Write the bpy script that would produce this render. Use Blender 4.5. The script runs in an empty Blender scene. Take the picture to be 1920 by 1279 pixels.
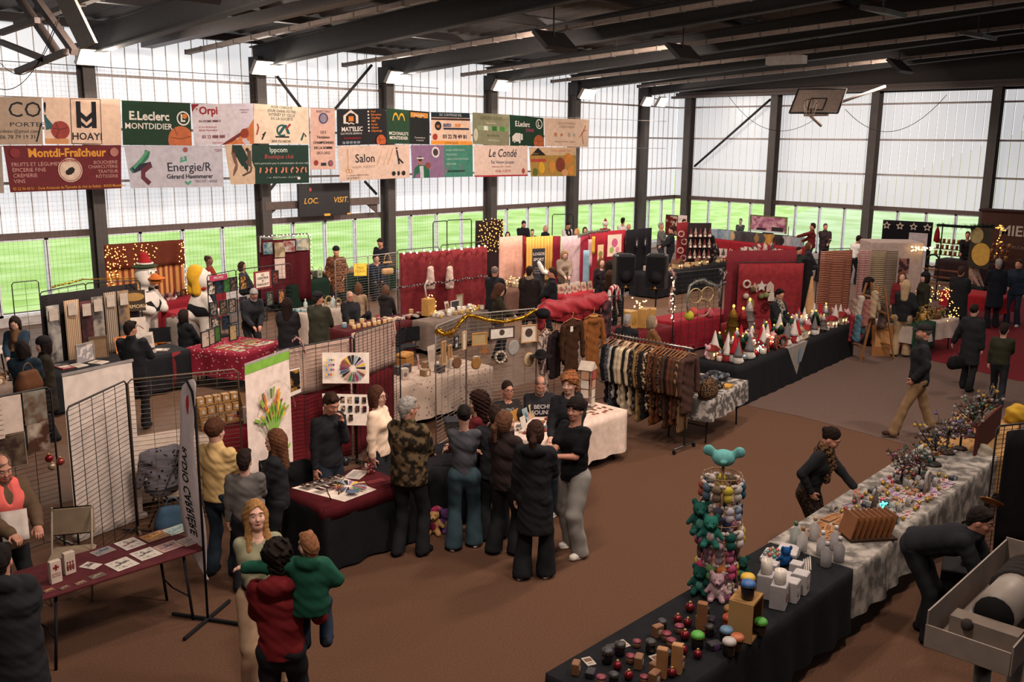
import bpy,math,random
import numpy as np
from math import sin,cos,pi,radians as rad,sqrt,atan2
from mathutils import Vector,Matrix
random.seed(7)
SC=bpy.context.scene
COL=SC.collection
# ---------- camera, view, world, big lights ----------
H=4.65
YAW,PITCH,ROLL,FPX=0.75780463,0.20749156,0.01040794,1780.0
_f=np.array([cos(YAW)*cos(PITCH),sin(YAW)*cos(PITCH),-sin(PITCH)])
_r0=np.array([sin(YAW),-cos(YAW),0.0]);_u0=np.cross(_r0,_f)
_r=cos(ROLL)*_r0 +sin(ROLL)*_u0;_u=-sin(ROLL)*_r0 +cos(ROLL)*_u0
cam=bpy.data.objects.new('camera',bpy.data.cameras.new('camera'));COL.objects.link(cam)
cam.data.sensor_width=36;cam.data.lens=FPX*36/1920;cam.data.clip_start=.1;cam.data.clip_end=400
cam.matrix_world=Matrix(((_r[0],_u[0],-_f[0],0),(_r[1],_u[1],-_f[1],0),(_r[2],_u[2],-_f[2],H),(0,0,0,1)))
SC.camera=cam
SC.view_settings.view_transform='Standard';SC.view_settings.look='None'
SC.view_settings.exposure=0.0;SC.view_settings.gamma=1;SC.view_settings.use_curve_mapping=False
cy=SC.cycles
cy.use_denoising=True;cy.max_bounces=5;cy.diffuse_bounces=3;cy.glossy_bounces=2;cy.transmission_bounces=3
cy.transparent_max_bounces=6;cy.sample_clamp_indirect=2.0;cy.caustics_reflective=False;cy.caustics_refractive=False
W=bpy.data.worlds.new('overcast sky');SC.world=W;W.use_nodes=True
_bg=W.node_tree.nodes['Background'];_bg.inputs[0].default_value=(.95,.98,1,1);_bg.inputs[1].default_value=1.85

def _ray(px,py):return _f*FPX +_r*(px-960) - _u*(py-639.5)
def P(px,py,z=0.0):
 'the point of the hall at height z that a measured spot of the photograph shows'
 d=_ray(px,py);t=(z-H)/d[2];return Vector((d[0]*t,d[1]*t,z))
def PY(px,py,y):d=_ray(px,py)*1.0;d *=y/d[1];return Vector((d[0],d[1],d[2]+H))
def PX(px,py,x):d=_ray(px,py)*1.0;d *=x/d[0];return Vector((d[0],d[1],d[2]+H))
CAMR=atan2(_r0[1],_r0[0])
def face_rz(loc,face):
 'z rotation so that local +Y looks at the camera (0), image right (90), away (180), image left (-90)'
 a=atan2(-loc[1],-loc[0]);return a +rad(face) - pi/2

# ---------- materials ----------
_M={}
def lin(h):
 h=h.lstrip('#');c=[int(h[i:i+2],16)/255 for i in (0,2,4)]
 return [x/12.92 if x<=.04045 else ((x+.055)/1.055)**2.4 for x in c]
def mat(col,rough=.85,metal=0.,emit=0.,var=.12,scale=9.,sheen=0.,light=False):
 'plain procedural material: a colour with a faint mottling'
 if not isinstance(col,str):return col
 k=(col,rough,metal,emit,var,scale,sheen,light)
 if k in _M:return _M[k]
 m=bpy.data.materials.new('m_%s_%d' % (str(col).strip('#'),len(_M)));m.use_nodes=True
 nt=m.node_tree;b=nt.nodes['Principled BSDF'];c=lin(col)
 b.inputs['Roughness'].default_value=rough;b.inputs['Metallic'].default_value=metal
 b.inputs['Specular IOR Level'].default_value=.12 if rough>=.8 else .3 if rough>.6 else .5
 if emit:
  b.inputs['Base Color'].default_value=(*c,1)
  b.inputs['Emission Color'].default_value=(*c,1);b.inputs['Emission Strength'].default_value=emit
  if not light:
   m.cycles.emission_sampling='NONE'
 elif var:
  tc=nt.nodes.new('ShaderNodeTexCoord');n=nt.nodes.new('ShaderNodeTexNoise');n.inputs['Scale'].default_value=scale;n.inputs['Detail'].default_value=2
  r=nt.nodes.new('ShaderNodeMapRange');r.inputs[1].default_value=.3;r.inputs[2].default_value=.7;r.inputs[3].default_value=1-var;r.inputs[4].default_value=1+var
  x=nt.nodes.new('ShaderNodeVectorMath');x.operation='SCALE';x.inputs[0].default_value=c
  nt.links.new(tc.outputs['Object'],n.inputs['Vector']);nt.links.new(n.outputs[0],r.inputs[0]);nt.links.new(r.outputs[0],x.inputs['Scale']);nt.links.new(x.outputs[0],b.inputs['Base Color'])
 else:b.inputs['Base Color'].default_value=(*c,1)
 if sheen:
  t=nt.nodes.new('ShaderNodeBsdfTranslucent');t.inputs[0].default_value=(*c,1);x=nt.nodes.new('ShaderNodeMixShader');x.inputs[0].default_value=sheen
  nt.links.new(b.outputs[0],x.inputs[1]);nt.links.new(t.outputs[0],x.inputs[2]);nt.links.new(x.outputs[0],nt.nodes['Material Output'].inputs[0])
 _M[k]=m;return m
def pat(c1,c2,kind='noise',scale=8.,lo=.5,hi=.55,rough=.9,c3=None,sx=(1,1,1),emit=0):
 'two- or three-colour pattern: noise blotches, voronoi cells, wave stripes, dots, checks'
 k=(c1,c2,kind,scale,lo,hi,rough,c3,sx,emit)
 if k in _M:return _M[k]
 m=bpy.data.materials.new('pattern_%d' % len(_M));m.use_nodes=True;nt=m.node_tree;b=nt.nodes['Principled BSDF'];b.inputs['Roughness'].default_value=rough;b.inputs['Specular IOR Level'].default_value=.15
 L=nt.links;tc=nt.nodes.new('ShaderNodeTexCoord');mp=nt.nodes.new('ShaderNodeMapping');mp.inputs['Scale'].default_value=sx;L.new(tc.outputs['Object'],mp.inputs[0])
 if kind=='noise':n=nt.nodes.new('ShaderNodeTexNoise');n.inputs['Detail'].default_value=3;o=n.outputs[0]
 elif kind=='dots':n=nt.nodes.new('ShaderNodeTexVoronoi');o=n.outputs['Distance']
 elif kind=='cells':n=nt.nodes.new('ShaderNodeTexVoronoi');o=n.outputs['Color']
 elif kind=='wave':n=nt.nodes.new('ShaderNodeTexWave');o=n.outputs['Fac']
 elif kind=='wavez':n=nt.nodes.new('ShaderNodeTexWave');n.bands_direction='Z';o=n.outputs['Fac']
 elif kind=='check':n=nt.nodes.new('ShaderNodeTexChecker');o=n.outputs['Fac']
 n.inputs['Scale'].default_value=scale;L.new(mp.outputs[0],n.inputs['Vector'])
 rp=nt.nodes.new('ShaderNodeValToRGB');e=rp.color_ramp.elements
 e[0].position=lo;e[0].color=(*lin(c1),1);e[1].position=hi;e[1].color=(*lin(c2),1)
 if c3:q=e.new(min(.99,hi+.12));q.color=(*lin(c3),1)
 L.new(o,rp.inputs[0]);L.new(rp.outputs[0],b.inputs['Base Color'])
 if emit:L.new(rp.outputs[0],b.inputs['Emission Color']);b.inputs['Emission Strength'].default_value=emit
 _M[k]=m;return m
def glassy(tint='#ffffff',alpha=.25,rough=.05):
 k=('glass',tint,alpha,rough)
 if k in _M:return _M[k]
 m=bpy.data.materials.new('clear_%d' % len(_M));m.use_nodes=True;nt=m.node_tree;nt.nodes.remove(nt.nodes['Principled BSDF'])
 t=nt.nodes.new('ShaderNodeBsdfTransparent');t.inputs[0].default_value=(*lin(tint),1);g=nt.nodes.new('ShaderNodeBsdfGlossy');g.inputs['Roughness'].default_value=rough
 x=nt.nodes.new('ShaderNodeMixShader');x.inputs[0].default_value=alpha;nt.links.new(t.outputs[0],x.inputs[1]);nt.links.new(g.outputs[0],x.inputs[2]);nt.links.new(x.outputs[0],nt.nodes['Material Output'].inputs[0])
 _M[k]=m;return m
def M_(x):return mat(x) if isinstance(x,str) else x

# ---------- mesh builder ----------
class MB:
 def __init__(s):s.v,s.f,s.m,s.s=[],[],[],[];s.n=0
 def add(s,v,f,m=0,sm=False):
  o=s.n;s.v.extend(tuple(p) for p in v);s.n +=len(v)
  for q in f:s.f.append(tuple(i+o for i in q));s.m.append(m);s.s.append(sm)
  return s
 def box(s,c,d,m=0,rz=0.,R=None):
  x,y,z=d[0]/2,d[1]/2,d[2]/2
  pts=[(i*x,j*y,k*z) for k in (-1,1) for i,j in ((-1,-1),(1,-1),(1,1),(-1,1))]
  if R is None and rz:R=Matrix.Rotation(rz,3,'Z')
  c=Vector(c);pts=[(R @ Vector(p) if R is not None else Vector(p))+c for p in pts]
  return s.add(pts,[(3,2,1,0),(4,5,6,7),(0,1,5,4),(1,2,6,5),(2,3,7,6),(3,0,4,7)],m)
 def rbox(s,c,d,b=.01,m=0,rz=0.):
  'box with chamfered edges'
  x,y,z=d[0]/2,d[1]/2,d[2]/2;b=min(b,x*.9,y*.9,z*.9);R=Matrix.Rotation(rz,3,'Z');c=Vector(c);v=[]
  for k,in_ in ((-z,b),(-z+b,0),(z-b,0),(z,b)):
   X,Y=x-in_,y-in_
   v +=[R @ Vector(p)+c for p in ((-X+b,-Y,k),(X-b,-Y,k),(X,-Y+b,k),(X,Y-b,k),(X-b,Y,k),(-X+b,Y,k),(-X,Y-b,k),(-X,-Y+b,k))]
  f=[tuple(range(7,-1,-1)),tuple(range(24,32))]
  for r in range(3):
   for i in range(8):j=(i+1) % 8;f.append((r*8+i,r*8+j,r*8+8+j,r*8+8+i))
  return s.add(v,f,m)
 def tube(s,pts,r,n=6,m=0,cap=True,r1=None,sm=True):
  pts=[Vector(p) for p in pts];N=len(pts);v=[];f=[]
  up=Vector((0,0,1));pa=None
  for i,p in enumerate(pts):
   d=(pts[min(i+1,N-1)]-pts[max(i-1,0)]).normalized()
   a=(d.cross(up) if pa is None else pa-d*pa.dot(d))
   if a.length<1e-3:a=d.cross(Vector((1,0,0)))
   a.normalize();pa=a;b=d.cross(a);rr=r[i] if isinstance(r,(list,tuple)) else (r if r1 is None else r+(r1-r)*i/max(1,N-1))
   v +=[p+(a*cos(t)+b*sin(t))*rr for t in (2*pi*k/n for k in range(n))]
  for i in range(N-1):
   for k in range(n):j=(k+1) % n;f.append((i*n+k,i*n+n+k,i*n+n+j,i*n+j))
  s.add(v,f,m,sm)
  if cap:o=s.n-len(v);s.f +=[tuple(o+k for k in range(n)),tuple(o+(N-1)*n+k for k in range(n-1,-1,-1))];s.m +=[m,m];s.s +=[False]*2
  return s
 def lathe(s,prof,n=10,m=0,c=(0,0,0),sm=True,R=None,sx=1.,sy=1.):
  c=Vector(c);v=[];f=[]
  for r,z in prof:
   for k in range(n):
    t=2*pi*k/n;p=Vector((r*cos(t)*sx,r*sin(t)*sy,z));v.append((R @ p if R is not None else p)+c)
  for i in range(len(prof)-1):
   for k in range(n):j=(k+1) % n;f.append((i*n+k,i*n+j,i*n+n+j,i*n+n+k))
  s.add(v,f,m,sm);o=s.n-len(v)
  if prof[0][0]>1e-4:s.f.append(tuple(o+k for k in range(n-1,-1,-1)));s.m.append(m);s.s.append(False)
  if prof[-1][0]>1e-4:s.f.append(tuple(o+(len(prof)-1)*n+k for k in range(n)));s.m.append(m);s.s.append(False)
  return s
 def ball(s,c,r,m=0,n=8,k=5,R=None):
  r=(r,r,r) if not isinstance(r,(tuple,list)) else r
  return s.lathe([(max(1e-5,cos(-pi/2+pi*i/k))*1.,sin(-pi/2+pi*i/k)*r[2]) for i in range(k+1)],n,m,c,True,R,r[0],r[1])
 def patch(s,fn,nu,nv,m=0,sm=True,th=0.):
  'grid surface fn(u,v)'
  v=[fn(i/nu,j/nv) for j in range(nv+1) for i in range(nu+1)]
  return s.add(v,[(j*(nu+1)+i,j*(nu+1)+i+1,(j+1)*(nu+1)+i+1,(j+1)*(nu+1)+i) for j in range(nv) for i in range(nu)],m,sm)
 def poly(s,pts,d,m=0):
  'prism: outline pts pushed along vector d'
  pts=[Vector(p) for p in pts];d=Vector(d);n=len(pts)
  return s.add(pts+[p+d for p in pts],[tuple(range(n-1,-1,-1)),tuple(range(n,2*n))]+[(i,(i+1) % n,n+(i+1) % n,n+i) for i in range(n)],m)
 def text(s,body,size,fn,m=0,align='CENTER',bold=0.,shear=0.,sx=1.):
  'flat lettering; fn maps text-plane (x,y) to a point'
  for (V,F) in [textmesh(body,align,bold,shear)]:
   s.add([fn(x*size*sx,y*size) for x,y in V],F,m)
  return s
 def build(s,name,mats,parent=None,loc=None,rz=0.,solid=0.):
  me=bpy.data.meshes.new(name);me.from_pydata([tuple(p) for p in s.v],[],s.f)
  if not isinstance(mats,(list,tuple)):mats=[mats]
  for q in mats:me.materials.append(M_(q))
  if len(mats)>1:me.polygons.foreach_set('material_index',s.m)
  me.polygons.foreach_set('use_smooth',s.s);me.update()
  return link(name,me,parent,loc,rz,solid)
def link(name,me,parent=None,loc=None,rz=0.,solid=0.):
 o=bpy.data.objects.new(name,me);COL.objects.link(o)
 if parent is not None:o.parent=parent
 if loc is not None:o.location=loc
 if rz:o.rotation_euler.z=rz
 if solid:
  q=o.modifiers.new('thickness','SOLIDIFY');q.thickness=solid;q.offset=0
 return o
_T={}
def textmesh(body,align='CENTER',bold=0.,shear=0.):
 k=(body,align,bold,shear)
 if k not in _T:
  c=bpy.data.curves.new('t','FONT');c.body=body;c.size=1;c.align_x=align;c.align_y='CENTER';c.offset=bold;c.shear=shear;c.resolution_u=2
  o=bpy.data.objects.new('t',c);me=o.to_mesh()
  _T[k]=([(v.co.x,v.co.y) for v in me.vertices],[tuple(p.vertices) for p in me.polygons])
  o.to_mesh_clear();bpy.data.objects.remove(o);bpy.data.curves.remove(c)
 return _T[k]
def tag(o,label,cat,group=None,kind=None):
 o['label']=label;o['category']=cat
 if group:o['group']=group
 if kind:o['kind']=kind
 return o
def thing(name,label,cat,loc=(0,0,0),rz=0.,group=None,kind=None):
 o=bpy.data.objects.new(name,None);COL.objects.link(o);o.location=loc;o.rotation_euler.z=rz;o.empty_display_size=.1
 return tag(o,label,cat,group,kind)
def struct(name,mb,mats):o=mb.build(name,mats);o['kind']='structure';return o
def dup(root,loc,rz=None,label=None,group=None,s=None):
 def cp(o,par):
  c=o.copy();COL.objects.link(c)
  if par is not None:c.parent=par
  for k in o.children:cp(k,c)
  return c
 r=cp(root,None);r.location=loc
 if rz is not None:r.rotation_euler.z=rz
 if label:r['label']=label
 if group:r['group']=group
 if s:r.scale=(s,s,s) if not isinstance(s,tuple) else s
 return r

# ---------- implicit surfaces (bodies, clothes, soft toys) ----------
class SDF:
 def __init__(s):s.ops=[];s.lo=np.full(3,1e9);s.hi=-s.lo
 def _bb(s,pts,r):
  for p in pts:p=np.array(p,float);s.lo=np.minimum(s.lo,p-r);s.hi=np.maximum(s.hi,p+r)
 def cone(s,a,b,ra,rb=None,k=.03,flat=1.,side=(1,0,0),sub=False):
  rb=ra if rb is None else rb;m=max(ra,rb)*max(1,flat)
  s.ops.append(('c',np.array(a,float),np.array(b,float),ra,rb,k,flat,np.array(side,float),sub,m))
  if not sub:s._bb((a,b),m+.01)
  return s
 def ell(s,c,r,k=.03,R=None,sub=False):
  s.ops.append(('e',np.array(c,float),np.array(r,float),k,None if R is None else np.array(R),sub))
  if not sub:s._bb((c,),max(r)+.01)
  return s
 def cut(s,p,n):s.ops.append(('p',np.array(p,float),np.array(n,float)));return s
 def wrinkle(s,amp,freq,ph=0.):s.ops.append(('w',amp,freq,ph));return s
 def mesh(s,res,mat_,name,parent,smooth=True):
  v,f=s.net(res);return np_obj(name,v,f,mat_,parent,smooth)
 def net(s,res):
  lo=s.lo-res*1.6;n=np.ceil((s.hi+res*1.6-lo)/res).astype(int)+1
  ax=[(lo[i]+np.arange(n[i])*res).astype(np.float32) for i in range(3)]
  D=np.full(tuple(n),1.0,np.float32)
  for o in s.ops:
   if o[0]=='c':
    _,a,b,ra,rb,k,flat,side,sub,m=o;l,h=np.minimum(a,b)-m-k-res*2,np.maximum(a,b)+m+k+res*2
   elif o[0]=='e':
    _,c,r,k,R,sub=o;m=max(r);l,h=c-m-k-res*2,c+m+k+res*2
   else:l,h=lo,s.hi+1
   i0=np.clip(np.floor((l-lo)/res).astype(int),0,n);i1=np.clip(np.ceil((h-lo)/res).astype(int)+1,0,n)
   if (i1<=i0).any():continue
   sl=tuple(slice(x,y) for x,y in zip(i0,i1))
   X,Y,Z=ax[0][sl[0]][:,None,None],ax[1][sl[1]][None,:,None],ax[2][sl[2]][None,None,:];cur=D[sl]
   if o[0]=='c':
    ab=b-a;L2=float(ab @ ab)+1e-9
    px,py,pz=X-a[0],Y-a[1],Z-a[2]
    t=np.clip((px*ab[0]+py*ab[1]+pz*ab[2])/L2,0,1)
    qx,qy,qz=px-t*ab[0],py-t*ab[1],pz-t*ab[2]
    if flat !=1.:
     u=side-ab*(side @ ab)/L2;u /=np.linalg.norm(u)+1e-9
     w=qx*u[0]+qy*u[1]+qz*u[2];k2=(1-1/flat);qx,qy,qz=qx-w*k2*u[0],qy-w*k2*u[1],qz-w*k2*u[2]
    d=np.sqrt(qx*qx+qy*qy+qz*qz)-(ra+(rb-ra)*t)
   elif o[0]=='e':
    p=[X-c[0],Y-c[1],Z-c[2]]
    if R is not None:p=[p[0]*R[0,i]+p[1]*R[1,i]+p[2]*R[2,i] for i in range(3)]
    q=np.sqrt((p[0]/r[0])**2+(p[1]/r[1])**2+(p[2]/r[2])**2);d=(q-1)*min(r)
   elif o[0]=='p':
    d=(X-o[1][0])*o[2][0]+(Y-o[1][1])*o[2][1]+(Z-o[1][2])*o[2][2];D=np.maximum(D,d);continue
   else:
    _,amp,fr,ph=o
    D=D+amp*(np.sin(X*fr*.7+Z*fr+ph)*np.sin(Y*fr*.8-Z*fr*.6+2*ph)+.6*np.sin(Z*fr*1.9+X*fr*1.3+ph*3)*np.sin(Y*fr+X*fr*.5));continue
   if sub:D[sl]=np.maximum(cur,-d);continue
   if k>0:
    hh=np.clip(.5+.5*(cur-d)/k,0,1);D[sl]=cur+(d-cur)*hh-k*hh*(1-hh)
   else:D[sl]=np.minimum(cur,d)
  return nets(D,lo,res)
def nets(D,lo,res):
 ins=D<0;nx,ny,nz=D.shape
 acc=np.zeros((nx-1,ny-1,nz-1,3),np.float32);cnt=np.zeros((nx-1,ny-1,nz-1),np.int16)
 cr=[]
 for a in range(3):
  s0=[slice(None)]*3;s1=[slice(None)]*3;s0[a]=slice(0,-1);s1[a]=slice(1,None)
  A,B=D[tuple(s0)],D[tuple(s1)];c=ins[tuple(s0)] !=ins[tuple(s1)];I=np.argwhere(c);cr.append((I,ins[tuple(s0)][c]))
  t=(A[c]/(A[c]-B[c]))[:,None];p=I.astype(np.float32);p[:,a] +=t[:,0]
  o=[x for x in range(3) if x !=a]
  for d0 in (0,-1):
   for d1 in (0,-1):
    J=I.copy();J[:,o[0]] +=d0;J[:,o[1]] +=d1
    ok=(J>=0).all(1) & (J[:,0]<nx-1) & (J[:,1]<ny-1) & (J[:,2]<nz-1)
    J,q=J[ok],p[ok];np.add.at(acc,(J[:,0],J[:,1],J[:,2]),q);np.add.at(cnt,(J[:,0],J[:,1],J[:,2]),1)
 idx=np.full(cnt.shape,-1,np.int64);w=cnt>0;idx[w]=np.arange(w.sum())
 V=acc[w]/cnt[w][:,None]*res+lo;F=[]
 for a,(I,inside) in enumerate(cr):
  o=[(a+1) % 3,(a+2) % 3];Q=[]
  for d0,d1 in ((0,0),(-1,0),(-1,-1),(0,-1)):
   J=I.copy();J[:,o[0]] +=d0;J[:,o[1]] +=d1;J=np.clip(J,0,np.array(cnt.shape)-1);Q.append(idx[J[:,0],J[:,1],J[:,2]])
  Q=np.stack(Q,1);Q[~inside]=Q[~inside][:,::-1];F.append(Q[(Q>=0).all(1)])
 return V,np.concatenate(F)
def np_mesh(name,v,f,mat_,smooth=True):
 me=bpy.data.meshes.new(name);nv,nf=len(v),len(f)
 me.vertices.add(nv);me.vertices.foreach_set('co',np.asarray(v,np.float32).ravel())
 me.loops.add(nf*4);me.loops.foreach_set('vertex_index',np.asarray(f,np.int32).ravel())
 me.polygons.add(nf);me.polygons.foreach_set('loop_start',np.arange(nf,dtype=np.int32)*4)
 me.polygons.foreach_set('use_smooth',np.full(nf,smooth));me.materials.append(M_(mat_));me.update(calc_edges=True)
 return me
def np_obj(name,v,f,mat_,parent=None,smooth=True):return link(name,np_mesh(name,v,f,mat_,smooth),parent)
# ---------- the hall ----------
V=Vector
YA,XB=25.0,37.2
COLX=[5.6,10.5,15.4,20.1,24.88,29.55,34.2]
COLY=[24.2,20.0,15.75,11.4,6.9,2.4]
def roof(y):return 6.6+.07*(24.6-y)
STEEL=mat('#453f3d',.6,0,scale=3);STEELD=mat('#241f1f',.6)
# floor: brown carpet tiles, then grey and red carpet laid beyond
fm=pat('#53382a','#624838','noise',60,.3,.75,.97)
struct('floor',MB().box((17,10,-.05),(44,34,.1)),fm)
g=MB();g.add([xy_ for xy_ in [(*P(1377,756).xy,.004),(*P(1500,781).xy,.004),(*P(1662,824).xy,.004),(*P(1790,862).xy,.004),(14.2,1.5,.004),(37,1.5,.004),(37,12.,.004),(15.4,12.,.004)]],[tuple(range(8))])
struct('floor_grey_carpet',g,pat('#584640','#68544c','noise',40,.35,.7,.97))
g=MB();g.add([(22.0,9.8,.008),(20.6,5.4,.008),(22,2,.008),(36.8,2,.008),(36.8,9.8,.008)],[(0,1,2,3,4)])
struct('floor_red_carpet',g,pat('#5c1219','#6d1820','noise',30,.35,.7,.97))
# far side of the court, behind the stalls: pale sports floor
g=MB();g.add([(-4,12.2,.003),(37,12.2,.003),(37,24.9,.003),(-4,24.9,.003)],[(0,1,2,3)])
struct('floor_sports_court',g,pat('#553f32','#624a3b','noise',6,.3,.7,.6))
# blind walls behind and beside the gallery
struct('wall_south',MB().box((17,-5,4),(44,.2,8.5)),'#3a3230')
struct('wall_west',MB().box((-5,10,4),(.2,30,8.5)),'#3a3230')
# translucent cladding: ribbed sheets with standing seams, daylight behind them put in as emission
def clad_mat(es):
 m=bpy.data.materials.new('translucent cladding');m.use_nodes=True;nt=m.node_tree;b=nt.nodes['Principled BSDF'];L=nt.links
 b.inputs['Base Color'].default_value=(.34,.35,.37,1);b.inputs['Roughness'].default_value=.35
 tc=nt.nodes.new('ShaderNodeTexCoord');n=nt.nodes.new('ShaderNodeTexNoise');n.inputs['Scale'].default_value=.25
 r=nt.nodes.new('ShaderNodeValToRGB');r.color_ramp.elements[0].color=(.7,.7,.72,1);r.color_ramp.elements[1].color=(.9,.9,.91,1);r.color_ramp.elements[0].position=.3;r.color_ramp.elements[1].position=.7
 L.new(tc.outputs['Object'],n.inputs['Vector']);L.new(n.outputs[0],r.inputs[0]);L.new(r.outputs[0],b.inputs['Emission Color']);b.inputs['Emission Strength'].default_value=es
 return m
CLAD,CLADE=clad_mat(.86),clad_mat(.62);SEAM=mat('#cfc9c8',.7)  # dimmer emission copy for the gable stands in for its weaker daylight
zt=7.6
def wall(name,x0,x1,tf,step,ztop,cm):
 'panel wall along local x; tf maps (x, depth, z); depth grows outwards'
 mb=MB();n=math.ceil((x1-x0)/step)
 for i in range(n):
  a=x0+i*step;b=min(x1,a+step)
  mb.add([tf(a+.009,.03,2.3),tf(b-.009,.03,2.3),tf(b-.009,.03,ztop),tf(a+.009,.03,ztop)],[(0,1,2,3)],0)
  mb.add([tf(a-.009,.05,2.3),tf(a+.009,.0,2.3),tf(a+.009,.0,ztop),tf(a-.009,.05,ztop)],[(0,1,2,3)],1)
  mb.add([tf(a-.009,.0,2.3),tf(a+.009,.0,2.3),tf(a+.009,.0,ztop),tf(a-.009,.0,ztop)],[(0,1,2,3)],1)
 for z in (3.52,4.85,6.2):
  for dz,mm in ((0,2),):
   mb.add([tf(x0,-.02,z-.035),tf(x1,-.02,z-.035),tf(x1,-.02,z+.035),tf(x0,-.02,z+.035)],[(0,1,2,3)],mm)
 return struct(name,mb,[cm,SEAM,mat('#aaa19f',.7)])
def beam(mb,p0,p1,w,h,m=0):
 p0,p1=Vector(p0),Vector(p1);d=(p1-p0);L=d.length;d.normalize();u=Vector((0,0,1));s_=d.cross(u).normalized();u=s_.cross(d)
 R=Matrix((d,s_,u)).transposed();return mb.box((p0+p1)/2,(L,w,h),m,R=R)
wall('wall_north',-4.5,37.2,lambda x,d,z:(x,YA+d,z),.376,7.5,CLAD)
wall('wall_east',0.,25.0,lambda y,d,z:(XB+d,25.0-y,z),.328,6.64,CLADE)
mb=MB();mb.box((XB+.05,12.5,7.35),(.1,25,1.45));struct('wall_east_fascia',mb,mat('#2e2929',.7))
# sills, head rails and plinths
t=MB();beam(t,(-4.5,YA,2.23),(XB,YA,2.23),.16,.15);struct('trim_1',t,mat('#5a4a46',.6))
t=MB();beam(t,(XB,25,2.23),(XB,0,2.23),.16,.15);struct('trim_2',t,mat('#5a4a46',.6))
t=MB();beam(t,(-4.5,YA,.12),(XB,YA,.12),.14,.24);struct('baseboard_north',t,mat('#c9c4c2',.6))
t=MB();beam(t,(XB,25,.12),(XB,0,.12),.14,.24);struct('baseboard_east',t,mat('#c9c4c2',.6))
ALU=mat('#dde3ea',.5);GLASS=glassy('#f4fbff',.06)
nwin=0
def window(tf,a,b):
 global nwin
 nwin +=1;mb=MB()
 for x in (a+.02,b-.02):mb.add([tf(x-.03,-.04,.24),tf(x+.03,-.04,.24),tf(x+.03,.06,.24),tf(x-.03,.06,.24),tf(x-.03,-.04,2.16),tf(x+.03,-.04,2.16),tf(x+.03,.06,2.16),tf(x-.03,.06,2.16)],[(0,1,5,4),(1,2,6,5),(2,3,7,6),(3,0,4,7)],0)
 for z in (.27,2.13):mb.add([tf(a,-.04,z-.03),tf(b,-.04,z-.03),tf(b,.06,z-.03),tf(a,.06,z-.03),tf(a,-.04,z+.03),tf(b,-.04,z+.03),tf(b,.06,z+.03),tf(a,.06,z+.03)],[(0,1,5,4),(4,5,6,7),(3,2,1,0)],0)
 o=struct('window_%d' % nwin,mb,ALU)
 p=MB();p.add([tf(a,.02,.24),tf(b,.02,.24),tf(b,.02,2.16),tf(a,.02,2.16)],[(0,1,2,3)],0);p.build('glass_pane',GLASS,o)
def tfA(x,d,z):return (x,YA+d,z)
def tfB(y,d,z):return (XB+d,25.0-y,z)
xs=[0.7]+COLX[:]+[37.2]
for i in range(len(xs)-1):
 n=4 if i<6 else 3
 for k in range(n):window(tfA,xs[i]+(xs[i+1]-xs[i])*k/n,xs[i]+(xs[i+1]-xs[i])*(k+1)/n)
ys=[.7]+[25-y for y in COLY]
for i in range(len(ys)-1):
 if i==3:ys_=ys[i]+1.2
 for k in range(4):window(tfB,ys[i]+(ys[i+1]-ys[i])*k/4,ys[i]+(ys[i+1]-ys[i])*(k+1)/4)
# columns: H sections
def hcol(x,y,along,ztop,label,grp):
 mb=MB();w,dp,t_=.30,.42,.025
 for s_ in (-1,1):mb.box((0,s_*(dp/2-t_/2),ztop/2),(w,t_,ztop))
 mb.box((0,0,ztop/2),(.02,dp-.04,ztop));mb.box((0,0,.01),(.42,.5,.02))
 o=mb.build('steel_column',STEEL,None,(x,y,0),0 if along=='A' else pi/2);tag(o,label,'column',grp);return o
wA=['first','second','third','fourth','fifth','sixth']
where=['','behind the maroon fruit banner','just beside the black scoreboard, nearer the duck mascot','behind the bearded vendor in black, on the scoreboard\'s far side','rising behind the fairy-lit dark curtain','rising behind the waistcoat vendor','standing nearest the hall corner on the banner side']
for i,x in enumerate(COLX):
 hcol(x,24.72,'A',roof(24.7),'dark steel H column of the banner wall %s' % (where[i] or 'at its near end'),'columns of the banner wall')
wB=['at the hall corner where both clad walls meet','beside the hanging backboard, behind the framed pink picture','behind the quilted jumble of scarves, near the black star-topped screen','beside the honey stall with its brown porch','far along the gable wall','last on the gable wall']
for i,y in enumerate(COLY):
 hcol(36.95,y,'B',6.7,'slim dark steel column of the gable wall, %s' % wB[i],'columns of the gable wall')
# rafters, purlins, roof deck
for i,x in enumerate([.7]+COLX):
 mb=MB();y0,y1=24.9,-4.8;za,zb=roof(y0),roof(y1)
 beam(mb,(x,y0,za+.02),(x,y1,zb+.02),.26,.035);beam(mb,(x,y0,za+.62),(x,y1,zb+.62),.26,.035);beam(mb,(x,y0,za+.32),(x,y1,zb+.32),.03,.6)
 mb.box((x,24.7,za+.1),(.28,.5,.5))
 struct('ceiling_rafter_%d' % (i+1),mb,mat('#2c2b2c',.7))
mb=MB();beam(mb,(36.9,24.9,6.72),(36.9,0,6.95),.2,.22);beam(mb,(36.6,24.9,6.62),(36.6,0,6.85),.3,.1);struct('trim_3',mb,mat('#4c403d',.6))
for i,y in enumerate([24.4,21.2,18.0,14.8,11.6,8.4,5.2,2.0]):
 mb=MB();z=roof(y)+.62;beam(mb,(-4.5,y,z+.12),(37.2,y,z+.12),.22,.2);struct('ceiling_purlin_%d' % (i+1),mb,STEELD)
mb=MB();n=190;x0,x1=-4.8,37.4;v=[]
for i in range(n+1):
 x=x0+(x1-x0)*i/n;z=.88+(.06 if i % 2 else 0)
 v +=[(x,25.2,roof(25.2)+z),(x,-5,roof(-5)+z)]
mb.add(v,[(2*i,2*i+1,2*i+3,2*i+2) for i in range(n)],0);struct('ceiling',mb,mat('#504c4b',.7))
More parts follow.
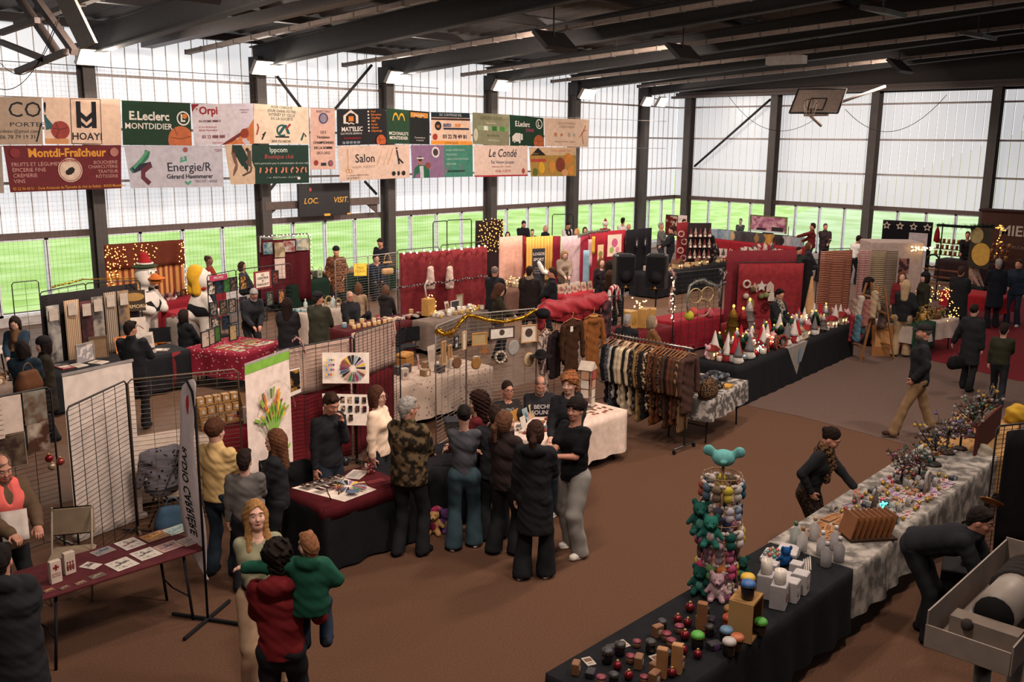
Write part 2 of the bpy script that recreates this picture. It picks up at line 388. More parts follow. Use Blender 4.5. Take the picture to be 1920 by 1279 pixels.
mb=MB();p=PX(830,72,22.3);mb.box((22.3,p.y,p.z-.12),(1.2,1.2,.05));struct('window_skylight',mb,mat('#7f8c90',.3))
# lighting rails hung under the deck, one per bay
for i,(x,y0) in enumerate([(12.9,24.),(18,24.1),(23,24.2),(27.5,24.1),(32.2,23.6),(8,22)]):
 mb=MB();y1=-3;za,zb=6.84+(24.1-y0)*.052,6.84+(24.1-y1)*.052
 t=thing('light_rail','long pale trunking rail hung in the %s roof bay counted from the hall corner' % ['fifth','fourth','third','second','first','sixth'][i],'rail',(x,y0,za),0,'trunking rails under the roof')
 beam(mb,(0,0,0),(0,y1-y0,zb-za),.16,.10);mb.build('trunking',mat('#75675f',.6),t)
 c=MB()
 for k in range(34):
  yy=-k*.8;c.box((0,yy,-yy*.052),(.18,.03,.125))
 c.build('joint',mat('#4a413d',.6),t)
 for k in range(5):MB().tube([(0,-1-k*5.5,(1+k*5.5)*.052),(0,-1-k*5.5,(1+k*5.5)*.07+.62)],.008,4).build('hanger_wire','#2a2625',t)
mb=MB();p0,p1=PX(275,82,12.3),PX(640,-2,12.3);p1=p0+(p1-p0)*1.6
beam(mb,p0,p1,.34,.22);tag(mb.build('heating_duct',mat('#544a46',.5)),'thick boxed heating duct hung under the roof near the folded frame','duct')
# floodlights
LAMP=mat('#fff3e2',.4,0,14,light=True)
for i,(px,py) in enumerate(((176,107),(498,127),(745,145),(942,160),(1102,176),(1214,190),(1241,191))):
 p=PY(px,py,24.0);t=thing('floodlight','glowing white floodlight under the roof, %s' % ['over the maroon fruit banner','over the pale banner with crossed green initials','over the black electrician banner','over the two green grocer banners\' gap','over the beige last banner','nearer twin beside the hall corner','farther twin beside the hall corner'][i],'lamp',p,0,'floodlights along the banner wall')
 w=.42 if i<5 else .3
 mb=MB();mb.poly([(-w,.06,-.2),(w,.06,-.2),(w*.85,-.13,.16),(-w*.85,-.13,.16)],(0,.12,.05));mb.build('housing',mat('#8a8078',.4),t)
 mb=MB();mb.add([(-w*.95,.045,-.19),(w*.95,.045,-.19),(w*.81,-.145,.15),(-w*.81,-.145,.15)],[(0,1,2,3)]);mb.build('lens',LAMP,t)
 mb=MB();mb.tube([(0,.12,.05),(0,.25,.12),(0,.45,.16)],.02,5);mb.build('bracket',STEELD,t)
 if i<6:
  ld=bpy.data.lights.new('floodlight_beam','AREA');ld.shape='RECTANGLE';ld.size=.8;ld.size_y=.3;ld.energy=160;ld.color=(1,.86,.74)
  lo=bpy.data.objects.new('floodlight_beam',ld);COL.objects.link(lo);lo.parent=t;lo.location=(0,-.25,-.1);lo.rotation_euler=(rad(-42),0,0)
# the same floodlights hang under the roof over the aisles and the gallery side
for i,(x,y,e_,w_) in enumerate(((6,5.8,270,'over the ribbon chart stall'),(11,6.3,310,'over the clothes rail'),(16,6,250,'over the christmas decoration table'),(21,9,150,'over the scarf ladder'),(27,9,110,'over the red carpet'),(8,15,620,'over the framed photo stall'),(17.7,15.5,640,'over the maroon screen aisle'),(22.4,15,620,'over the pastel screens'),(31.9,13,420,'toward the gable wall'),(2,2.5,300,'over the gallery edge'),(8,1.5,300,'over the toy stand'),(15,2,260,'over the kraft paper table'))):
 t=thing('roof_floodlight','boxed floodlight hung under the dark roof %s' % w_,'lamp',(x,y,roof(y)-.3),0,'floodlights under the roof');tl=rad(42) if 12<y<16 else rad(34) if y<7 else rad(12);Rl=Matrix.Rotation(tl,3,'X')
 m=MB();m.box(Rl @ V((0,0,.07)),(1.1,.6,.1),0,R=Rl);m.build('housing',STEELD,t);MB().tube([(0,0,.1),(0,0,.92)],.02,5).build('hanger',STEELD,t)
 ld=bpy.data.lights.new('lamp_light','AREA');ld.shape='RECTANGLE';ld.size=1.;ld.size_y=.5;ld.energy=e_;ld.color=(1,.83,.7)
 lo=bpy.data.objects.new('lamp_light',ld);COL.objects.link(lo);lo.parent=t;lo.rotation_euler.x=tl
# ground outside
def lawn(u,v):
 x=-60+u*170;y=25.3+v*60;h_=-.2+max(0,y-27)*.20*(1-.55*min(1,max(0,(x-30)/45))) ;return (x,y,min(h_,6.5 if x<30 else 6.5-(x-30)*.09))
mb=MB();mb.patch(lawn,60,24);struct('ground_lawn',mb,pat('#98b95a','#c9dc98','noise',1.6,.3,.75,1.,sx=(.35,1,1)))
def lawn2(u,v):
 x=XB+.4+v*60;y=25.3-u*60;d=x-XB-2;return (x,y,-.3+max(0,d-2)*.13)
mb=MB();mb.patch(lawn2,40,24);struct('ground_field',mb,pat('#a3b97c','#ccd8ae','noise',1.4,.3,.75,1.,sx=(1,.3,1)))
# diagonal wind braces
def brace(px0,py0,px1,py1,y,label,r=.045,pl=PY):
 a,b=pl(px0,py0,y),pl(px1,py1,y);mb=MB();mb.tube([a,b],r,6);tag(mb.build('wind_brace',STEELD),label,'brace','diagonal wind braces')
brace(512,133,566,205,24.75,'diagonal steel brace running down behind the pale banner with green initials')
brace(697,122,628,205,24.75,'diagonal steel brace meeting the top of the black electrician banner')
brace(517,342,490,376,24.8,'short diagonal strut above the scoreboard beam, on the duck mascot side')
brace(684,340,706,364,24.8,'short diagonal strut above the scoreboard beam, below the salon banner')
brace(1445,186,1302,312,37.0,'long diagonal steel brace on the gable wall beside the backboard',.05,PX)
# scoreboard on its beam
mb=MB();a=PY(494,387,24.6);b=PY(708,376,24.6);beam(mb,a,b,.2,.22)
for q,s_ in ((a,1),(b,-1)):
 mb.poly([q+Vector((0,0,-.1)),q+Vector((s_*.45,0,-.1)),q+Vector((0,0,-.42))],(0,.06,0))
tag(mb.build('cross_beam',mat('#5a4d49',.7)),'short brown steel cross beam with gussets carrying the black scoreboard','beam')
a=PY(559,345,24.35);b=PY(657,402,24.35);w,h_=b.x-a.x,a.z-b.z
t=thing('scoreboard','black electronic scoreboard lettered LOC. and VISIT. in yellow','scoreboard',((a.x+b.x)/2,24.35,b.z))
MB().rbox((0,0.04,h_/2),(w,.1,h_),.01).build('case',mat('#17161a',.5),t)
mb=MB()
for s_,x in (('LOC.',-.27*w),('VISIT.',.31*w)):mb.text(s_,.24,lambda u,v,x=x:(x+u,-.016,h_*.47+v),0,shear=.2,bold=.009)
mb.box((.03*w,-.016,.035),(.22,.01,.07));mb.box((.46*w,-.016,.03),(.12,.01,.05));mb.build('lettering',mat('#d9a13a',.5),t)
mb=MB();mb.box((-.28*w,-.016,h_*.82),(.08,.01,.1));mb.build('period_light',mat('#b0484a',.5),t)
# basketball backboard, folded up under the roof
t=thing('basketball_backboard','tilted beige basketball backboard with black target square hanging from the roof','basketball hoop')
q=[PX(1480,212,29.6),PX(1571,212,29.9),PX(1591,163,30.6),PX(1497,168,30.3)];ex=(q[1]-q[0]).normalized();ey=(q[3]-q[0]);bh=ey.length;ey.normalize();nn=ex.cross(ey).normalized();bw=(q[1]-q[0]).length
def bb(u,v,d=0):return q[0]+ex*u*bw+ey*v*bh+nn*d
mb=MB();mb.poly([bb(0,0),bb(1,0),bb(1,1),bb(0,1)],nn*-.04);mb.build('board',mat('#a9958a',.6),t)
mb=MB()
def bar(u0,v0,u1,v1,w=.03):c=MB.tube;mb.tube([bb(u0,v0,.009),bb(u1,v1,.009)],w,4)
for s_ in ((0,0,1,0),(1,0,1,1),(1,1,0,1),(0,1,0,0)):bar(*s_)
for s_ in ((.35,.12,.67,.12),(.67,.12,.67,.6),(.67,.6,.35,.6),(.35,.6,.35,.12)):bar(*s_,.022)
mb.build('border_lines',mat('#2b2626',.7),t)
mb=MB();c0=bb(.45,.1,.3);mb.tube([c0+(ex*cos(k*pi/8)+nn*sin(k*pi/8))*.22 for k in range(17)],.015,5);mb.tube([bb(.45,.05,0),c0-nn*.2],.03,5)
rim=mb.build('rim',mat('#6b3a2c',.6),t)
mb=MB()
for k in range(10):
 w_=k*pi/5;mb.tube([c0+(ex*cos(w_)+nn*sin(w_))*.22,c0+(ex*cos(w_+.3)+nn*sin(w_+.3))*.13-Vector((0,0,.38))],.006,4)
mb.build('net',mat('#c9bdb2'),rim)
mb=MB();mb.tube([bb(.6,.2,-.06),PX(1660,162,31.5)],.05,6);mb.tube([bb(.4,.0,-.06),PX(1540,236,30.2)],.05,6);mb.tube([bb(.3,.0,-.08),bb(.8,.02,-.08)],.06,6);mb.build('support_arm',mat('#8b7d76',.6),t)
def cable(pts,r,label,sag=None):
 mb=MB();mb.tube(pts,r,4);tag(mb.build('hanging_cable','#2a2626'),label,'cable')
def sagp(a,b,s_,n=14):return [a.lerp(b,i/n)-Vector((0,0,4*s_*(i/n)*(1-i/n))) for i in range(n+1)]
cable(sagp(PX(1366,180,30),PX(1530,222,30),.75),.008,'thin slack cable drooping from the roof to the backboard arm')
cable(sagp(PX(1585,205,30),PX(1775,178,31.5),.9),.009,'thin slack cable looping beyond the backboard toward the gable corner')
mb=MB();p=PX(1474,113,25);mb.box(p,(.3,1.1,.22));tag(mb.build('air_heater',mat('#8d8682',.5)),'grey box heater hung between two rails under the dark roof','heater')
# folded backboard frame, near end of the hall
t=thing('folded_basketball_hoop','folded steel hoop frame with pale board back hung high under the roof','basketball frame')
Xf=7.2
def fb(pts,w,name,m,dx=0.):
 mb=MB()
 for a,b in pts:beam(mb,PX(*a,Xf+dx),PX(*b,Xf+dx),w,w)
 mb.build(name,m,t)
mb=MB();q=[PX(95,-20,Xf),PX(150,92,Xf),PX(178,80,Xf),PX(120,-40,Xf)];mb.poly(q,(.05,0,0));mb.build('board',mat('#8a7d74',.6),t)
fb([((25,-20),(108,100)),((48,-30),(140,98))],.12,'main_arm',mat('#544945',.6),.1)
fb([((0,62),(70,38)),((0,78),(86,112)),((32,134),(124,97))],.1,'strut',mat('#6b5c56',.6),-.1)
cable(sagp(PX(0,167,7),PX(105,40,7),.35),.008,'black cable loop hanging under the folded hoop frame, lower of the pair')
cable(sagp(PX(-10,105,7),PX(112,30,7),.62),.008,'black cable loop hanging under the folded hoop frame, upper of the pair')
# protective net in front of the banner wall
mb=MB();y=24.3;x0,x1,z0,z1=1.,22.,1.0,6.35
x=x0
while x<x1:mb.box((x,y,(z0+z1)/2),(.0025,.002,z1-z0));x +=.11
z=z0
while z<=z1:mb.box(((x0+x1)/2,y,z),(x1-x0,.002,.0025));z +=.11
mb.tube([(x0,y,z1),(x1,y,z1)],.009,4)
tag(mb.build('safety_net',mat('#45403e')),'fine grey ball safety net stretched in front of the banner wall columns','net')
# ---------- sponsor banners hung on the net line ----------
BY=23.5
def banner(c,base,els,label,name='banner',plane=None,cat='banner',grp='sponsor banners on the banner wall',wave=.018,rough=.7,base2=None):
 'c: four measured corners tl,tr,br,bl; els: drawn elements in (u right, v up) 0..1'
 q=[PY(x,y,BY) for x,y in c] if plane is None else c
 tl,tr,br,bl=q;Wd=((tr-tl).length+(br-bl).length)/2;Hd=((tl-bl).length+(tr-br).length)/2
 ph=random.random()*6;n=(tr-tl).cross(bl-tl).normalized()
 if n.dot(Vector((0,0,H))-tl)<0:n=-n
 def pt(u,v,d=0.):
  p=(bl*(1-u)+br*u)*(1-v)+(tl*(1-u)+tr*u)*v
  w=wave*(sin(u*Wd*4+ph)*.6+sin(u*Wd*9+v*3+ph)*.4)*(.4+.6*(1-v));return p+n*(w+d)
 ep=lambda u,v,d:pt(min(1,max(0,u)),min(1,max(0,v)),d)
 def bc(c):
  if not isinstance(c,str):return c
  v=[int(c[i:i+2],16) for i in (1,3,5)];g_=(1.04 if plane is None else 1.15) if max(v)>70 else 1.0
  return mat('#%02x%02x%02x' % tuple(min(240,int(x*g_)) for x in v),rough,sheen=.22 if plane is None else 0.)
 mats=[bc(base)];mb=MB()
 mb.patch(lambda u,v:pt(u,v),max(4,int(Wd*7)),5,0)
 def mi(x):
  x=bc(x)
  if x not in mats:mats.append(x)
  return mats.index(x)
 for i,e in enumerate(els):
  d=.004+.0016*i;k=e[0]
  if k=='t':
   _,s,u,v,sz,col,*o=e;o=o[0] if o else {}
   mb.text(s,sz*Hd,lambda x,y:pt(u+x/Wd,v+y/Hd,d),mi(col),o.get('a','CENTER'),o.get('b',0.),o.get('sh',0.),o.get('sx',1.))
  elif k=='r':
   _,a,b,a2,b2,col=e;mb.patch(lambda x,y:pt(a+(a2-a)*x,b+(b2-b)*y,d),max(1,int((a2-a)*Wd*5)),2,mi(col))
  elif k=='c':
   _,u,v,r,col,*o=e;o=o[0] if o else {};n_=22;r=r*Hd;ri=o.get('ri',0)*r;ax=o.get('ax',1.);a0,a1=o.get('arc',(0,2*pi));rot=o.get('rot',0)
   def cp(t,rr):
    x,y=cos(t)*rr*ax,sin(t)*rr;return ep(u+(x*cos(rot)-y*sin(rot))/Wd,v+(x*sin(rot)+y*cos(rot))/Hd,d)
   ts=[a0+(a1-a0)*j/n_ for j in range(n_+1)]
   mb.add([cp(t,r) for t in ts]+[cp(t,ri) for t in ts],[(j,j+1,n_+2+j,n_+1+j) for j in range(n_)],mi(col))
  elif k=='l':
   _,pts,w,col=e;w *=Hd/2;V=[]
   for j,(a,b) in enumerate(pts):
    p0,p1=pts[max(0,j-1)],pts[min(len(pts)-1,j+1)];dx,dy=(p1[0]-p0[0])*Wd,(p1[1]-p0[1])*Hd;L=sqrt(dx*dx+dy*dy)+1e-9
    V +=[ep(a-dy/L*w/Wd,b+dx/L*w/Hd,d),ep(a+dy/L*w/Wd,b-dx/L*w/Hd,d)]
   mb.add(V,[(2*j,2*j+1,2*j+3,2*j+2) for j in range(len(pts)-1)],mi(col))
  elif k=='p':
   _,pts,col=e;mb.add([pt(a,b,d) for a,b in pts],[tuple(range(len(pts)))],mi(col))
 o=mb.build(name,mats)
 if label:tag(o,label,cat,grp)
 return o
def ballb(u,v,r,c='#a4502f'):
 return [('c',u,v,r,c),('l',[(u-r*.33,v-r*.9),(u-r*.1,v),(u-r*.3,v+r*.9)],.012,'#3b1c14'),('l',[(u-r*.45,v+r*.2),(u,v+r*.1),(u+r*.45,v+r*.3)],.012,'#3b1c14')]
def wb(c):return c
CR,TN,DG,WH,BK,RD,OR='#b99c88','#c6a893','#14301f','#d8cfc8','#1b1a20','#9a2a2e','#c9752f'
def lines(rows,u,col,a='LEFT',b=0.):return [('t',s,u,v,z,col,{'a':a,'b':b}) for s,v,z in rows]
banner([(-46,181),(78,182),(80,271),(-44,272)],'#96816f',[('t','CO!',.78,.72,.46,BK),('t','PORTER',.78,.42,.13,BK,{'sx':1.6}),('t','jardinier@gmail.com',.62,.28,.1,BK),('t','06 78 79 19 31',.62,.16,.12,BK),('l',[(.9,.06),(.95,.3),(.98,.45)],.03,BK)],'taupe banner cut off at the edge, ending in CO! over PORTER')
banner([(80,182),(225,186),(228,272),(84,270)],TN,[('p',[(.0,.65),(.14,.35),(.02,.3)],'#2f5a63'),('r',.0,0,.3,.12,'#c08a5e')]+ballb(.2,.3,.2,'#8d3a33')+[('l',[(.34,.02),(.34,.98),(.73,.98),(.73,.02),(.34,.02)],.016,BK),('r',.41,.36,.47,.93,'#16181f'),('r',.61,.36,.67,.93,'#16181f'),('p',[(.42,.78),(.54,.6),(.66,.78),(.66,.66),(.54,.48),(.42,.66)],'#16181f'),('p',[(.42,.58),(.54,.4),(.66,.58),(.66,.46),(.56,.36),(.52,.36),(.42,.46)],'#16181f'),('t','HOAYI',.54,.17,.22,BK,{'b':.012})],'tan banner with a big black geometric emblem in a frame and a basketball')
banner([(228,188),(357,194),(360,273),(231,272)],DG,ballb(.84,.12,.34,'#b0603a')+[('t','E.Leclerc',.38,.66,.27,WH,{'b':.03}),('t','MONTDIDIER',.37,.43,.19,WH,{'b':.012}),('c',.88,.64,.17,WH,{'ri':.8}),('t','L',.87,.64,.24,WH,{'b':.04}),('c',.9,.69,.06,OR)],'dark green banner with white lettering, orange basketball and ringed L, nearer one')
banner([(358,195),(475,194),(476,270),(364,273)],'#b7adb5',[('p',[(0,1),(.12,1),(.02,.6)],'#7d1f28'),('c',.35,.45,.62,'#c3bac0',{'ax':1.2}),('p',[(.5,0),(1,0),(1,.62),(.88,.35),(.7,.14)],'#b86a3c'),('p',[(.44,0),(.56,0),(.86,.3),(.9,.42)],'#6b2a25'),('c',.84,.27,.12,'#8a3322'),('t','Orpi',.26,.83,.26,'#8d2029',{'b':.03}),('t','IN-HOME IMMOBILIER',.33,.58,.08,'#5a2630',{'b':.02}),('t','6 rue Parmentier',.24,.44,.07,RD),('t','80500 Montdidier',.24,.36,.07,RD),('t','03 22 888 888',.32,.2,.11,'#6b2028',{'b':.02}),('t','orpi.com',.38,.06,.08,RD),('t','transaction\ngestion',.84,.82,.06,'#6b2028')],'pale lilac banner with crimson lettering and a bouncing basketball trail')
banner([(476,194),(578,202),(580,270),(476,269)],'#cdb8a2',[('t','AGIR CHAQUE\nJOUR DANS VOTRE\nINTÉRÊT ET CELUI\nDE LA SOCIÉTÉ',.5,.8,.1,'#23494a',{'b':.01}),('c',.5,.35,.16,'#1f5557',{'ri':.7,'arc':(.8,5.3),'ax':1.1}),('p',[(.42,.26),(.53,.5),(.58,.5),(.64,.26),(.59,.26),(.55,.42),(.48,.26)],'#1f5557'),('p',[(.56,.42),(.64,.55),(.66,.5),(.58,.38)],'#a03030'),('r',.38,.16,.62,.2,'#1c2226'),('t','BRIE PICARDIE',.48,.06,.09,'#4a4038'),('l',[(.05,.22),(.08,.4),(.06,.5)],.04,'#a03a30'),('l',[(.14,.1),(.2,.3),(.15,.22)],.04,BK),('l',[(.85,.1),(.9,.3),(.94,.2)],.05,'#1e4a40')],'cream banner with a dark teal crossed-letters emblem and small athletes')
banner([(582,203),(628,204),(629,317),(582,318)],'#c49c8e',[('c',.52,.84,.09,'#3c4468',{'ax':1.1}),('c',.52,.84,.07,'#8f7f8e'),('t','BASKET BALL',.52,.95,.05,'#3c4468'),('t','U11',.52,.61,.07,BK,{'b':.02}),('t','Féminines',.52,.53,.065,BK,{'b':.015}),('t','CHAMPIONNES',.52,.44,.06,BK,{'b':.02}),('t','DE LA SOMME',.52,.355,.06,BK,{'b':.02}),('t','2021-2022',.52,.27,.065,BK),('c',.22,.11,.045,'#8a3030'),('r',.42,.06,.62,.11,'#2b2b3a'),('c',.8,.1,.05,'#3a4068'),('c',.8,.1,.035,'#a05050')],'tall narrow pink banner lettered for girl champions with a blue crest')
banner([(631,205),(722,203),(725,270),(632,273)],'#17161b',[('p',[(.13,.6),(.13,.82),(.28,.98),(.43,.82),(.43,.6)],'#d5c6b8'),('p',[(.18,.64),(.18,.8),(.28,.9),(.38,.8),(.38,.64)],'#17161b'),('r',.23,.66,.33,.8,OR),('l',[(.22,.58),(.28,.62),(.34,.58)],.03,'#d5c6b8'),('t','MAT\'ELEC',.3,.44,.17,WH,{'b':.025}),('t','ÉLECTRICITÉ GÉNÉRALE',.28,.32,.07,WH),('t','Toute la prestation',.3,.2,.08,RD,{'b':.01}),('t','06 00 00 00 00',.27,.07,.1,'#a8b4c4',{'b':.01})]+[('r',.62,.9-.09*k,.65,.94-.09*k,WH) for k in range(7)]+[('t',w_,.68,.92-.09*k,.085,OR,{'a':'LEFT','b':.01}) for k,w_ in enumerate(('Neuf','Rénovation','Chauffage','VMC','Portail','Alarme','Dépannage'))]+ballb(.87,.1,.17,'#b5552d'),'black banner with a white house emblem and an orange list of trades')
banner([(725,203),(805,210),(805,271),(727,269)],'#1e3a26',[('c',.2,.6,.3,'#e0a92e',{'ri':.78,'arc':(.35,2.9),'ax':.42}),('c',.34,.6,.3,'#e0a92e',{'ri':.78,'arc':(.3,2.8),'ax':.42}),('r',.52,0,1,1,'#1a1c1c'),('r',.54,.8,.96,.95,'#c98a3f'),('t','Restaurant',.75,.875,.09,WH),('t','MCDONALD\'S\nMONTDIDIER',.26,.23,.13,WH,{'b':.02,'sx':.9}),('t','Commandez ici',.76,.2,.07,WH),('t','à emporter',.76,.12,.07,WH)],'half green, half black banner with yellow arches beside white lettering')
banner([(808,210),(880,212),(885,272),(808,271)],'#c9a993',[('r',0,.84,1,1,'#16232b'),('t','DC CONTRÔLE DEL',.5,.92,.11,'#b9c2c0'),('r',0,.76,1,.82,'#3a2222'),('c',.17,.58,.14,'#1e2126'),('t','as',.17,.58,.16,OR,{'b':.02}),('t','auto',.4,.62,.2,'#2a3a6a',{'b':.03}),('t','sur',.68,.62,.2,OR,{'b':.03}),('r',.3,.47,.95,.53,'#2b3140'),('c',.09,.24,.1,'#98342e'),('t','03 22 78 49 81',.58,.25,.17,'#1b1d2c',{'b':.02}),('r',0,0,1,.12,'#d18a38'),('t','contrôle technique',.5,.06,.08,'#3a2418')],'pale orange banner with a large blue phone number under a dark top band')
banner([(886,211),(955,215),(955,274),(886,270)],'#76735a',[('t','GARDEN FLEURS',.5,.85,.17,'#4c5030',{'sx':.8}),('t','fleurs et jardins',.5,.7,.07,'#d0c9ae'),('r',.12,.46,.98,.6,'#87936a'),('r',.3,.46,.42,.6,'#d3d6cf'),('r',.52,.46,.64,.6,'#2f6a35'),('r',.72,.46,.86,.6,'#48863c'),('c',.08,.3,.2,'#bdb6a0',{'ax':.5}),('t','03 22 78 00 07',.55,.3,.09,'#3a4a2c'),('t','80500 MONTDIDIER',.55,.15,.06,'#cfc8b0')],'olive green garden banner with a strip of flower photos')
banner([(955,215),(1019,221),(1020,275),(956,273)],DG,[('t','E.Leclerc',.37,.72,.24,WH,{'b':.03,'sx':.85}),('t','DRIVE',.58,.53,.15,'#93405c',{'b':.03,'sh':.2}),('c',.86,.77,.17,WH,{'ri':.78}),('t','L',.85,.76,.22,WH,{'b':.04}),('p',[(.06,.14),(.06,.3),(.16,.42),(.3,.42),(.3,.14)],WH),('r',.31,.2,.36,.4,WH),('c',.12,.13,.05,'#14301f'),('c',.12,.13,.035,WH),('c',.27,.12,.04,WH)]+ballb(.84,.14,.26,'#a85a34'),'dark green banner with white lettering, cart and orange ball, farther one')
banner([(1020,221),(1104,224),(1103,276),(1021,274)],'#c3a690',[('t','BOIS COMMERCE\n& MONTDIDIER',.5,.76,.12,'#7a6250'),('l',[(.88,.1),(.84,.45),(.93,.78)],.04,'#a85a40'),('l',[(.78,.35),(.86,.55),(.95,.62)],.03,'#a85a40'),('c',.24,.42,.08,'#ba7a55'),('c',.38,.42,.06,'#b06a55'),('c',.54,.42,.08,'#a9988a'),('c',.66,.42,.06,'#9b9b8a'),('t','boulangerie - pâtisserie - restaurant',.45,.18,.08,'#8a5f50')],'last beige banner of the top line with pale icons and a reaching athlete')
banner([(-40,275),(3,274),(8,362),(-40,364)],'#8d7d73',[],'grey taupe banner end peeking in beside the maroon fruit banner')
banner([(6,273),(227,272),(228,353),(20,361)],'#5c1a20',[('t','Montdi-Fraîcheur',.52,.83,.26,'#cf8f35',{'b':.03,'sx':.92})]+lines((('FRUITS ET LÉGUMES',.59,.115),('ÉPICERIE FINE',.47,.115),('CRÉMERIE',.35,.115),('VINS',.23,.115)),.04,'#b98f86')+lines((('BOUCHERIE',.61,.105),('CHARCUTERIE',.51,.105),('TRAITEUR',.4,.105),('RÔTISSERIE',.29,.105)),.965,'#b98f86','RIGHT')+[('c',.53,.45,.27,'#cdb6a4'),('c',.53,.45,.25,'#6b2226'),('c',.53,.45,.235,'#c7ad9b'),('c',.53,.45,.17,'#cdb6a4'),('p',[(.49,.42),(.52,.5),(.55,.52),(.57,.47),(.56,.4),(.53,.34)],'#1f1b1e'),('c',.51,.4,.06,'#1f1b1e'),('t','BŒUF NOIR',.53,.66,.07,'#8d2f30',{'b':.02}),('t','03 22 86 60 51 - Zone Artisanale de l\'Épinette (à côté du Relais) - 80500 Montdidier',.53,.07,.085,'#c08a35',{'b':.01,'sx':.88}),('c',.08,.84,.1,'#7a2c30'),('c',.93,.84,.1,'#a06a60')],'maroon fruit and vegetable shop banner with yellow script and round bull emblem')
banner([(232,273),(417,273),(420,350),(245,353)],'#a9a3ab',[('l',[(.03,.4),(.1,.52),(.2,.75),(.22,.88)],.13,'#2f6b52'),('l',[(.05,.42),(.13,.5),(.24,.55)],.14,'#272a3a'),('l',[(.23,.55),(.15,.4),(.14,.25),(.2,.1)],.12,'#5c2b35'),('l',[(.22,.88),(.15,.68),(.06,.47)],.06,'#4f8f68'),('t','Energie/R',.63,.48,.3,'#23232f',{'b':.004}),('t','Gérard Haemmerer',.63,.26,.15,'#23232f',{'b':.02}),('t','TRICOT - 60420',.8,.14,.09,'#4a4a55'),('l',[(.56,.72),(.54,.62),(.6,.66),(.59,.75)],.06,'#3f9173'),('c',.6,.9,.06,'#8f4b46'),('l',[(.57,.14),(.6,.08),(.63,.15)],.05,'#3f9173'),('t','TBM',.95,.88,.1,'#8a5a6a')],'pale grey energy banner with a green, navy and wine ribbon')
banner([(421,272),(578,272),(580,343),(432,346)],'#163027',[('p',[(0,0),(0,1),(.31,1),(.29,.6),(.32,.4),(.3,0)],'#c2a78f'),('l',[(.06,.2),(.1,.5),(.08,.82)],.1,'#6e5145'),('l',[(.22,.6),(.26,.45),(.27,.86)],.11,'#5a463c'),('l',[(.14,.2),(.26,.32),(.28,.45)],.05,'#4c3a34'),('c',.09,.85,.05,'#3a2a24'),('c',.25,.88,.05,'#33251f'),('t','Ippcom',.62,.87,.18,'#b9c2ba',{'b':.02}),('t','Boutique club',.62,.7,.16,'#b0504f',{'sh':.2}),('t','votre partenaire pour la communication de votre club !',.66,.53,.075,'#b9c2ba',{'sh':.2}),('t','1 rue - 80500 Montdidier - 03 22 78 75 06',.66,.16,.06,'#a8b4ac'),('r',.84,.1,.88,.16,WH)]+[('l',[(.37+.065*k,.28),(.38+.065*k+.02*sin(k*2),.36),(.385+.065*k-.02*sin(k*3),.42)],.05,'#c07a62') for k in range(10)],'dark green club shop banner with two basketball players at one end')
banner([(633,274),(767,271),(768,333),(638,340)],'#c4a898',[('t','Salon',.36,.62,.34,BK,{'b':.012}),('l',[(.52,.4),(.6,.85),(.62,.45),(.7,.88),(.68,.4),(.76,.9)],.025,'#b98a4c'),('t','HAIR ARTIST',.34,.38,.1,'#9a8070',{'sx':1.5}),('l',[(.12,.3),(.13,.9)],.02,'#b98a4c'),('c',.11,.28,.06,'#b98a4c',{'ri':.7}),('c',.15,.28,.06,'#b98a4c',{'ri':.7}),('t','11 rue Amand - 80500 Montdidier',.24,.15,.06,'#5a463c'),('t','03 22 78 06 71',.18,.07,.075,BK),('l',[(.81,.85),(.83,.6),(.9,.45)],.05,BK),('l',[(.83,.6),(.84,.42)],.05,BK),('c',.81,.9,.03,BK),('c',.76,.15,.07,BK),('c',.83,.15,.07,BK,{'ax':.6}),('c',.9,.15,.07,BK)],'beige hair salon banner with gold script and a black dancer figure')
banner([(770,272),(886,272),(887,331),(773,334)],'#7b5c78',[('r',.52,0,1,1,'#3f7a68'),('p',[(.02,0),(.04,.3),(.1,.4),(.2,.38),(.27,.25),(.27,0)],'#1f5a42'),('r',.12,.0,.18,.36,'#b9b4ba'),('c',.13,.5,.1,'#8f6252'),('c',.13,.58,.08,'#2c201e'),('r',.08,.58,.19,.62,'#c9c2bc'),('c',.25,.38,.1,'#7d4234'),('c',.38,.78,.17,'#c9c4c2'),('c',.38,.78,.11,'#45363a'),('t','POUR VOTRE SANTÉ,',.55,.84,.085,'#a9c4b8',{'a':'LEFT'}),('t','PRATIQUEZ',.55,.7,.085,'#a9c4b8',{'a':'LEFT'}),('t','UNE ACTIVITÉ PHYSIQUE',.55,.56,.085,'#a9c4b8',{'a':'LEFT'}),('t','RÉGULIÈRE',.55,.41,.085,'#a9c4b8',{'a':'LEFT'}),('r',.57,.16,.85,.22,'#24463c')],'purple and teal health banner with a figure in green jacket')
banner([(888,272),(989,273),(989,330),(890,332)],'#cbb0a2',[('t','Le Condé',.52,.74,.36,'#1d2533',{'b':.01,'sh':.25,'sx':.92}),('t','Ets Vincent Jacques',.52,.46,.14,'#2b3a55',{'b':.01}),('t','Restaurant - Bar - Brasserie',.5,.32,.08,'#7d3a35'),('t','09 86 17 58 97',.52,.17,.12,RD),('r',0,0,1,.05,'#a8323a'),('c',.91,.17,.09,'#a04238',{'ax':.8})],'cream restaurant banner with dark slanted lettering over a red base line')
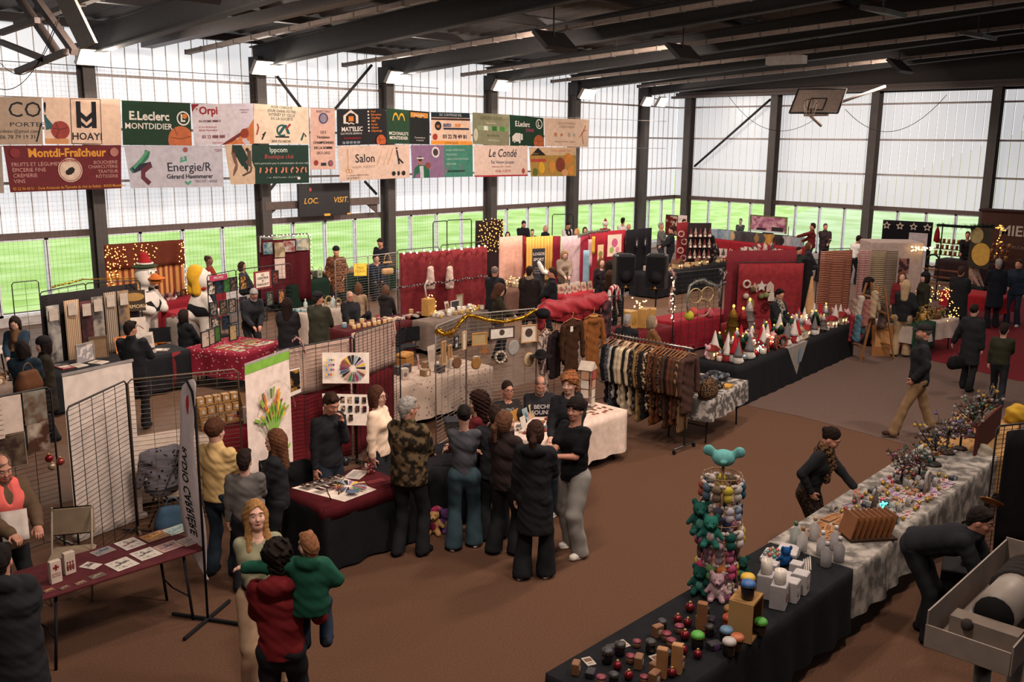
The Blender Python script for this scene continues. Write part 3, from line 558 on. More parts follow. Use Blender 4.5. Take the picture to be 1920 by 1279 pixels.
banner([(992,276),(1080,276),(1080,330),(995,331)],'#9c7a3c',[('r',0,.72,1,1,'#c9ab8a'),('t','C\'est la nouvelle formule',.68,.88,.1,'#b04038'),('p',[(.02,.72),(.18,.98),(.34,.72)],'#241d1c'),('t','Le Croc du Boucher',.18,.78,.08,'#c9a25a'),('r',.02,.5,.34,.6,'#b0453c'),('c',.24,.3,.2,'#d6a32f',{'ax':.8}),('c',.46,.34,.22,'#c98a3c',{'ax':.7}),('c',.64,.4,.25,'#7f3a2a'),('c',.82,.6,.2,'#c9813a'),('c',.88,.2,.17,'#d08a44'),('c',.74,.12,.12,'#cf9a6a',{'ax':1.6}),('c',.1,.15,.14,'#5d6a2a')],'fruit photo banner with oranges around a basketball')

for z,lab in ((5.53,'thin steel cable carrying the upper line of sponsor banners'),(4.42,'thin steel cable carrying the lower line of sponsor banners')):tag(MB().tube([(5.6,BY+.04,z),(34.2,BY+.04,z)],.008,4).build('banner_cable','#6a6260'),lab,'cable')
# ---------- people ----------
SKIN='#b8806a'
def ik(a,b,l1,l2,pole):
 a,b,pole=Vector(a),Vector(b),Vector(pole);d=b-a;L=min(d.length,(l1+l2)*.999)
 d=d.normalized() if d.length>1e-6 else Vector((0,0,-1));b=a+d*L
 x=(l1*l1-l2*l2+L*L)/(2*L);h=sqrt(max(0,l1*l1-x*x));n=pole-d*pole.dot(d)
 n=n.normalized() if n.length>1e-5 else Vector((0,1,0));return a+d*x+n*h,b
ARMS={'down':(.23,.03,.80),'pocket':(.2,.1,.97),'front':(.08,.34,1.08),'cross':(-.13,.2,1.18),'chin':(.05,.19,1.44),'table':(.17,.42,1.0),'phone':(.06,.3,1.25),'hip':(.2,.06,1.02),'up':(.12,.4,1.5),'back':(.1,-.16,.98),'reach':(.1,.6,1.12),'lap':(.1,.3,.98),'clasp':(.02,.24,1.0)}
def person(px,py,z,face,label,top='#22222a',bot='#1e1e24',hair='short',hc='#2a1d18',skin=SKIN,fem=False,h=None,L='down',R='down',lean=0.,hy=0.,hp=0.,sit=False,tk='sweater',bk='jeans',shoe='#1b1a1c',lod=None,extra=(),feet=None,loc=None,squat=0.,grp=None,fat=1.,wr=.004,twist=0.):
 'a figure whose crown stands at height z over the spot seen at (px,py); face 0 looks at the camera, 90 to image right'
 h=h or z;s=h/1.75
 if sit:z=.5+.86*s
 lo=P(px,py,z) if loc is None else Vector(loc)
 if lean and loc is None:
  lo=P(px,py,z-(1-cos(rad(lean)))*.82*s);a_=face_rz(lo,face)+pi/2;k_=sin(rad(lean))*.62*s;lo=lo-Vector((cos(a_)*k_,sin(a_)*k_,0))
 dist=lo.xy.length
 if lod is None:lod=0 if dist<13 else (1 if dist<18 else 2)
 res=(.0125,.019,.027)[lod];fres=(.0075,.012,.018)[lod]
 rz=face_rz(lo,face);root=thing('person',label,'person',(lo.x,lo.y,0),rz,grp)
 wv=Vector;fw=1. if not fem else .9
 dz=(z-h) if not lean else -.02
 ph=random.random()*6
 # joints
 hipz=.93*s+(-(.93*s-.5) if sit else dz-squat)
 la=rad(lean);tw=rad(twist)
 up=wv((0,sin(la),cos(la)));fwd=wv((0,cos(la),-sin(la)));rt=wv((cos(tw),-sin(tw),0))
 pel=wv((0,-sin(la)*.18*s,hipz+.03*s));lum=pel+up*.16*s;ch=pel+up*.36*s+fwd*.01;nk=pel+up*.53*s;
 sh=[nk+up*(-.045*s)+rt*(k*.168*s*fw) for k in (-1,1)]
 hl=rad(lean*.5+hp);hup=wv((0,sin(hl),cos(hl)));hd=nk+hup*.165*s;yw=rad(hy)
 hf=wv((sin(yw)*cos(hl),cos(yw)*cos(hl),-sin(hl)));hr=hf.cross(hup).normalized();hup=hr.cross(hf).normalized()
 Rh=np.array([hr,hf,hup]).T
 hw,hdp,hh=.074*s**.6,.094*s**.6,.118*s**.6
 def HP(x,y,zz):return hd+hr*x*s**.6+hf*y*s**.6+hup*zz*s**.6
 arms=[]
 off=wv((0,0,pel.z-.96*s))
 for i,(k,A) in enumerate(((-1,L),(1,R))):
  if isinstance(A,str):t=wv(ARMS[A]);
  else:t=wv(A)
  if A=='cross':t=t+wv((0,0,.03*k))
  t=wv((t.x*k,t.y,t.z))*s+off
  if lean and not isinstance(A,tuple):t=pel+rt*(t.x)+fwd*t.y*.9+up*(t.z-pel.z)*.9
  e,w=ik(sh[i],t,.285*s,.255*s,wv((k*.55,-.75,-.35)))
  arms.append((sh[i],e,w))
 legs=[]
 for i,k in enumerate((-1,1)):
  hj=pel+wv((k*.088*s,0,-.04*s))
  if sit:kn=hj+wv((k*.06,.42*s,.0));an=kn+wv((0,-.05,-(kn.z-.08)))
  else:
   f=feet[i] if feet else (k*.12,(-.05,.06)[i]);an=wv((f[0]*s,f[1]*s,.085*s if len(f)<3 else f[2]));kn,an=ik(hj,an,.43*s,.43*s,wv((k*.1,1,0)))
  legs.append((hj,kn,an))
 # skin body: head, neck, hands at fine grain, torso and limbs coarse, one mesh
 vs,fs,n=[],[],0
 def push(sd,r):
  nonlocal n
  v,f=sd.net(r);vs.append(v);fs.append(f+n);n +=len(v)
 S_=SDF();S_.ell(HP(0,-.008,.03),(hw,hdp,hh*.82),0,Rh);S_.ell(HP(0,.018,-.045),(hw*.8,hdp*.78,hh*.66),.04,Rh);S_.ell(HP(0,.055,-.088),(.03,.03,.026),.03,Rh)
 S_.cone(HP(0,.085,.012),HP(0,.104,-.03),.008,.0115 if fem else .0145,.012);S_.ell(HP(0,.078,.03),(.045,.014,.01),.02,Rh)
 for k in (-1,1):
  S_.ell(HP(k*.075,-.005,-.015),(.011,.022,.032),.006,Rh);S_.ell(HP(k*.033,.105,.008),(.017,.022,.012),.008,Rh,True);S_.ell(HP(k*.035,.062,-.03),(.026,.026,.024),.02,Rh)
 S_.cone(HP(0,-.02,-.06),nk-up*.03,.054*s*fw,.062*s*fw,.03);S_.cut(nk-up*.05,-up)
 push(S_,fres)
 S_=SDF();wd=fw*fat*.93
 S_.cone(pel,lum,.115*s*wd,.11*s*wd,.05,1.3);S_.cone(lum,ch,.11*s*wd,.125*s*wd,.05,1.32);S_.cone(ch,nk-up*.06*s,.12*s*wd,.07*s,.05,1.45)
 for a,e,w in arms:S_.cone(a,e,.046*s,.037*s,.05);S_.cone(e,w,.037*s,.026*s,.02)
 for a,kn,an in legs:S_.cone(a,kn,.083*s,.055*s,.05);S_.cone(kn,an,.055*s,.038*s,.03)
 push(S_,res*1.6)
 for i,(a,e,w) in enumerate(arms):
  k=(-1,1)[i];d=(w-e).normalized();sd=SDF();hl_=s
  side=d.cross(wv((0,0,1)));side=side.normalized() if side.length>.2 else wv((0,1,0))
  if abs(d.z)>.8:side=wv((0,1,0));side=(side-d*side.dot(d)).normalized()
  pn=d.cross(side).normalized()*(-k if abs(d.z)>.8 else 1.)
  if pn.x*k>0 and abs(d.z)>.8:pn=-pn
  if abs(d.z)<=.8 and pn.z>0:pn=-pn
  sd.cone(w-d*.05,w+d*.02,.026*s,.026*s,.02);sd.cone(w+d*.01,w+d*.08*s,.021*s,.019*s,.02,1.75,side)
  if lod<2:
   for j in range(4):
    b_=w+d*.085*s+side*(.031-.0205*j)*s;ln=(.062,.074,.07,.054)[j]*s
    m_=b_+d*ln*.5+pn*.012;t_=m_+(d*.55+pn*.8).normalized()*ln*.5
    sd.cone(b_-d*.02,m_,.0095*s,.009*s,.006);sd.cone(m_,t_,.009*s,.0075*s,.004)
   tb=w+d*.025+side*.026*s;sd.cone(tb,tb+(d*.5+side*.6+pn*.5).normalized()*.05*s,.012*s,.010*s,.012);tb2=tb+(d*.5+side*.6+pn*.5).normalized()*.05*s;sd.cone(tb2,tb2+(d*.9+pn*.4).normalized()*.032*s,.010*s,.008*s,.004)
  else:sd.cone(w+d*.08*s,w+d*.14*s+pn*.03,.017*s,.012*s,.015,2.2,side)
  push(sd,(.006,.009,.017)[lod])
 body=np_obj('body',np.concatenate(vs),np.concatenate(fs),mat(skin,.6,var=.05),root)
 # face details
 if lod<2:
  for k in (-1,1):
   e=MB();e.ball(HP(k*.032,.085,.008),(.0115*s**.6,.0105*s**.6,.0072*s**.6),0,8,6);e.ball(HP(k*.032,.0925,.007),.0058*s**.6,1,6,5);e.build('eye',['#cdbfb6','#241813'],root)
   e=MB();e.tube([HP(k*.05,.08,.028),HP(k*.034,.095,.036),HP(k*.017,.097,.03)],.0045,5);e.build('eyebrow',hc if hc !='#e0e0e0' else '#8a8a8a',root)
  m_=MB();m_.tube([HP(-.024,.088,-.063),HP(-.01,.1,-.06),HP(.01,.1,-.06),HP(.024,.088,-.063)],[.003,.006,.006,.003],5);m_.build('lips',mat('#8e4a45' if fem else '#94594e',.5),root)
 # trousers, skirt
 fl={'jeans':(.0,.03),'wide':(.01,.06),'slim':(-.005,.008),'cargo':(.02,.045)}.get(bk,(0,.03))
 if bk=='skirt':
  T=SDF();T.cone(pel+up*.06*s,pel-wv((0,0,.5*s)),.13*s*wd,.19*s,.02,1.2);T.cut((0,0,.42*s),(0,0,-1));T.mesh(res,bot,'skirt',root) if False else None
 T=SDF();T.cone(pel+up*.07*s,pel-up*.02*s,.128*s*wd,.13*s*wd,.03,1.25)
 for (a,kn,an) in legs:
  T.cone(a+wv((0,-.01,0)),kn,(.1+fl[0])*s,(.068+fl[0])*s,.03);T.cone(kn,an-wv((0,0,.03*s)),(.068+fl[0])*s,(.05+fl[1])*s,.03)
 T.cone(pel-wv((0,0,.03*s)),pel-wv((0,0,.1*s)),.125*s*wd,.1*s*wd,.04,1.3);T.wrinkle(wr*1.1,17,ph)
 if bk=='skirt':T.cone(pel+up*.05*s,wv((0,0,.16*s)),.135*s*wd,.27*s,.04,1.1)
 T.cut((0,0,.035*s),(0,0,-1));T.cut(pel+up*.1*s,up);T.mesh(res,bot,'skirt' if bk=='skirt' else 'trousers',root)
 # shoes
 for i,(a,kn,an) in enumerate(legs):
  k=(-1,1)[i];q=SDF();zz=an.z-.085*s;q.cone((an.x,an.y-.05*s,zz+.045*s),(an.x+k*.025,an.y+.13*s,zz+.035*s),.045*s,.04*s,.02,1.1,(1,0,0));q.cone((an.x,an.y-.02,zz+.05*s),(an.x,an.y-.02,zz+.11*s),.045*s,.042*s,.03);q.cut((0,0,max(.004,zz+.004)),(0,0,-1))
  so=q.mesh(max(res,.016),shoe,'shoe',root)
  if lod==0 and shoe !='#1b1a1c':sb=MB();sb.lathe([(.049,0),(.052,.02),(.047,.028)],12,0,(an.x+k*.012,an.y+.04*s,zz+.004),True,None,1,2.6);sb.build('sole','#d6cdc6',so)
 # top garment
 tk_=tk.split('+');base=tk_[0]
 o_,hem,sl={'sweater':(.014,-.07,.97),'tee':(.014,-.09,.0),'jacket':(.026,-.12,.97),'coat':(.03,-.42,.97),'long':(.032,-.62,.97),'vest':(.024,-.1,-1),'slim':(.008,-.04,.97)}[base]
 if sit:hem=max(hem,-.12)
 G=SDF();o_ *=1.0
 G.cone(pel,lum,.122*s*wd+o_,.113*s*wd+o_,.05,1.28);G.cone(lum,ch,.113*s*wd+o_,.126*s*wd+o_,.05,1.3);G.cone(ch,nk-up*.06*s,.122*s*wd+o_*.9,.075*s+o_*.6,.05,1.45)
 if fem and lean<30:
  for k in (-1,1):G.ell(ch+fwd*.095*s+rt*k*.065*s-up*.01,(.062*s,.05*s,.06*s),.04)
 if hem<-.2:G.cone(pel,pel+wv((0,0,hem*s)),.13*s*wd+o_,.155*s*wd+o_,.04,1.25)
 elif base !='slim':G.cone(pel,pel-up*.1*s,.13*s*wd+o_,.132*s*wd+o_,.03,1.25)
 for i,(a,e,w) in enumerate(arms):
  if sl>=0:
   G.cone(a-up*.01,e if sl>.5 else a.lerp(e,.72),.052*s+o_,(.043*s if sl>.5 else .056*s)+o_,.05)
   if sl>.5:G.cone(e,e.lerp(w,sl),.042*s+o_,.031*s+o_*.9,.015)
 if 'roll' in tk_:G.cone(nk-up*.05,nk+hup*.045,.07*s,.062*s,.02)
 if 'hood' in tk_:
  G.ell(nk-fwd*.1*s-up*.0*s,(.125*s,.075*s,.085*s),.03);
  for k in (-1,1):G.cone(nk-fwd*.09*s+rt*k*.09*s,nk+fwd*.07*s+rt*k*.05*s-up*.05*s,.04*s,.028*s,.03)
 elif base in ('jacket','coat','long') or 'collar' in tk_:G.cone(nk-up*.05*s,nk+hup*.015,.078*s,.082*s,.02)
 G.wrinkle(wr,21,ph+1);G.wrinkle(wr*.7,43,ph)
 G.cut(pel+wv((0,0,hem*s)),wv((0,0,-1)) if hem<-.2 else -up)
 if 'hood' not in tk_ and 'roll' not in tk_ and base not in ('jacket','coat','long') and 'collar' not in tk_:G.cone(nk-up*.02+fwd*.01,nk+hup*.05,.066*s,.07*s,sub=True)
 nm={'sweater':'sweater','tee':'t_shirt','jacket':'jacket','coat':'coat','long':'coat','vest':'waistcoat','slim':'sweater'}[base]
 gtop=G.mesh(res,top,nm,root)
 # hair
 if hair !='bald':
  q=SDF();o2=.008 if hair in ('short','thin','bun') else .012
  q.ell(HP(0,-.016,.04),(hw+o2,hdp+o2,hh*.82+o2),0,Rh)
  if hair in ('bob','long','pony','curly','mop'):q.ell(HP(0,-.03,-.01),(hw+.022,hdp*.85+.01,hh+.01),.03,Rh)
  if hair=='short':q.cone(HP(-.035,.062,.098),HP(.05,.055,.1),.02,.026,.02);q.cone(HP(0,-.07,-.0),HP(0,-.062,-.06),.052,.045,.03)
  if hair=='bob':
   for k in (-1,1):q.cone(HP(k*.07,.0,.02),HP(k*.078,.01,-.1),.034,.03,.02)
   q.cone(HP(0,-.06,0),HP(0,-.065,-.1),.07,.06,.03)
  if hair=='long':
   for k in (-1,1):q.cone(HP(k*.066,-.0,.02),HP(k*.078,.01,-.2),.026,.028,.03);q.cone(HP(k*.078,.01,-.18),nk+rt*k*.085*s+fwd*.15*s-up*.24*s,.036,.022,.02)
   q.cone(HP(0,-.06,0),nk-fwd*.1*s-up*.14*s,.07,.05,.04,1.5)
  if hair=='bun':q.ell(HP(0,-.108,.055),(.036,.034,.036),.012)
  if hair=='pony':q.cone(HP(0,-.1,.02),HP(0,-.15,-.05),.03,.036,.02);q.cone(HP(0,-.15,-.05),HP(0,-.13,-.22),.036,.02,.02)
  if hair in ('curly','mop'):
   q.ell(HP(0,-.02,.07),(hw+.035,hdp+.03,hh*.7+.02),.02,Rh)
   if hair=='mop':q.cone(HP(-.04,.08,.085),HP(.04,.085,.085),.03,.03,.02)
   else:q.cone(HP(0,-.05,0),HP(0,-.08,-.17),.1,.085,.04)
  if hair=='fringe':
   q.ell(HP(0,-.01,.055),(hw+.022,hdp+.024,hh*.75+.012),.02,Rh);q.cone(HP(-.045,.085,.06),HP(.045,.085,.055),.024,.024,.02)
  # clear the face
  lowc={'short':-.01,'bun':-.03,'thin':.02}.get(hair,-.5)
  fz=.128 if hair not in ('mop','fringe') else .105
  q.ell(HP(0,.10,-.045),(hw*1.0,.085,fz),.012,Rh,True)
  if hair in ('short','thin','mop','fringe','bun'):q.ell(HP(0,.07,-.08),(.2,.1,.115),.02,Rh,True);q.cut(HP(0,0,-.085),-hup)
  if hair=='thin':q.ell(HP(0,.03,.14),(.06,.1,.06),.01,Rh,True)
  if hair in ('curly','mop'):q.wrinkle(.010,75,ph);q.wrinkle(.006,120,ph)
  else:q.wrinkle(.003,90,ph)
  q.mesh(fres*1.15,mat(hc,.85,var=.35,scale=45),'hair',root)
 for e in extra:
  nm,*o=e if isinstance(e,tuple) else (e,)
  c=o[0] if o else '#222222';mb=MB()
  if nm=='glasses':
   for k in (-1,1):mb.tube([HP(k*.033+.026*cos(t),.112,.006+.02*sin(t)) for t in [2*pi*j/12 for j in range(13)]],.003,4,cap=False);mb.tube([HP(k*.06,.11,.01),HP(k*.078,.01,.01)],.003,4)
   mb.tube([HP(-.008,.113,.01),HP(.008,.113,.01)],.003,4);mb.build('glasses',c,root)
  elif nm=='beard':
   q=SDF();q.ell(HP(0,.035,-.085),(hw*.92,.078,.06),0,Rh);q.ell(HP(0,.09,-.03),(.05,.06,.024),.02,Rh,True);q.ell(HP(0,.115,-.062),(.022,.02,.007),.004,Rh,True);q.cut(HP(0,0,-.035),hup);q.wrinkle(.003,90);q.mesh(fres*1.1,mat(c,.9,var=.3,scale=40),'beard',root)
  elif nm=='beanie':
   q=SDF();q.ell(HP(0,-.012,.06),(hw+.022,hdp+.022,hh*.72+.02),0,Rh);q.cone(HP(0,-.01,.05),HP(0,-.01,.062),hw+.026,hw+.026,.005,1.2,hf);q.cut(HP(0,0,.035),-hup+hf*-.12);q.mesh(fres*1.2,c,'hat',root)
  elif nm=='cap':
   q=SDF();q.ell(HP(0,-.01,.06),(hw+.02,hdp+.02,hh*.68+.012),0,Rh);q.cut(HP(0,0,.045),-hup);q.mesh(fres*1.2,c,'hat',root);hat=root.children[-1]
   q=SDF();q.ell(HP(0,.11,.048),(.07,.075,.012),0,Rh);q.mesh(fres*1.1,c,'brim',hat)
  elif nm=='santa':
   q=SDF();q.ell(HP(0,-.01,.06),(hw+.025,hdp+.025,hh*.7+.02),0,Rh);q.cone(HP(0,0,.12),HP(.05,-.08,.22),.06,.03,.04);q.cut(HP(0,0,.045),-hup);q.mesh(fres*1.2,'#8e1d24','hat',root)
   q=SDF();q.cone(HP(0,-.01,.05),HP(0,-.01,.055),hw+.035,hw+.035,0,1.2,hf);q.ell(HP(.055,-.09,.235),(.035,.035,.035),0);q.mesh(fres*1.3,'#d8d0cc','hat_trim',root)
  elif nm=='scarf':
   q=SDF();q.cone(nk-up*.03,nk+hup*.03,.1*s,.095*s,.02);q.cone(nk+fwd*.08,ch+fwd*.15*s+up*.02,.055,.045,.04);q.cone(nk+fwd*.08+rt*.05,ch+fwd*.15*s-up*.15+rt*.05,.04,.04,.03);q.wrinkle(.006,50);q.mesh(res,c,'scarf',root)
  elif nm=='vest':
   q=SDF();q.cone(pel,lum,.13*s*wd+o_,.12*s*wd+o_,.05,1.28);q.cone(lum,ch,.12*s*wd+o_,.133*s*wd+o_,.05,1.3);q.cone(ch,nk-up*.05*s,.13*s*wd+o_,.09*s+o_,.05,1.45);q.cone(nk-up*.12,nk+up*.1-fwd*.0,.03,.115,sub=True);q.cone(nk+fwd*.2-up*.2,nk+fwd*.12+up*.05,.03,.07,sub=True);q.cut(pel-up*.06,-up);q.mesh(res,c,'waistcoat',gtop)
  elif nm=='stripe':
   for k in (-1,1):mb.tube([ch-fwd*.12+rt*k*.0+up*.02,ch+rt*k*.16*s-fwd*.08,ch+rt*k*.2*s],.014,4)
   mb.build('stripe',c,gtop)
  elif nm=='earring':
   for k in (-1,1):mb.tube([HP(k*.082+.0,.02*cos(t),-.07+.02*sin(t)) for t in [2*pi*j/10 for j in range(11)]],.004,4)
   mb.build('earring',c,root)
  elif nm=='collar':
   q=SDF();q.cone(nk-up*.05*s,nk+hup*.02,.082*s,.09*s,.02);q.cone(nk+fwd*.1+rt*.05,lum+fwd*.13*s+rt*.04,.035,.03,.02);q.cone(nk+fwd*.1-rt*.05,lum+fwd*.13*s-rt*.04,.035,.03,.02);q.mesh(res,c,'collar',gtop)
  elif nm=='band':mb.tube([sh[1]+up*.05,ch+fwd*.17-rt*.02,pel+fwd*.14-rt*.16],.014,5);mb.tube([sh[1]+up*.05,ch-fwd*.16,pel-fwd*.13-rt*.16],.014,5);mb.build('bag_strap',c,root)
  elif nm=='vestbands':
   for zz in (.05,-.06):mb.tube([lum+up*zz*s+(rt*cos(t)*.19+fwd*sin(t)*.155)*s for t in [2*pi*j/18 for j in range(19)]],.024,5)
   mb.build('reflective_band',c,gtop)
  elif nm=='belt':mb.tube([pel+up*.07*s+(rt*cos(t)*.168+fwd*sin(t)*.138)*s*wd for t in [2*pi*j/18 for j in range(19)]],.018,5);mb.build('belt',c,root)
  elif nm=='print':
   for rr,w_ in enumerate(('BECH!','SOUND')):mb.text(w_,.085,lambda x,y:ch-rt*x+up*(y+.03-.085*rr)+fwd*(.15*fat+.03)*s,0,bold=.03)
   mb.build('print',c,gtop)
  elif nm=='cuff':
   a,e,w=arms[0]
   for j,cc in enumerate(('#c9c4bb','#4a6a70','#c9c4bb')):b=MB();b.tube([e.lerp(w,.86+.04*j),e.lerp(w,.9+.04*j)],.047*s,10);b.build('cuff',cc,gtop)
 root['hand_l']=list(root.matrix_basis @ arms[0][2]) if False else 0
 del root['hand_l']
 Mx=Matrix.Translation(root.location) @ Matrix.Rotation(rz,4,'Z')
 return root,[Mx @ a[2] for a in arms],(Mx @ hd,Mx @ nk,Mx @ pel)
# ---------- the visitors and stallholders ----------
FAIR,MID,DARK='#c99a86','#b8806a','#6e4a3c'
BKc,BK2,NV,GR,BR='#222226','#28272c','#262b36','#55524f','#4a3426'
CAMO=pat('#221c14','#63503a','noise',13,.46,.56)
LEO=pat('#6a4c32','#17120f','noise',42,.46,.52);LEO2=pat('#3d2a1c','#120e0c','noise',40,.44,.5)
# foreground
person(480,950,1.68,8,'young woman with long strawberry blonde hair, sage top and beige cargo trousers, smiling up','#85826a','#b8987c','long','#8f683f',FAIR,True,tk='slim',bk='cargo',L=(.0,.2,.98),R=(.06,.2,.93),hp=-14,extra=(('belt','#242020'),))
man,mh,mj=person(520,1026,1.74,172,'person in a shiny dark red hooded sweatshirt seen from behind, carrying a small child','#6e1f22',BKc,'mop','#1d1512',MID,tk='sweater+hood',L=(.1,.3,1.05),R=(.2,.22,1.12),shoe='#7b8494',wr=.006)
gp=man.location+Vector((_r0[0],_r0[1],0))*.23+Vector((_f[0],_f[1],0)).normalized()*-.02
person(0,0,1.82,172,'small child in a green hooded padded jacket with striped cuff, carried on an arm','#1d4a3a','#2b3444','short','#7a5138',FAIR,h=1.12,loc=(gp.x,gp.y,0),tk='jacket+hood',L=(.8,-.02,1.42),R=(.2,.3,1.2),hy=-35,extra=('cuff',),feet=((-.12,.25,.92),(.14,.2,.95)))
person(403,793,1.72,140,'boy in a pale yellow hooded sweatshirt beside the tall white feather flag','#c7a672','#27313c','fringe','#4a2d20',FAIR,tk='sweater+collar',L='down',R='front',wr=.006)
person(457,850,1.5,172,'short dark haired child in a grey jumper seen from behind','#5f5a58',BKc,'short','#241a17',FAIR,tk='sweater',L='down',R='front')
person(515,812,1.6,-100,'woman with long brown hair and black jacket in front of the tree roller banner',BKc,BKc,'long','#5a3826',FAIR,True,tk='jacket',L='front',R='down')
person(613,738,1.76,38,'young man in black jumper touching his face, behind the table of ribbon charts','#222226','#262c38','short','#33221b',MID,tk='sweater+roll',L='chin',R='down',hp=24)
person(708,730,1.68,62,'woman in a cream turtleneck with brown bob and glasses','#e2c6ae',BKc,'bob','#4a2d22',FAIR,True,tk='sweater+roll',L='down',R='down',fat=1.08,extra=(('glasses','#5b4037'),))
person(765,750,1.84,152,'grey haired man in a brown camouflage jacket seen from behind',CAMO,'#242428','short','#8d8782',MID,tk='jacket+collar',L='front',R='front',hy=25,fat=1.15,extra=(('glasses','#3a3230'),))
person(870,765,1.69,178,'young woman in grey long sleeved top and blue green jeans, dark braid down her neck','#45444a','#36474f','bun','#1d1715',FAIR,True,tk='slim',bk='wide',L='cross',R='cross',shoe='#2a2628')
person(896,742,1.66,-95,'woman with big dark curly hair and burgundy top leaning toward the braided girl','#5e1f24',BKc,'curly','#2b1a16',FAIR,True,tk='sweater',L='front',R='front')
person(928,765,1.62,175,'dark haired person almost hidden between the curly haired woman and the ponytail girl',BK2,BKc,'short','#2a1d18',FAIR,tk='jacket',L='front',R='front')
person(948,778,1.66,150,'woman with a brown ponytail in a dark brown leather jacket','#2b2120',BKc,'pony','#5a3c2c',FAIR,True,tk='jacket',bk='wide',L='front',R='front',hy=35)
person(1005,795,1.74,168,'girl in a long black hooded coat and wide black trousers seen from behind','#1f1f22','#1f1f23','pony','#33201a',FAIR,True,tk='coat+hood',bk='wide',L='down',R='front',shoe='#8c8480')
person(1068,706,1.82,-22,'curly ginger haired young man in a black hooded jumper','#222226','#2a3038','mop','#8a5636',FAIR,tk='sweater+hood',L='front',R='front',shoe='#c9c0b8')
person(1080,752,1.82,-48,'young man in black t-shirt and grey jeans gesturing with both hands','#161619','#8a8580','fringe','#1c1513',MID,tk='tee',bk='cargo',L=(.02,.34,1.2),R=(.05,.36,1.05),shoe='#d3cbc2',hy=-15,feet=((-.13,.0),(.14,-.12)))
person(952,715,1.3,25,'seated woman with glasses and dark tied hair in a black and cream cardigan','#2a2626',BKc,'bun','#2b1d19',MID,True,h=1.66,sit=True,tk='sweater',L='table',R='front',fat=1.1,extra=(('glasses','#2a2220'),))
person(1012,700,1.3,10,'seated man in a black t-shirt with white print, looking down','#242428',BKc,'thin','#6b5a52',MID,h=1.76,sit=True,tk='tee',L='table',R='table',hp=26,fat=1.2,extra=(('print','#b5aeb0'),('beard','#7b6a60')))
person(-2,858,1.7,20,'volunteer in a coral red high visibility vest holding a white sheet','#5a4838',BKc,'thin','#6b5348',MID,tk='jacket',L=(.16,.34,1.1),R=(.1,.36,1.1),hp=15,extra=(('vest','#dd6660'),('vestbands','#b9aca4')))
person(30,1030,1.64,165,'large dark figure in a black coat with back turned beside the wine red leaflet table','#232326','#141316','short','#1b1614',MID,loc=(2.17,7.28,0),tk='coat+hood',L='front',R='front',fat=1.35)
person(1558,803,1.64,78,'woman with dark bun and leopard scarf reaching over the jewellery table','#202024',LEO2,'bun','#1f1512',MID,True,tk='sweater',bk='cargo',L='reach',R='hip',lean=14,hp=20,extra=(('scarf',LEO),))
person(1832,922,1.74,80,'man in black bending low behind the goods table','#1f1f23','#212125','short','#211a18',MID,lean=68,tk='jacket',L=(.1,.62,.75),R=(.15,.6,.72),hp=-20,loc=(8.85,2.85,0))
person(1733,612,1.84,-80,'bearded old man in flat cap, black jacket and khaki trousers walking','#222226','#8a6f52','thin','#5b524e',MID,tk='jacket+collar',L='pocket',R='down',feet=((-.1,.32),(.1,-.3)),shoe='#3a2620',extra=(('cap','#232022'),('beard','#4c4440')))
person(1828,574,1.66,160,'woman in a long black coat carrying a black handbag','#202024','#212125','bun','#1d1715',FAIR,True,tk='coat',L=(.4,.08,.86),R='down',feet=((-.1,.12),(.1,-.12)))
person(1884,610,1.5,170,'boy in an olive dark jumper walking away','#2a2a1f','#22242a','short','#1f1714',FAIR,tk='sweater',L='down',R='front',feet=((-.1,.15),(.1,-.15)))
person(1700,528,1.7,170,'blonde person in black jacket and loose beige trousers by the scarf ladder','#222226','#9c8468','long','#a38a6c',FAIR,True,tk='jacket',bk='wide',L='front',R='pocket')
# behind the first row
person(42,644,1.66,165,'person in dark teal coat wearing a brown leather backpack','#1e2b36','#1d1c22','bob','#1f1817',FAIR,tk='coat',L='table',R='front')
person(80,637,1.6,-85,'woman with a dark headband and gold hoop earring facing the backpack wearer','#2a241d',BKc,'bob','#1f1817',FAIR,True,tk='coat',L='front',R='front',extra=(('earring','#b98a3a'),('beanie','#1d1a1d')))
person(29,596,1.6,-20,'woman in blue grey coat with a thick brown scarf near the lawn windows','#22303c',BKc,'bob','#241a18',FAIR,True,tk='jacket',L='table',R='front',hp=20,extra=(('scarf','#5a3f2c'),))
person(187,581,1.3,75,'seated grey haired man in black before the marbled cloth display','#212126',BKc,'short','#8d8a87',MID,h=1.72,sit=True,tk='jacket',L='lap',R='lap')
person(244,606,1.76,165,'man in a black jacket with a white back stripe, seen from behind','#232328','#222226','short','#231a17',MID,tk='jacket',L='front',R=(.1,.3,1.3),hy=35,extra=(('stripe','#b9b4b2'),))
person(345,580,1.3,120,'person in dark jacket sitting on a chair with back half turned by the red cloths','#1b1b1f','#262a35','bob','#231a17',FAIR,h=1.68,sit=True,tk='jacket',L='lap',R='lap')
person(391,481,1.72,80,'balding man leaning beside the yellow caped mascot costume','#7e2a22',NV,'thin','#3a2a24',DARK,tk='sweater',L='front',R='down')
person(454,491,1.3,70,'brown haired woman at a back stall beyond the picture grid','#4a4650',BKc,'bob','#3f291f',FAIR,True,h=1.65,sit=True,tk='sweater',L='lap',R='lap')
person(475,541,1.72,20,'grey haired man with glasses bending over his framed pictures','#26262b',BKc,'short','#8a8583',MID,lean=18,hp=25,tk='jacket',L='front',R='front',extra=(('glasses','#2a2624'),('beard','#8a8583')))
person(561,465,1.66,-15,'fair long haired seller in dark teal jacket before the burgundy photo stand','#23323c',BKc,'long','#8a6e50',MID,tk='jacket',L='front',R='down')
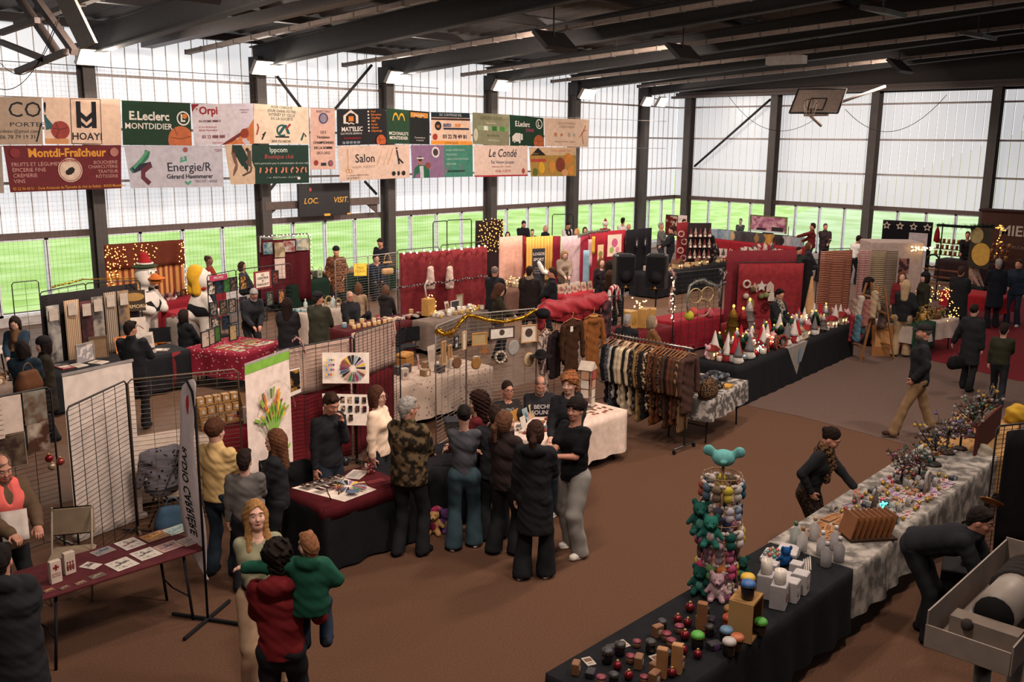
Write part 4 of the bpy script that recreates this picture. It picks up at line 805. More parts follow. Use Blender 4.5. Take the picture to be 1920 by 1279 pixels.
person(499,491,1.3,10,'bald head showing under the hanging white sheet of the burgundy photo stand','#46424a',BKc,'bald','#8a8583',MID,h=1.7,sit=True,tk='sweater',L='lap',R='lap')
person(630,465,1.76,-5,'man in a tan checked coat and black beanie standing by the windows',pat('#7a4f33','#4d3226','check',14),BKc,'short','#2a1f1b',MID,tk='coat+collar',L='pocket',R='pocket',extra=(('beanie','#1d1a1d'),))
person(714,448,1.74,-20,'man in a black jumper standing against the steel column','#1c1b20',NV,'short','#231a17',MID,tk='sweater',L='front',R='front',hp=25)
person(706,477,1.34,10,'person in dark blue crouching behind the yellow price sign table','#1c2430',BKc,'short','#2a1f1b',MID,h=1.7,sit=True,tk='sweater',L='lap',R='lap')
person(538,562,1.66,170,'woman with long dark hair and black coat seen from behind, by the snowflake cloth table','#212023',BKc,'long','#211615',FAIR,True,tk='coat',L='front',R='front',fat=1.2)
person(596,551,1.74,150,'man in olive green coat and black cap seen from behind','#35342a',BKc,'short','#2a1f1b',MID,tk='coat+collar',L='front',R='front',fat=1.1,hy=25,extra=(('cap','#1d1c20'),))
person(656,546,1.32,15,'seated bald man with glasses and open black jacket behind the candle pots','#222226',BKc,'thin','#8a7c74',MID,h=1.62,sit=True,tk='jacket',L='lap',R='lap',fat=1.15,extra=(('glasses','#2a2624'),))
person(672,531,1.62,165,'person in a beige fleece jumper seated with back turned beyond the seated bald man','#9a8068',BKc,'bob','#5a3f30',FAIR,True,h=1.6,sit=True,tk='sweater',L='lap',R='lap')
person(723,535,1.62,150,'brown haired person in black and cream fleece behind the wire grid','#2a2728',BKc,'bob','#5b4032',FAIR,True,h=1.6,sit=True,tk='jacket+hood',L='lap',R='lap')
person(926,426,1.8,165,'tall grey haired man in black jacket and blue jeans, standing above the maroon screen','#212126','#2f4152','short','#7d7875',MID,tk='jacket',L='front',R='front')
person(952,437,1.35,0,'dark haired head just showing beside the tall grey haired man',BK2,BKc,'bob','#2a1f1b',FAIR,tk='sweater',h=1.4)
person(981,415,1.78,20,'man in a dark suit looking down beyond the pastel screens','#17171b',BKc,'short','#2a1f1b',MID,tk='coat+collar',L='front',R='front',hp=20)
person(998,432,1.4,0,'dark haired child\'s head next to the dark suited man',BK2,BKc,'short','#1d1715',FAIR,h=1.4)
person(1023,424,1.68,-60,'balding pink faced old man in black jacket beyond the chalkboard','#212126',BKc,'thin','#b0a59c',MID,tk='jacket')
person(1064,417,1.75,30,'man in a dark waistcoat with white sleeves, bending beyond the pastel screens','#c5bdb8',BKc,'short','#231a17',MID,tk='sweater',L='front',R='front',hp=25,extra=(('vest','#1c1b20'),))
person(1081,431,1.5,-40,'blond child\'s head by the grey tinsel ledge','#3a3438',BKc,'bob','#b98a50',FAIR,h=1.5)
person(1097,428,1.52,10,'dark haired woman with fluffy white collar by the grey tinsel ledge','#2a2628',BKc,'bob','#33241d',FAIR,True,h=1.52,extra=(('collar','#cfc8c2'),))
person(1135,417,1.68,-30,'white bearded figure in a red and white santa hat','#8e1d24','#8e1d24','short','#cfcac4',MID,tk='jacket',L='front',R='front',extra=('santa',('beard','#d5d0ca')))
person(1168,410,1.75,160,'dark haired person in a white top, back turned near the sixth column','#d2c9c4',BKc,'short','#1f1816',MID,tk='sweater',L='front',R='front')
person(1179,421,1.6,20,'bald head beside the white topped person','#5a4a48',BKc,'bald','#8a8583',MID,h=1.6)
person(1240,419,1.76,70,'grey haired man in grey jumper talking at a back stall','#5f5d5c','#33323a','short','#8a8682',MID,tk='sweater',L='front',R='front')
person(1259,427,1.7,-75,'person in black facing the grey jumper man','#222226',BKc,'short','#2a1d18',MID,tk='jacket',L='front',R='front')
person(1283,413,1.68,20,'dark haired seller in red behind the red doll board','#8a2428',BKc,'short','#1f1614',MID,tk='sweater')
person(1336,444,1.6,150,'woman in dark patterned shawl before the board of dolls',pat('#2a2124','#8a7a74','noise',16,.55,.6),'#6e5a58','bob','#2a1d18',FAIR,True,tk='coat',L='front',R='front')
person(1389,410,1.35,-10,'dark haired seller seated below the framed pink picture','#3a3030',BKc,'bun','#2a1d18',FAIR,True,h=1.65,sit=True,tk='sweater',L='lap',R='lap')
person(1499,463,1.3,60,'dark haired person in a dark green jacket seated by the red screen top','#1d2a24',BKc,'short','#2a1d18',MID,h=1.7,sit=True,tk='jacket',L='lap',R='lap')
person(1517,455,1.3,100,'brown haired person seated behind the dark green jacket','#2a2a30',BKc,'bob','#5a3c2c',FAIR,h=1.7,sit=True,tk='jacket',L='lap',R='lap')
person(1524,420,1.74,-95,'man in dark red jacket stretching out an arm by the gable windows','#5c2022','#1d1c22','short','#2a1d18',MID,tk='jacket',L=(.1,.55,1.25),R='front')
person(1548,421,1.74,10,'man in brown black jacket with folded hands beside the red jacketed man','#32282a','#22202a','short','#4a4442',MID,tk='jacket',L='front',R='cross')
person(1612,455,1.5,150,'person in a white shirt bending by the copper tinsel screen','#c9c2be',BKc,'short','#231a17',MID,h=1.7,lean=30,tk='sweater',L='front',R='front')
person(1011,470,1.74,85,'man in black waistcoat, white sleeves and cap before the chalkboard','#c5bdb8',BKc,'short','#231a17',MID,tk='sweater',L='front',R='front',extra=(('cap','#242428'),('vest','#222226')))
person(1058,471,1.68,15,'woman with very long fair hair in a grey brown cardigan','#7b6a5e','#3a3438','long','#8a6a4a',FAIR,True,tk='coat',L='front',R='front',hp=20)
person(928,502,1.74,160,'balding man in a black coat seen from behind beside the candle table','#1f1f23',BKc,'thin','#6e625c',MID,tk='coat+collar',L='front',R='front',fat=1.2)
person(934,537,1.62,95,'brown haired person in olive coat with face mask looking at the candles','#2f2a20',BKc,'curly','#4a2f22',FAIR,True,tk='jacket+collar',L='front',R='front',hp=15)
person(993,502,1.78,165,'broad man in dark brown coat with a pale fleece collar, back turned','#241c1c','#1d2530','short','#2a1f1b',MID,tk='coat',L='front',R='front',fat=1.3,extra=(('scarf','#8d7a66'),))
person(1035,505,1.74,-85,'man in black in profile facing the fleece collar','#212125','#1f2028','short','#3a2720',MID,tk='jacket',L='front',R='front')
person(1128,487,1.6,20,'long haired woman in dark clothes before the red drape','#2a2226',BKc,'long','#5a3a2a',FAIR,True,tk='sweater')
person(1143,491,1.62,165,'dark haired woman with back turned before the red drape','#201d21',BKc,'long','#1f1614',FAIR,True,tk='coat')
person(1163,476,1.7,-60,'person in black half hidden behind the far loudspeaker',BKc,BKc,'short','#2a1f1b',MID,tk='jacket',L='front',R='front')
person(1144,510,1.62,150,'woman with wavy brown hair in a dark coat near the candy cane','#231e20',BKc,'long','#3f2a20',FAIR,True,tk='coat',L='front',R='front')
person(1176,589,1.3,165,'grey haired old man in dark suit seated with back turned','#232328',BKc,'short','#8d8884',MID,h=1.72,sit=True,tk='jacket',L='lap',R='lap')
person(1224,592,1.28,105,'grey blonde woman in a tan cardigan seated by the pile of coats','#7a5236',BKc,'bob','#8a7660',FAIR,True,h=1.62,sit=True,tk='sweater',L='lap',R='lap')
person(1460,545,1.66,55,'woman with short black hair and glasses in black cardigan and patterned scarf','#212125',BKc,'short','#17120f',MID,True,tk='coat',L='front',R='front',hp=10,extra=(('glasses','#2a1d1d'),('scarf',pat('#8d8478','#2a2626','noise',30))))
person(1631,525,1.55,80,'dark curly haired person at the garland table','#2a2524',BKc,'curly','#1f1614',MID,tk='jacket',h=1.62)
person(1692,513,1.6,10,'brown haired seller in a deep red jumper among fairy lights','#6b2226',BKc,'bob','#5a3828',FAIR,True,tk='sweater')
person(1735,514,1.6,-60,'woman in a black hat beside the wreath table','#2a2a22',BKc,'bob','#231a17',FAIR,True,extra=(('beanie','#1f1f23'),),tk='jacket')
person(1803,502,1.74,165,'man in a black coat and dark cap, back turned, on the red carpet','#212125','#4a4436','short','#3a2a22',MID,tk='coat',L='front',R='front',fat=1.15)
person(1873,488,1.78,-160,'tall grey haired man in a long dark navy coat','#1a1d26','#1c1b20','short','#8d8a88',MID,tk='coat',L='front',R='down')
person(1911,489,1.74,-20,'man in dark navy padded jacket and jeans at the edge of the red carpet','#202a38','#262b38','short','#3a2a22',MID,tk='jacket',L='down',R='front',shoe='#b7b0aa')
person(1815,436,1.7,0,'honey stall keeper in dark clothes under the leafy garland','#1d1b1c',BKc,'short','#4a3426',MID,tk='sweater',L='table',R='table')
person(1828,487,1.3,60,'fair haired person in a pale jumper seated at the red cloth table','#a07f72',BKc,'long','#8a6c50',FAIR,True,h=1.65,sit=True,tk='sweater',L='lap',R='lap')
# ---------- stall furniture ----------
V=Vector
def xy(v,z=0.):return V((v[0],v[1],z))
class Tab:
 'a trestle table: front edge a->b, depth d away from the gallery'
 def __init__(s,a,b,d=.75,h=.75,label=None,top='#4a3a30',legs=True,grp=None,flip=False):
  s.a,s.b=xy(a),xy(b);s.L=(s.b-s.a).length;s.ex=(s.b-s.a).normalized();s.ey=V((-s.ex.y,s.ex.x,0));
  if flip:s.ey=-s.ey
  s.d,s.h=d,h;s.rz=atan2(s.ex.y,s.ex.x)
  if label:
   t=thing('trestle_table',label,'table',(s.a+s.b)/2+s.ey*d/2,s.rz,grp);s.t=t
   MB().rbox((0,0,h-.016),(s.L,d,.03),.008).build('tabletop',top,t)
   if legs:
    for i in (-1,1):
     for j in (-1,1):
      m=MB();x,y=i*(s.L/2-.18),j*(d/2-.08);m.tube([(x,y,h-.03),(x+i*.06,y,.0)],.014,6)
      m.tube([(x,0,h*.35),(x+i*.03,y,h*.35)],.009,5);m.build('leg','#26252a',t)
 def on(s,u,v,z=0.):return s.a+s.ex*(s.L*u)+s.ey*(s.d*v)+V((0,0,s.h+z))
 def cloth(s,m,label,drop=.7,front=None,sides=None,back=None,over=.03,amp=.025,name='tablecloth',grp=None,seed=1,lift=.004):
  R=random.Random(seed);dr=[drop if front is None else front,drop if sides is None else sides,drop if back is None else back,drop if sides is None else sides]
  x0,x1,y0,y1=-s.L/2-over,s.L/2+over,-s.d/2-over,s.d/2+over;c=[(x0,y0),(x1,y0),(x1,y1),(x0,y1)]
  ring=[]
  for k in range(4):
   (ax,ay),(bx,by)=c[k],c[(k+1) % 4];L=sqrt((bx-ax)**2+(by-ay)**2);n=max(4,int(L/.07));nx,ny=(by-ay)/L,-(bx-ax)/L
   for i in range(n):
    t=i/n;w=min(t,1-t)*L;f=max(0,1-w/.12);pn=dr[k-1] if t<.5 else dr[(k+1) % 4]
    ring.append((ax+(bx-ax)*t,ay+(by-ay)*t,nx,ny,dr[k]*(1-f*.5)+min(dr[k],pn)*f*.5))
  N=len(ring);rows=7;v=[];f=[];p1,p2=R.random()*6,R.random()*6
  for j in range(rows+1):
   q=j/rows
   for i,(x,y,nx,ny,D) in enumerate(ring):
    w=amp*q*(sin(i*1.1+p1)+.7*sin(i*.43+p2))+.012*(1 if j else 0)+.03*q*q
    if j==0:z=lift
    else:z=lift-.006-D*q*.995
    v.append((x+nx*w,y+ny*w,max(z,-s.h+.012)+s.h))
  for j in range(rows):
   for i in range(N):k=(i+1) % N;f.append((j*N+i,(j+1)*N+i,(j+1)*N+k,j*N+k))
  mb=MB();mb.add(v,f,0,True);mb.f.append(tuple(range(N)));mb.m.append(0);mb.s.append(False)
  o=mb.build(name,m,None,(s.a+s.b)/2+s.ey*s.d/2,s.rz);return tag(o,label,'tablecloth',grp)
def grid(a,b,z0,z1,label,col='#2a2727',dz=.055,dx=.22,r=.0028,fr=.011,grp='wire display grids',feet=True,loops=True):
 a,b=xy(a),xy(b);L=(b-a).length;t=thing('wire_grid_panel',label,'display grid',xy(a),atan2(b.y-a.y,b.x-a.x),grp)
 m=MB();m.tube([(0,0,z0),(0,0,z1-.04),(.04,0,z1),(L-.04,0,z1),(L,0,z1-.04),(L,0,z0)],fr,6);m.tube([(0,0,z0),(L,0,z0)],fr*.7,5)
 if feet and z0<.3:
  for x in (0,L):m.box((x,0,z0/2),(.03,.36,.02));m.box((x,0,z0/2),(.02,.02,z0))
 m.build('frame',mat(col,.45,.3),t);m=MB();z=z0+dz
 while z<z1-.02:m.box((L/2,0,z),(L,r*1.6,r*1.6));z +=dz
 n=max(2,int(L/dx))
 for k in range(1,n):m.box((L*k/n,.006,(z0+z1)/2),(r*2,r*2,z1-z0))
 m.build('wire_mesh',mat(col,.45,.3),t);return t
def screen(a,b,z0,z1,m,label,name='cloth_screen',fold=.03,sag=0.,cat='cloth screen',off=0.,grp=None,freq=9.,th=.006):
 'hanging cloth between two uprights'
 a,b=xy(a),xy(b);L=(b-a).length;mb=MB();ph=random.random()*6;n=max(8,int(L/.06))
 mb.patch(lambda u,v:(L*u,off+fold*(.35+.65*(1-v))*sin(u*L*freq+ph+.6*sin(v*3))+fold*.4*sin(u*L*freq*2.3+ph),z0+(z1-z0)*v-(sag*4*u*(1-u)*v if sag else 0)),n,6)
 return tag(mb.build(name,m,None,a,atan2(b.y-a.y,b.x-a.x),th),label,cat,grp)
def sheet(a,b,z0,z1,els,base,label,name='poster',cat='poster',grp=None,off=-.02,wave=.004):
 'flat printed sheet hung on the plane a->b'
 a,b=xy(a),xy(b);n=V((b.y-a.y,a.x-b.x,0)).normalized();n=n if n.dot(a)<0 else -n;o=n*(-off)
 c=[V((a.x,a.y,z1))+o,V((b.x,b.y,z1))+o,V((b.x,b.y,z0))+o,V((a.x,a.y,z0))+o]
 return banner(c,base,els,label,name,True,cat,grp,wave)
def chair(loc,rz,label,col='#1d1d22',metal='#3a3838',grp=None,name='folding_chair'):
 t=thing(name,label,'chair',loc,rz,grp)
 MB().rbox((0,0,.45),(.42,.42,.035),.015).build('seat',col,t);MB().rbox((0,-.21,.74),(.42,.03,.3),.014).build('backrest',col,t)
 for x in (-.19,.19):
  MB().tube([(x,.2,0),(x,-.02,.46),(x,-.22,.9)],.011,5).build('leg',metal,t);MB().tube([(x,-.24,0),(x,.16,.46)],.011,5).build('leg',metal,t)
 return t
def stool(loc,label):
 t=thing('bar_stool',label,'stool',loc);MB().lathe([(.001,.74),(.16,.74),(.17,.76),(.16,.78),(.001,.785)],16).build('seat','#241f20',t)
 for k in range(4):q=k*pi/2+.6;MB().tube([(.13*cos(q),.13*sin(q),.74),(.2*cos(q),.2*sin(q),0)],.012,5).build('leg','#1d1c1e',t)
 for z,r in ((.28,.185),(.5,.165)):MB().tube([(r*cos(k*pi/8),r*sin(k*pi/8),z) for k in range(17)],.008,4).build('ring','#1d1c1e',t)
 return t
def lights(pts,label,n=40,col='#ffc97a',r=.013,e=9.,jit=.04,seed=3,cable='#2a2420',name='fairy_lights',grp=None):
 R=random.Random(seed);pts=[V(p) for p in pts];t=thing(name,label,'string lights',pts[0],0,grp);o=pts[0]
 MB().tube([p-o for p in pts],.004,4).build('cable',cable,t);seg=[(pts[i+1]-pts[i]).length for i in range(len(pts)-1)];tot=sum(seg);m=MB()
 for k in range(n):
  d=tot*(k+.5)/n;i=0
  while d>seg[i] and i<len(seg)-1:d -=seg[i];i +=1
  p=pts[i].lerp(pts[i+1],d/max(1e-6,seg[i]))-o+V((R.uniform(-jit,jit),R.uniform(-jit,jit),R.uniform(-jit,jit)));m.ball(p,r,0,6,4)
 b=m.build('bulb',mat(col,.5,0,e),t);b['kind']='stuff';return t
def tinsel(pts,m,label,r=.035,seed=2,name='tinsel_garland',grp=None):
 R=random.Random(seed);pts=[V(p) for p in pts];mb=MB();mb.tube(pts,r*.38,6)
 for i in range(len(pts)-1):
  a,b=pts[i],pts[i+1];n=int((b-a).length/.005)
  for k in range(n):
   p=a.lerp(b,k/n);d=V((R.gauss(0,1),R.gauss(0,1),R.gauss(0,1))).normalized();q=d.cross((b-a)).normalized()*.011
   mb.add([p-q,p+q,p+d*r*R.uniform(.8,1.5)],[(0,1,2)])
 return tag(mb.build(name,m),label,'garland',grp)
# ---------- goods ----------
_P={}
def put(key,fn,loc,rz,label,cat,grp=None,s=1.):
 if key not in _P:
  r=fn();_P[key]=r;r.location=loc;r.rotation_euler.z=rz;r.scale=(s,s,s) if not isinstance(s,tuple) else s;tag(r,label,cat,grp)
  if not grp and 'group' in r:del r['group']
  return r
 r=dup(_P[key],loc,rz,label,grp,s);r.scale=(s,s,s) if not isinstance(s,tuple) else s;r['category']=cat
 if not grp and 'group' in r:del r['group']
 return r
def E(name):return thing(name,name,name)
def mug(c='#c9beb4'):
 t=E('mug');MB().lathe([(.036,0),(.041,.01),(.041,.095),(.037,.095),(.034,.012),(.001,.012)],14).build('cup',mat(c,.3),t)
 MB().tube([(.04,0,.075),(.068,0,.07),(.07,0,.035),(.04,0,.025)],.007,5).build('handle',mat(c,.3),t);return t
def pot(c='#c59a63',lid='#d8c09a',r=.045,h=.09):
 t=E('candle_pot');MB().lathe([(r*.9,0),(r,.008),(r,h),(r*.92,h),(r*.9,h*.85),(.001,h*.85)],14).build('pot',mat(c,.5),t);MB().lathe([(r*1.04,h),(r*1.04,h+.012),(.001,h+.014)],14).build('lid',mat(lid,.5),t);return t
def jar(c='#6b2a1c',lid='#c9a02c'):
 t=E('jar');MB().lathe([(.034,0),(.042,.012),(.042,.075),(.034,.09),(.034,.1)],14).build('glass_jar',mat(c,.15),t);MB().lathe([(.05,.088),(.047,.105),(.038,.118),(.001,.122)],14).build('lid',mat(lid,.5),t)
 MB().tube([(.047*cos(k*pi/6),.047*sin(k*pi/6),.092) for k in range(13)],.003,4).build('ribbon','#b98f4a',t);return t
def bottle(c='#b9b3ae',cap='#cfc6bd'):
 t=E('bottle');MB().lathe([(.05,0),(.055,.01),(.055,.15),(.02,.19),(.018,.23)],14).build('body',mat(c,.25),t);MB().lathe([(.021,.22),(.021,.26),(.001,.262)],12).build('cap',mat(cap,.4),t);return t
def boxw(c='#c8beb8',w=.1,d=.1,h=.2,mark='#7d2f35'):
 t=E('gift_box');MB().rbox((0,0,h/2),(w,d,h),.006).build('carton',mat(c,.6),t);m=MB();m.ball((0,-d/2-.001,h*.45),(w*.26,.003,w*.3),0,8,5);m.build('printed_mark',mark,t);return t
def card(c='#cbbdb0',w=.15,h=.21,mk='#7a5a48',lean=.25):
 t=E('display_card');m=MB();R=Matrix.Rotation(-lean,3,'X');m.box(R @ V((0,0,h/2)),(w,.006,h),0,R=R);m.build('card',mat(c,.7),t)
 m=MB();m.box(R @ V((0,-.005,h*.55)),(w*.7,.003,h*.5),0,R=R);m.build('picture',mk if not isinstance(mk,str) else mat(mk,.7),t)
 m=MB();m.box((0,.05,h*.3),(w*.1,.06,.004),0,R=Matrix.Rotation(.6,3,'X'));m.build('strut','#8a7a6a',t);return t
def book(c='#7a3a30',w=.15,d=.21,th=.012,mk='#c9b8a6'):
 t=E('booklet');MB().rbox((0,0,th/2),(w,d,th),.002).build('cover',mat(c,.6),t);m=MB();m.box((0,d*.12,th+.0008),(w*.75,d*.4,.0012));m.box((0,-d*.25,th+.0008),(w*.6,d*.05,.0012));m.box((0,-d*.35,th+.0008),(w*.7,d*.03,.0012));m.build('printing',mk if not isinstance(mk,str) else mat(mk,.7),t);return t
def bauble(c='#8e1d24'):
 t=E('bauble');MB().ball((0,0,.035),.035,0,12,8).build('ball',mat(c,.2,.5),t);MB().lathe([(.009,.068),(.009,.08),(.001,.081)],8).build('cap','#b99a5a',t);return t
def gnome(hat='#8e1d24',body='#a49a92'):
 t=E('gnome');MB().lathe([(.05,0),(.065,.02),(.055,.08),(.03,.12)],12).build('body',mat(body,.9),t);MB().lathe([(.062,.095),(.05,.13),(.028,.2),(.012,.27),(.001,.3)],12).build('hat',mat(hat,.9),t)
 MB().ball((0,-.052,.1),.016,0,8,6).build('nose','#c08a72',t);MB().lathe([(.03,0),(.04,.03),(.001,.1)],8,0,(0,-.04,.01)).build('beard','#cfc8c0',t);return t
def minitree(c='#2a3f2a',b='#8e1d24',h=.28):
 t=E('christmas_tree');MB().lathe([(.012,0),(.012,.05),(.085,.05),(.05,.13),(.07,.125),(.035,.2),(.05,.195),(.001,h)],10).build('branches',mat(c,.9,var=.3,scale=60),t);m=MB()
 for k in range(9):q=k*2.4;rr=.075*(1-k/10.5);m.ball((rr*cos(q),rr*sin(q),.06+k*.02),.011,0,6,4)
 m.build('ornament_dot',mat(b,.3),t);MB().ball((0,0,h),.016,0,5,3).build('star',mat('#d8b45a',.3,0,1.5),t);return t
def house(c='#a08a74',roof_='#7b2a26'):
 t=E('toy_house');MB().rbox((0,0,.05),(.1,.08,.1),.003).build('walls',mat(c,.8),t);MB().poly([(-.06,-.05,.1),(.06,-.05,.1),(0,-.05,.16)],(0,.1,0)).build('roof',mat(roof_,.8),t)
 m=MB();m.box((-.025,-.041,.06),(.022,.003,.03));m.box((.025,-.041,.06),(.022,.003,.03));m.build('window_glow',mat('#ffcf8a',.5,0,2.),t);MB().box((0,-.041,.025),(.022,.003,.05)).build('door','#4a2a1c',t);return t
def wreath(c='#3a3024',b='#b98a5a',R=.11):
 t=E('wreath');m=MB();m.tube([(R*cos(k*pi/10),0,R+R*sin(k*pi/10)) for k in range(21)],.025,7);m.build('ring',mat(c,.9,var=.4,scale=50),t);m=MB()
 for k in range(10):q=k*.63;m.ball((R*cos(q),-.02,R+R*sin(q)),.016,0,6,4)
 m.build('berry_dot',b,t);return t
def soft(c='#7f6a58',c2='#b59a84',sc=1.):
 'plain soft toy animal'
 t=E('soft_toy');q=SDF();q.ell((0,0,.08),(.055,.05,.075),.02);q.ell((0,-.01,.185),(.06,.055,.055),.02);q.ell((0,-.06,.172),(.028,.028,.022),.015)
 for k in (-1,1):q.ell((k*.05,.01,.235),(.024,.014,.03),.012);q.cone((k*.05,0,.12),(k*.09,-.03,.075),.022,.018,.02);q.cone((k*.035,-.01,.03),(k*.05,-.08,.022),.028,.026,.02)
 q.mesh(.011,mat(c,.95,var=.2,scale=60),'body',t);m=MB()
 for k in (-1,1):m.ball((k*.022,-.06,.2),.006,0,6,4)
 m.ball((0,-.088,.178),.008,0,6,4);m.build('eye','#1a1514',t);MB().ball((0,-.035,.08),(.035,.02,.045),0,8,6).build('belly',c2,t);return t
def charm(c='#b0506a',c2='#c9b0a0'):
 t=E('key_charm');MB().tube([(.012*cos(k*pi/6),0,.012*sin(k*pi/6)) for k in range(13)],.002,4).build('ring','#9a9088',t);m=MB();m.ball((0,0,-.055),(.034,.024,.03));m.ball((0,-.004,-.1),(.028,.022,.03));m.tube([(0,0,-.012),(0,0,-.035)],.002,4);m.build('figure',mat(c,.8),t)
 m=MB();m.ball((-.024,0,-.03),.012);m.ball((.024,0,-.03),.012);m.build('ear',mat(c2,.8),t);return t
def framep(w=.2,h=.25,fc='#b08a62',pm='#c9bba8',th=.025,mt=0):
 t=E('framed_picture');m=MB();b=.018
 for x,z,ww,hh in ((0,b/2,w,b),(0,h-b/2,w,b),(-w/2+b/2,h/2,b,h-2*b),(w/2-b/2,h/2,b,h-2*b)):m.box((x,0,z),(ww,th,hh))
 m.build('frame',mat(fc,.6),t);m=MB();m.box((0,.002,h/2),(w-2*b,.006,h-2*b));m.build('picture',pm if not isinstance(pm,str) else mat(pm,.7),t)
 if not mt:return t
 m=MB();m.lathe([(min(w,h)*.14,-.004),(min(w,h)*.24,-.004),(min(w,h)*.24,.0),(min(w,h)*.14,0)],14,0,(0,-.006,h*.55),False,Matrix.Rotation(pi/2,3,'X'));m.build('motif_print','#4a3a34',t);return t
def basket(c='#8a6642'):
 t=E('basket');MB().lathe([(.1,0),(.13,.1),(.135,.12),(.12,.12),(.09,.02),(.001,.02)],14).build('weave_body',pat(c,'#4f3823','wavez',60,.4,.6),t);MB().tube([(.125*cos(k*pi/10),0,.11+.14*sin(k*pi/10)) for k in range(11)],.009,5).build('handle',c,t);return t
def garment(c,sl=None,ln=.75,w=.42,pants=False,collar=None):
 'garment on a wooden hanger; hook at the origin, hanging down, width along local x'
 t=E('hanging_garment');sl=sl or c;q=SDF();z0=-.1
 if pants:
  for k in (-1,1):q.cone((k*.05,0,z0-.02),(k*.07,0,z0-ln),.055,.05,.03,.5,(0,1,0))
 else:
  q.cone((0,0,z0-.03),(0,0,z0-ln*.5),.13*w/.42,.15*w/.42,.03,1.,(1,0,0));q.cone((0,0,z0-ln*.5),(0,0,z0-ln+.1),.15*w/.42,.17*w/.42,.03)
  q.ops=[];q.lo=np.full(3,1e9);q.hi=-q.lo
  q.cone((0,0,z0-.06),(0,0,z0-ln),.036,.034,.03,4.6,(1,0,0));q.cone((-.17,0,z0-.06),(.17,0,z0-.06),.035,.035,.03);q.cone((0,0,z0),(0,0,z0-.05),.05,.08,.03,1.2)
  q.cut((0,0,z0-ln),(0,0,-1))
 q.wrinkle(.004,26,random.random()*6);q.mesh(.021,c,'cloth_body',t)
 if not pants:
  for k in (-1,1):
   s_=SDF();s_.cone((k*.185,0,z0-.08),(k*.235,-.01,z0-.36),.048,.045,.02);s_.cone((k*.235,-.01,z0-.36),(k*.225,-.03,z0-.58),.045,.038,.02);s_.wrinkle(.003,30,k);s_.mesh(.021,sl,'sleeve',t)
 m=MB();m.tube([(0,0,.02),(.018,0,.035),(.03,0,.015),(.012,0,-.01),(0,0,-.05),(-.19,0,-.11),(-.2,0,-.125)],.007,5);m.tube([(0,0,-.05),(.19,0,-.11),(.2,0,-.125)],.009,5);m.build('hanger',mat('#9a6238',.5),t)
 if collar:m=MB();m.tube([(.07*cos(k*pi/6),.05*sin(k*pi/6),z0+.01) for k in range(13)],.018,6);m.build('collar',collar,t)
 return t
def bag(c='#5a4030',w=.3,h=.3,d=.12):
 t=E('handbag');q=SDF();q.cone((-w*.32,0,h*.42),(w*.32,0,h*.42),h*.42,h*.42,.02);q.ops=[];q.cone((-w*.3,0,h*.2),(w*.3,0,h*.2),d*.5,d*.5,.02,1.1,(0,1,0));q.cone((-w*.33,0,h*.35),(w*.33,0,h*.35),d*.5,d*.5,.08);q.cone((-w*.3,0,h*.7),(w*.3,0,h*.7),d*.3,d*.3,.12);q.mesh(.02,c,'body',t)
 MB().tube([(w*.25*cos(k*pi/10),0,h*.75+h*.35*sin(k*pi/10)) for k in range(11)],.01,5).build('handle',c if not isinstance(c,str) else mat(c,.5),t);return t
ZN=('at the near end','in the middle','at the far end')
def scatter(T,n,kinds,where,grp,u=(.03,.97),v=(.12,.9),seed=1,rows=3,zones=None,z=.006,rzj=.5,face=0.):
 'n goods spread over a table; kinds: (key, builder, label, category, scale)'
 R=random.Random(seed);cols=max(1,n//rows);zn=zones or ['%s of %s' % (q,where) for q in ZN]
 for i in range(n):
  cc,rr=i % cols,i//cols;uu=u[0]+(u[1]-u[0])*min(1,max(0,(cc+.5+R.uniform(-.28,.28))/cols));vv=v[0]+(v[1]-v[0])*min(1,max(0,(rr+.5+R.uniform(-.25,.25))/max(1,math.ceil(n/cols))))
  k=kinds[R.randrange(len(kinds))];rowname=('front','second','back')[min(2,int((vv-v[0])/(v[1]-v[0]+1e-6)*3))]
  zi=min(len(zn)-1,int((uu-u[0])/(u[1]-u[0]+1e-6)*len(zn)))
  put(k[0],k[1],T.on(uu,vv,z),T.rz+face+R.uniform(-rzj,rzj),'%s, %s row %s' % (k[2],rowname,zn[zi]),k[3],grp,(k[4] if len(k)>4 else 1.)*R.uniform(.9,1.12))
# ================= first row of stalls, facing the gallery =================
WINE,CRIM,BLKC=mat('#451a1f',.9),mat('#6c1c24',.9),mat('#1b1b1e',.92)
# --- leaflet table ---
T1=Tab(P(70,1125,.75),P(383,1027,.75),.72,label='long wine red leaflet table on black folding legs, below the white banner backs',top='#55262a')
def leaflet_holder(mk,lab,px,py,cross):
 t=thing('leaflet_holder',lab,'leaflet holder',P(px,py,.751),T1.rz+.1)
 MB().rbox((0,0,.105),(.1,.05,.21),.004).build('case','#c5b2a4',t);m=MB()
 if cross:m.box((0,-.027,.15),(.05,.004,.016));m.box((0,-.027,.15),(.016,.004,.05));m.text('JE PEUX\nSAUVER',.022,lambda x,y:V((x,-.0275,.08+y)))
 else:
  for k in (-1,0,1):m.ball((k*.025,-.026,.07),(.012,.004,.035));m.ball((k*.025,-.027,.118),(.009,.004,.011))
 m.build('printing',mk,t)
leaflet_holder('#8a2530','upright white leaflet holder with a red cross',105,1092,True);leaflet_holder('#7a3a35','upright white leaflet holder with three red clad figures, behind the crossed one',131,1075,False)
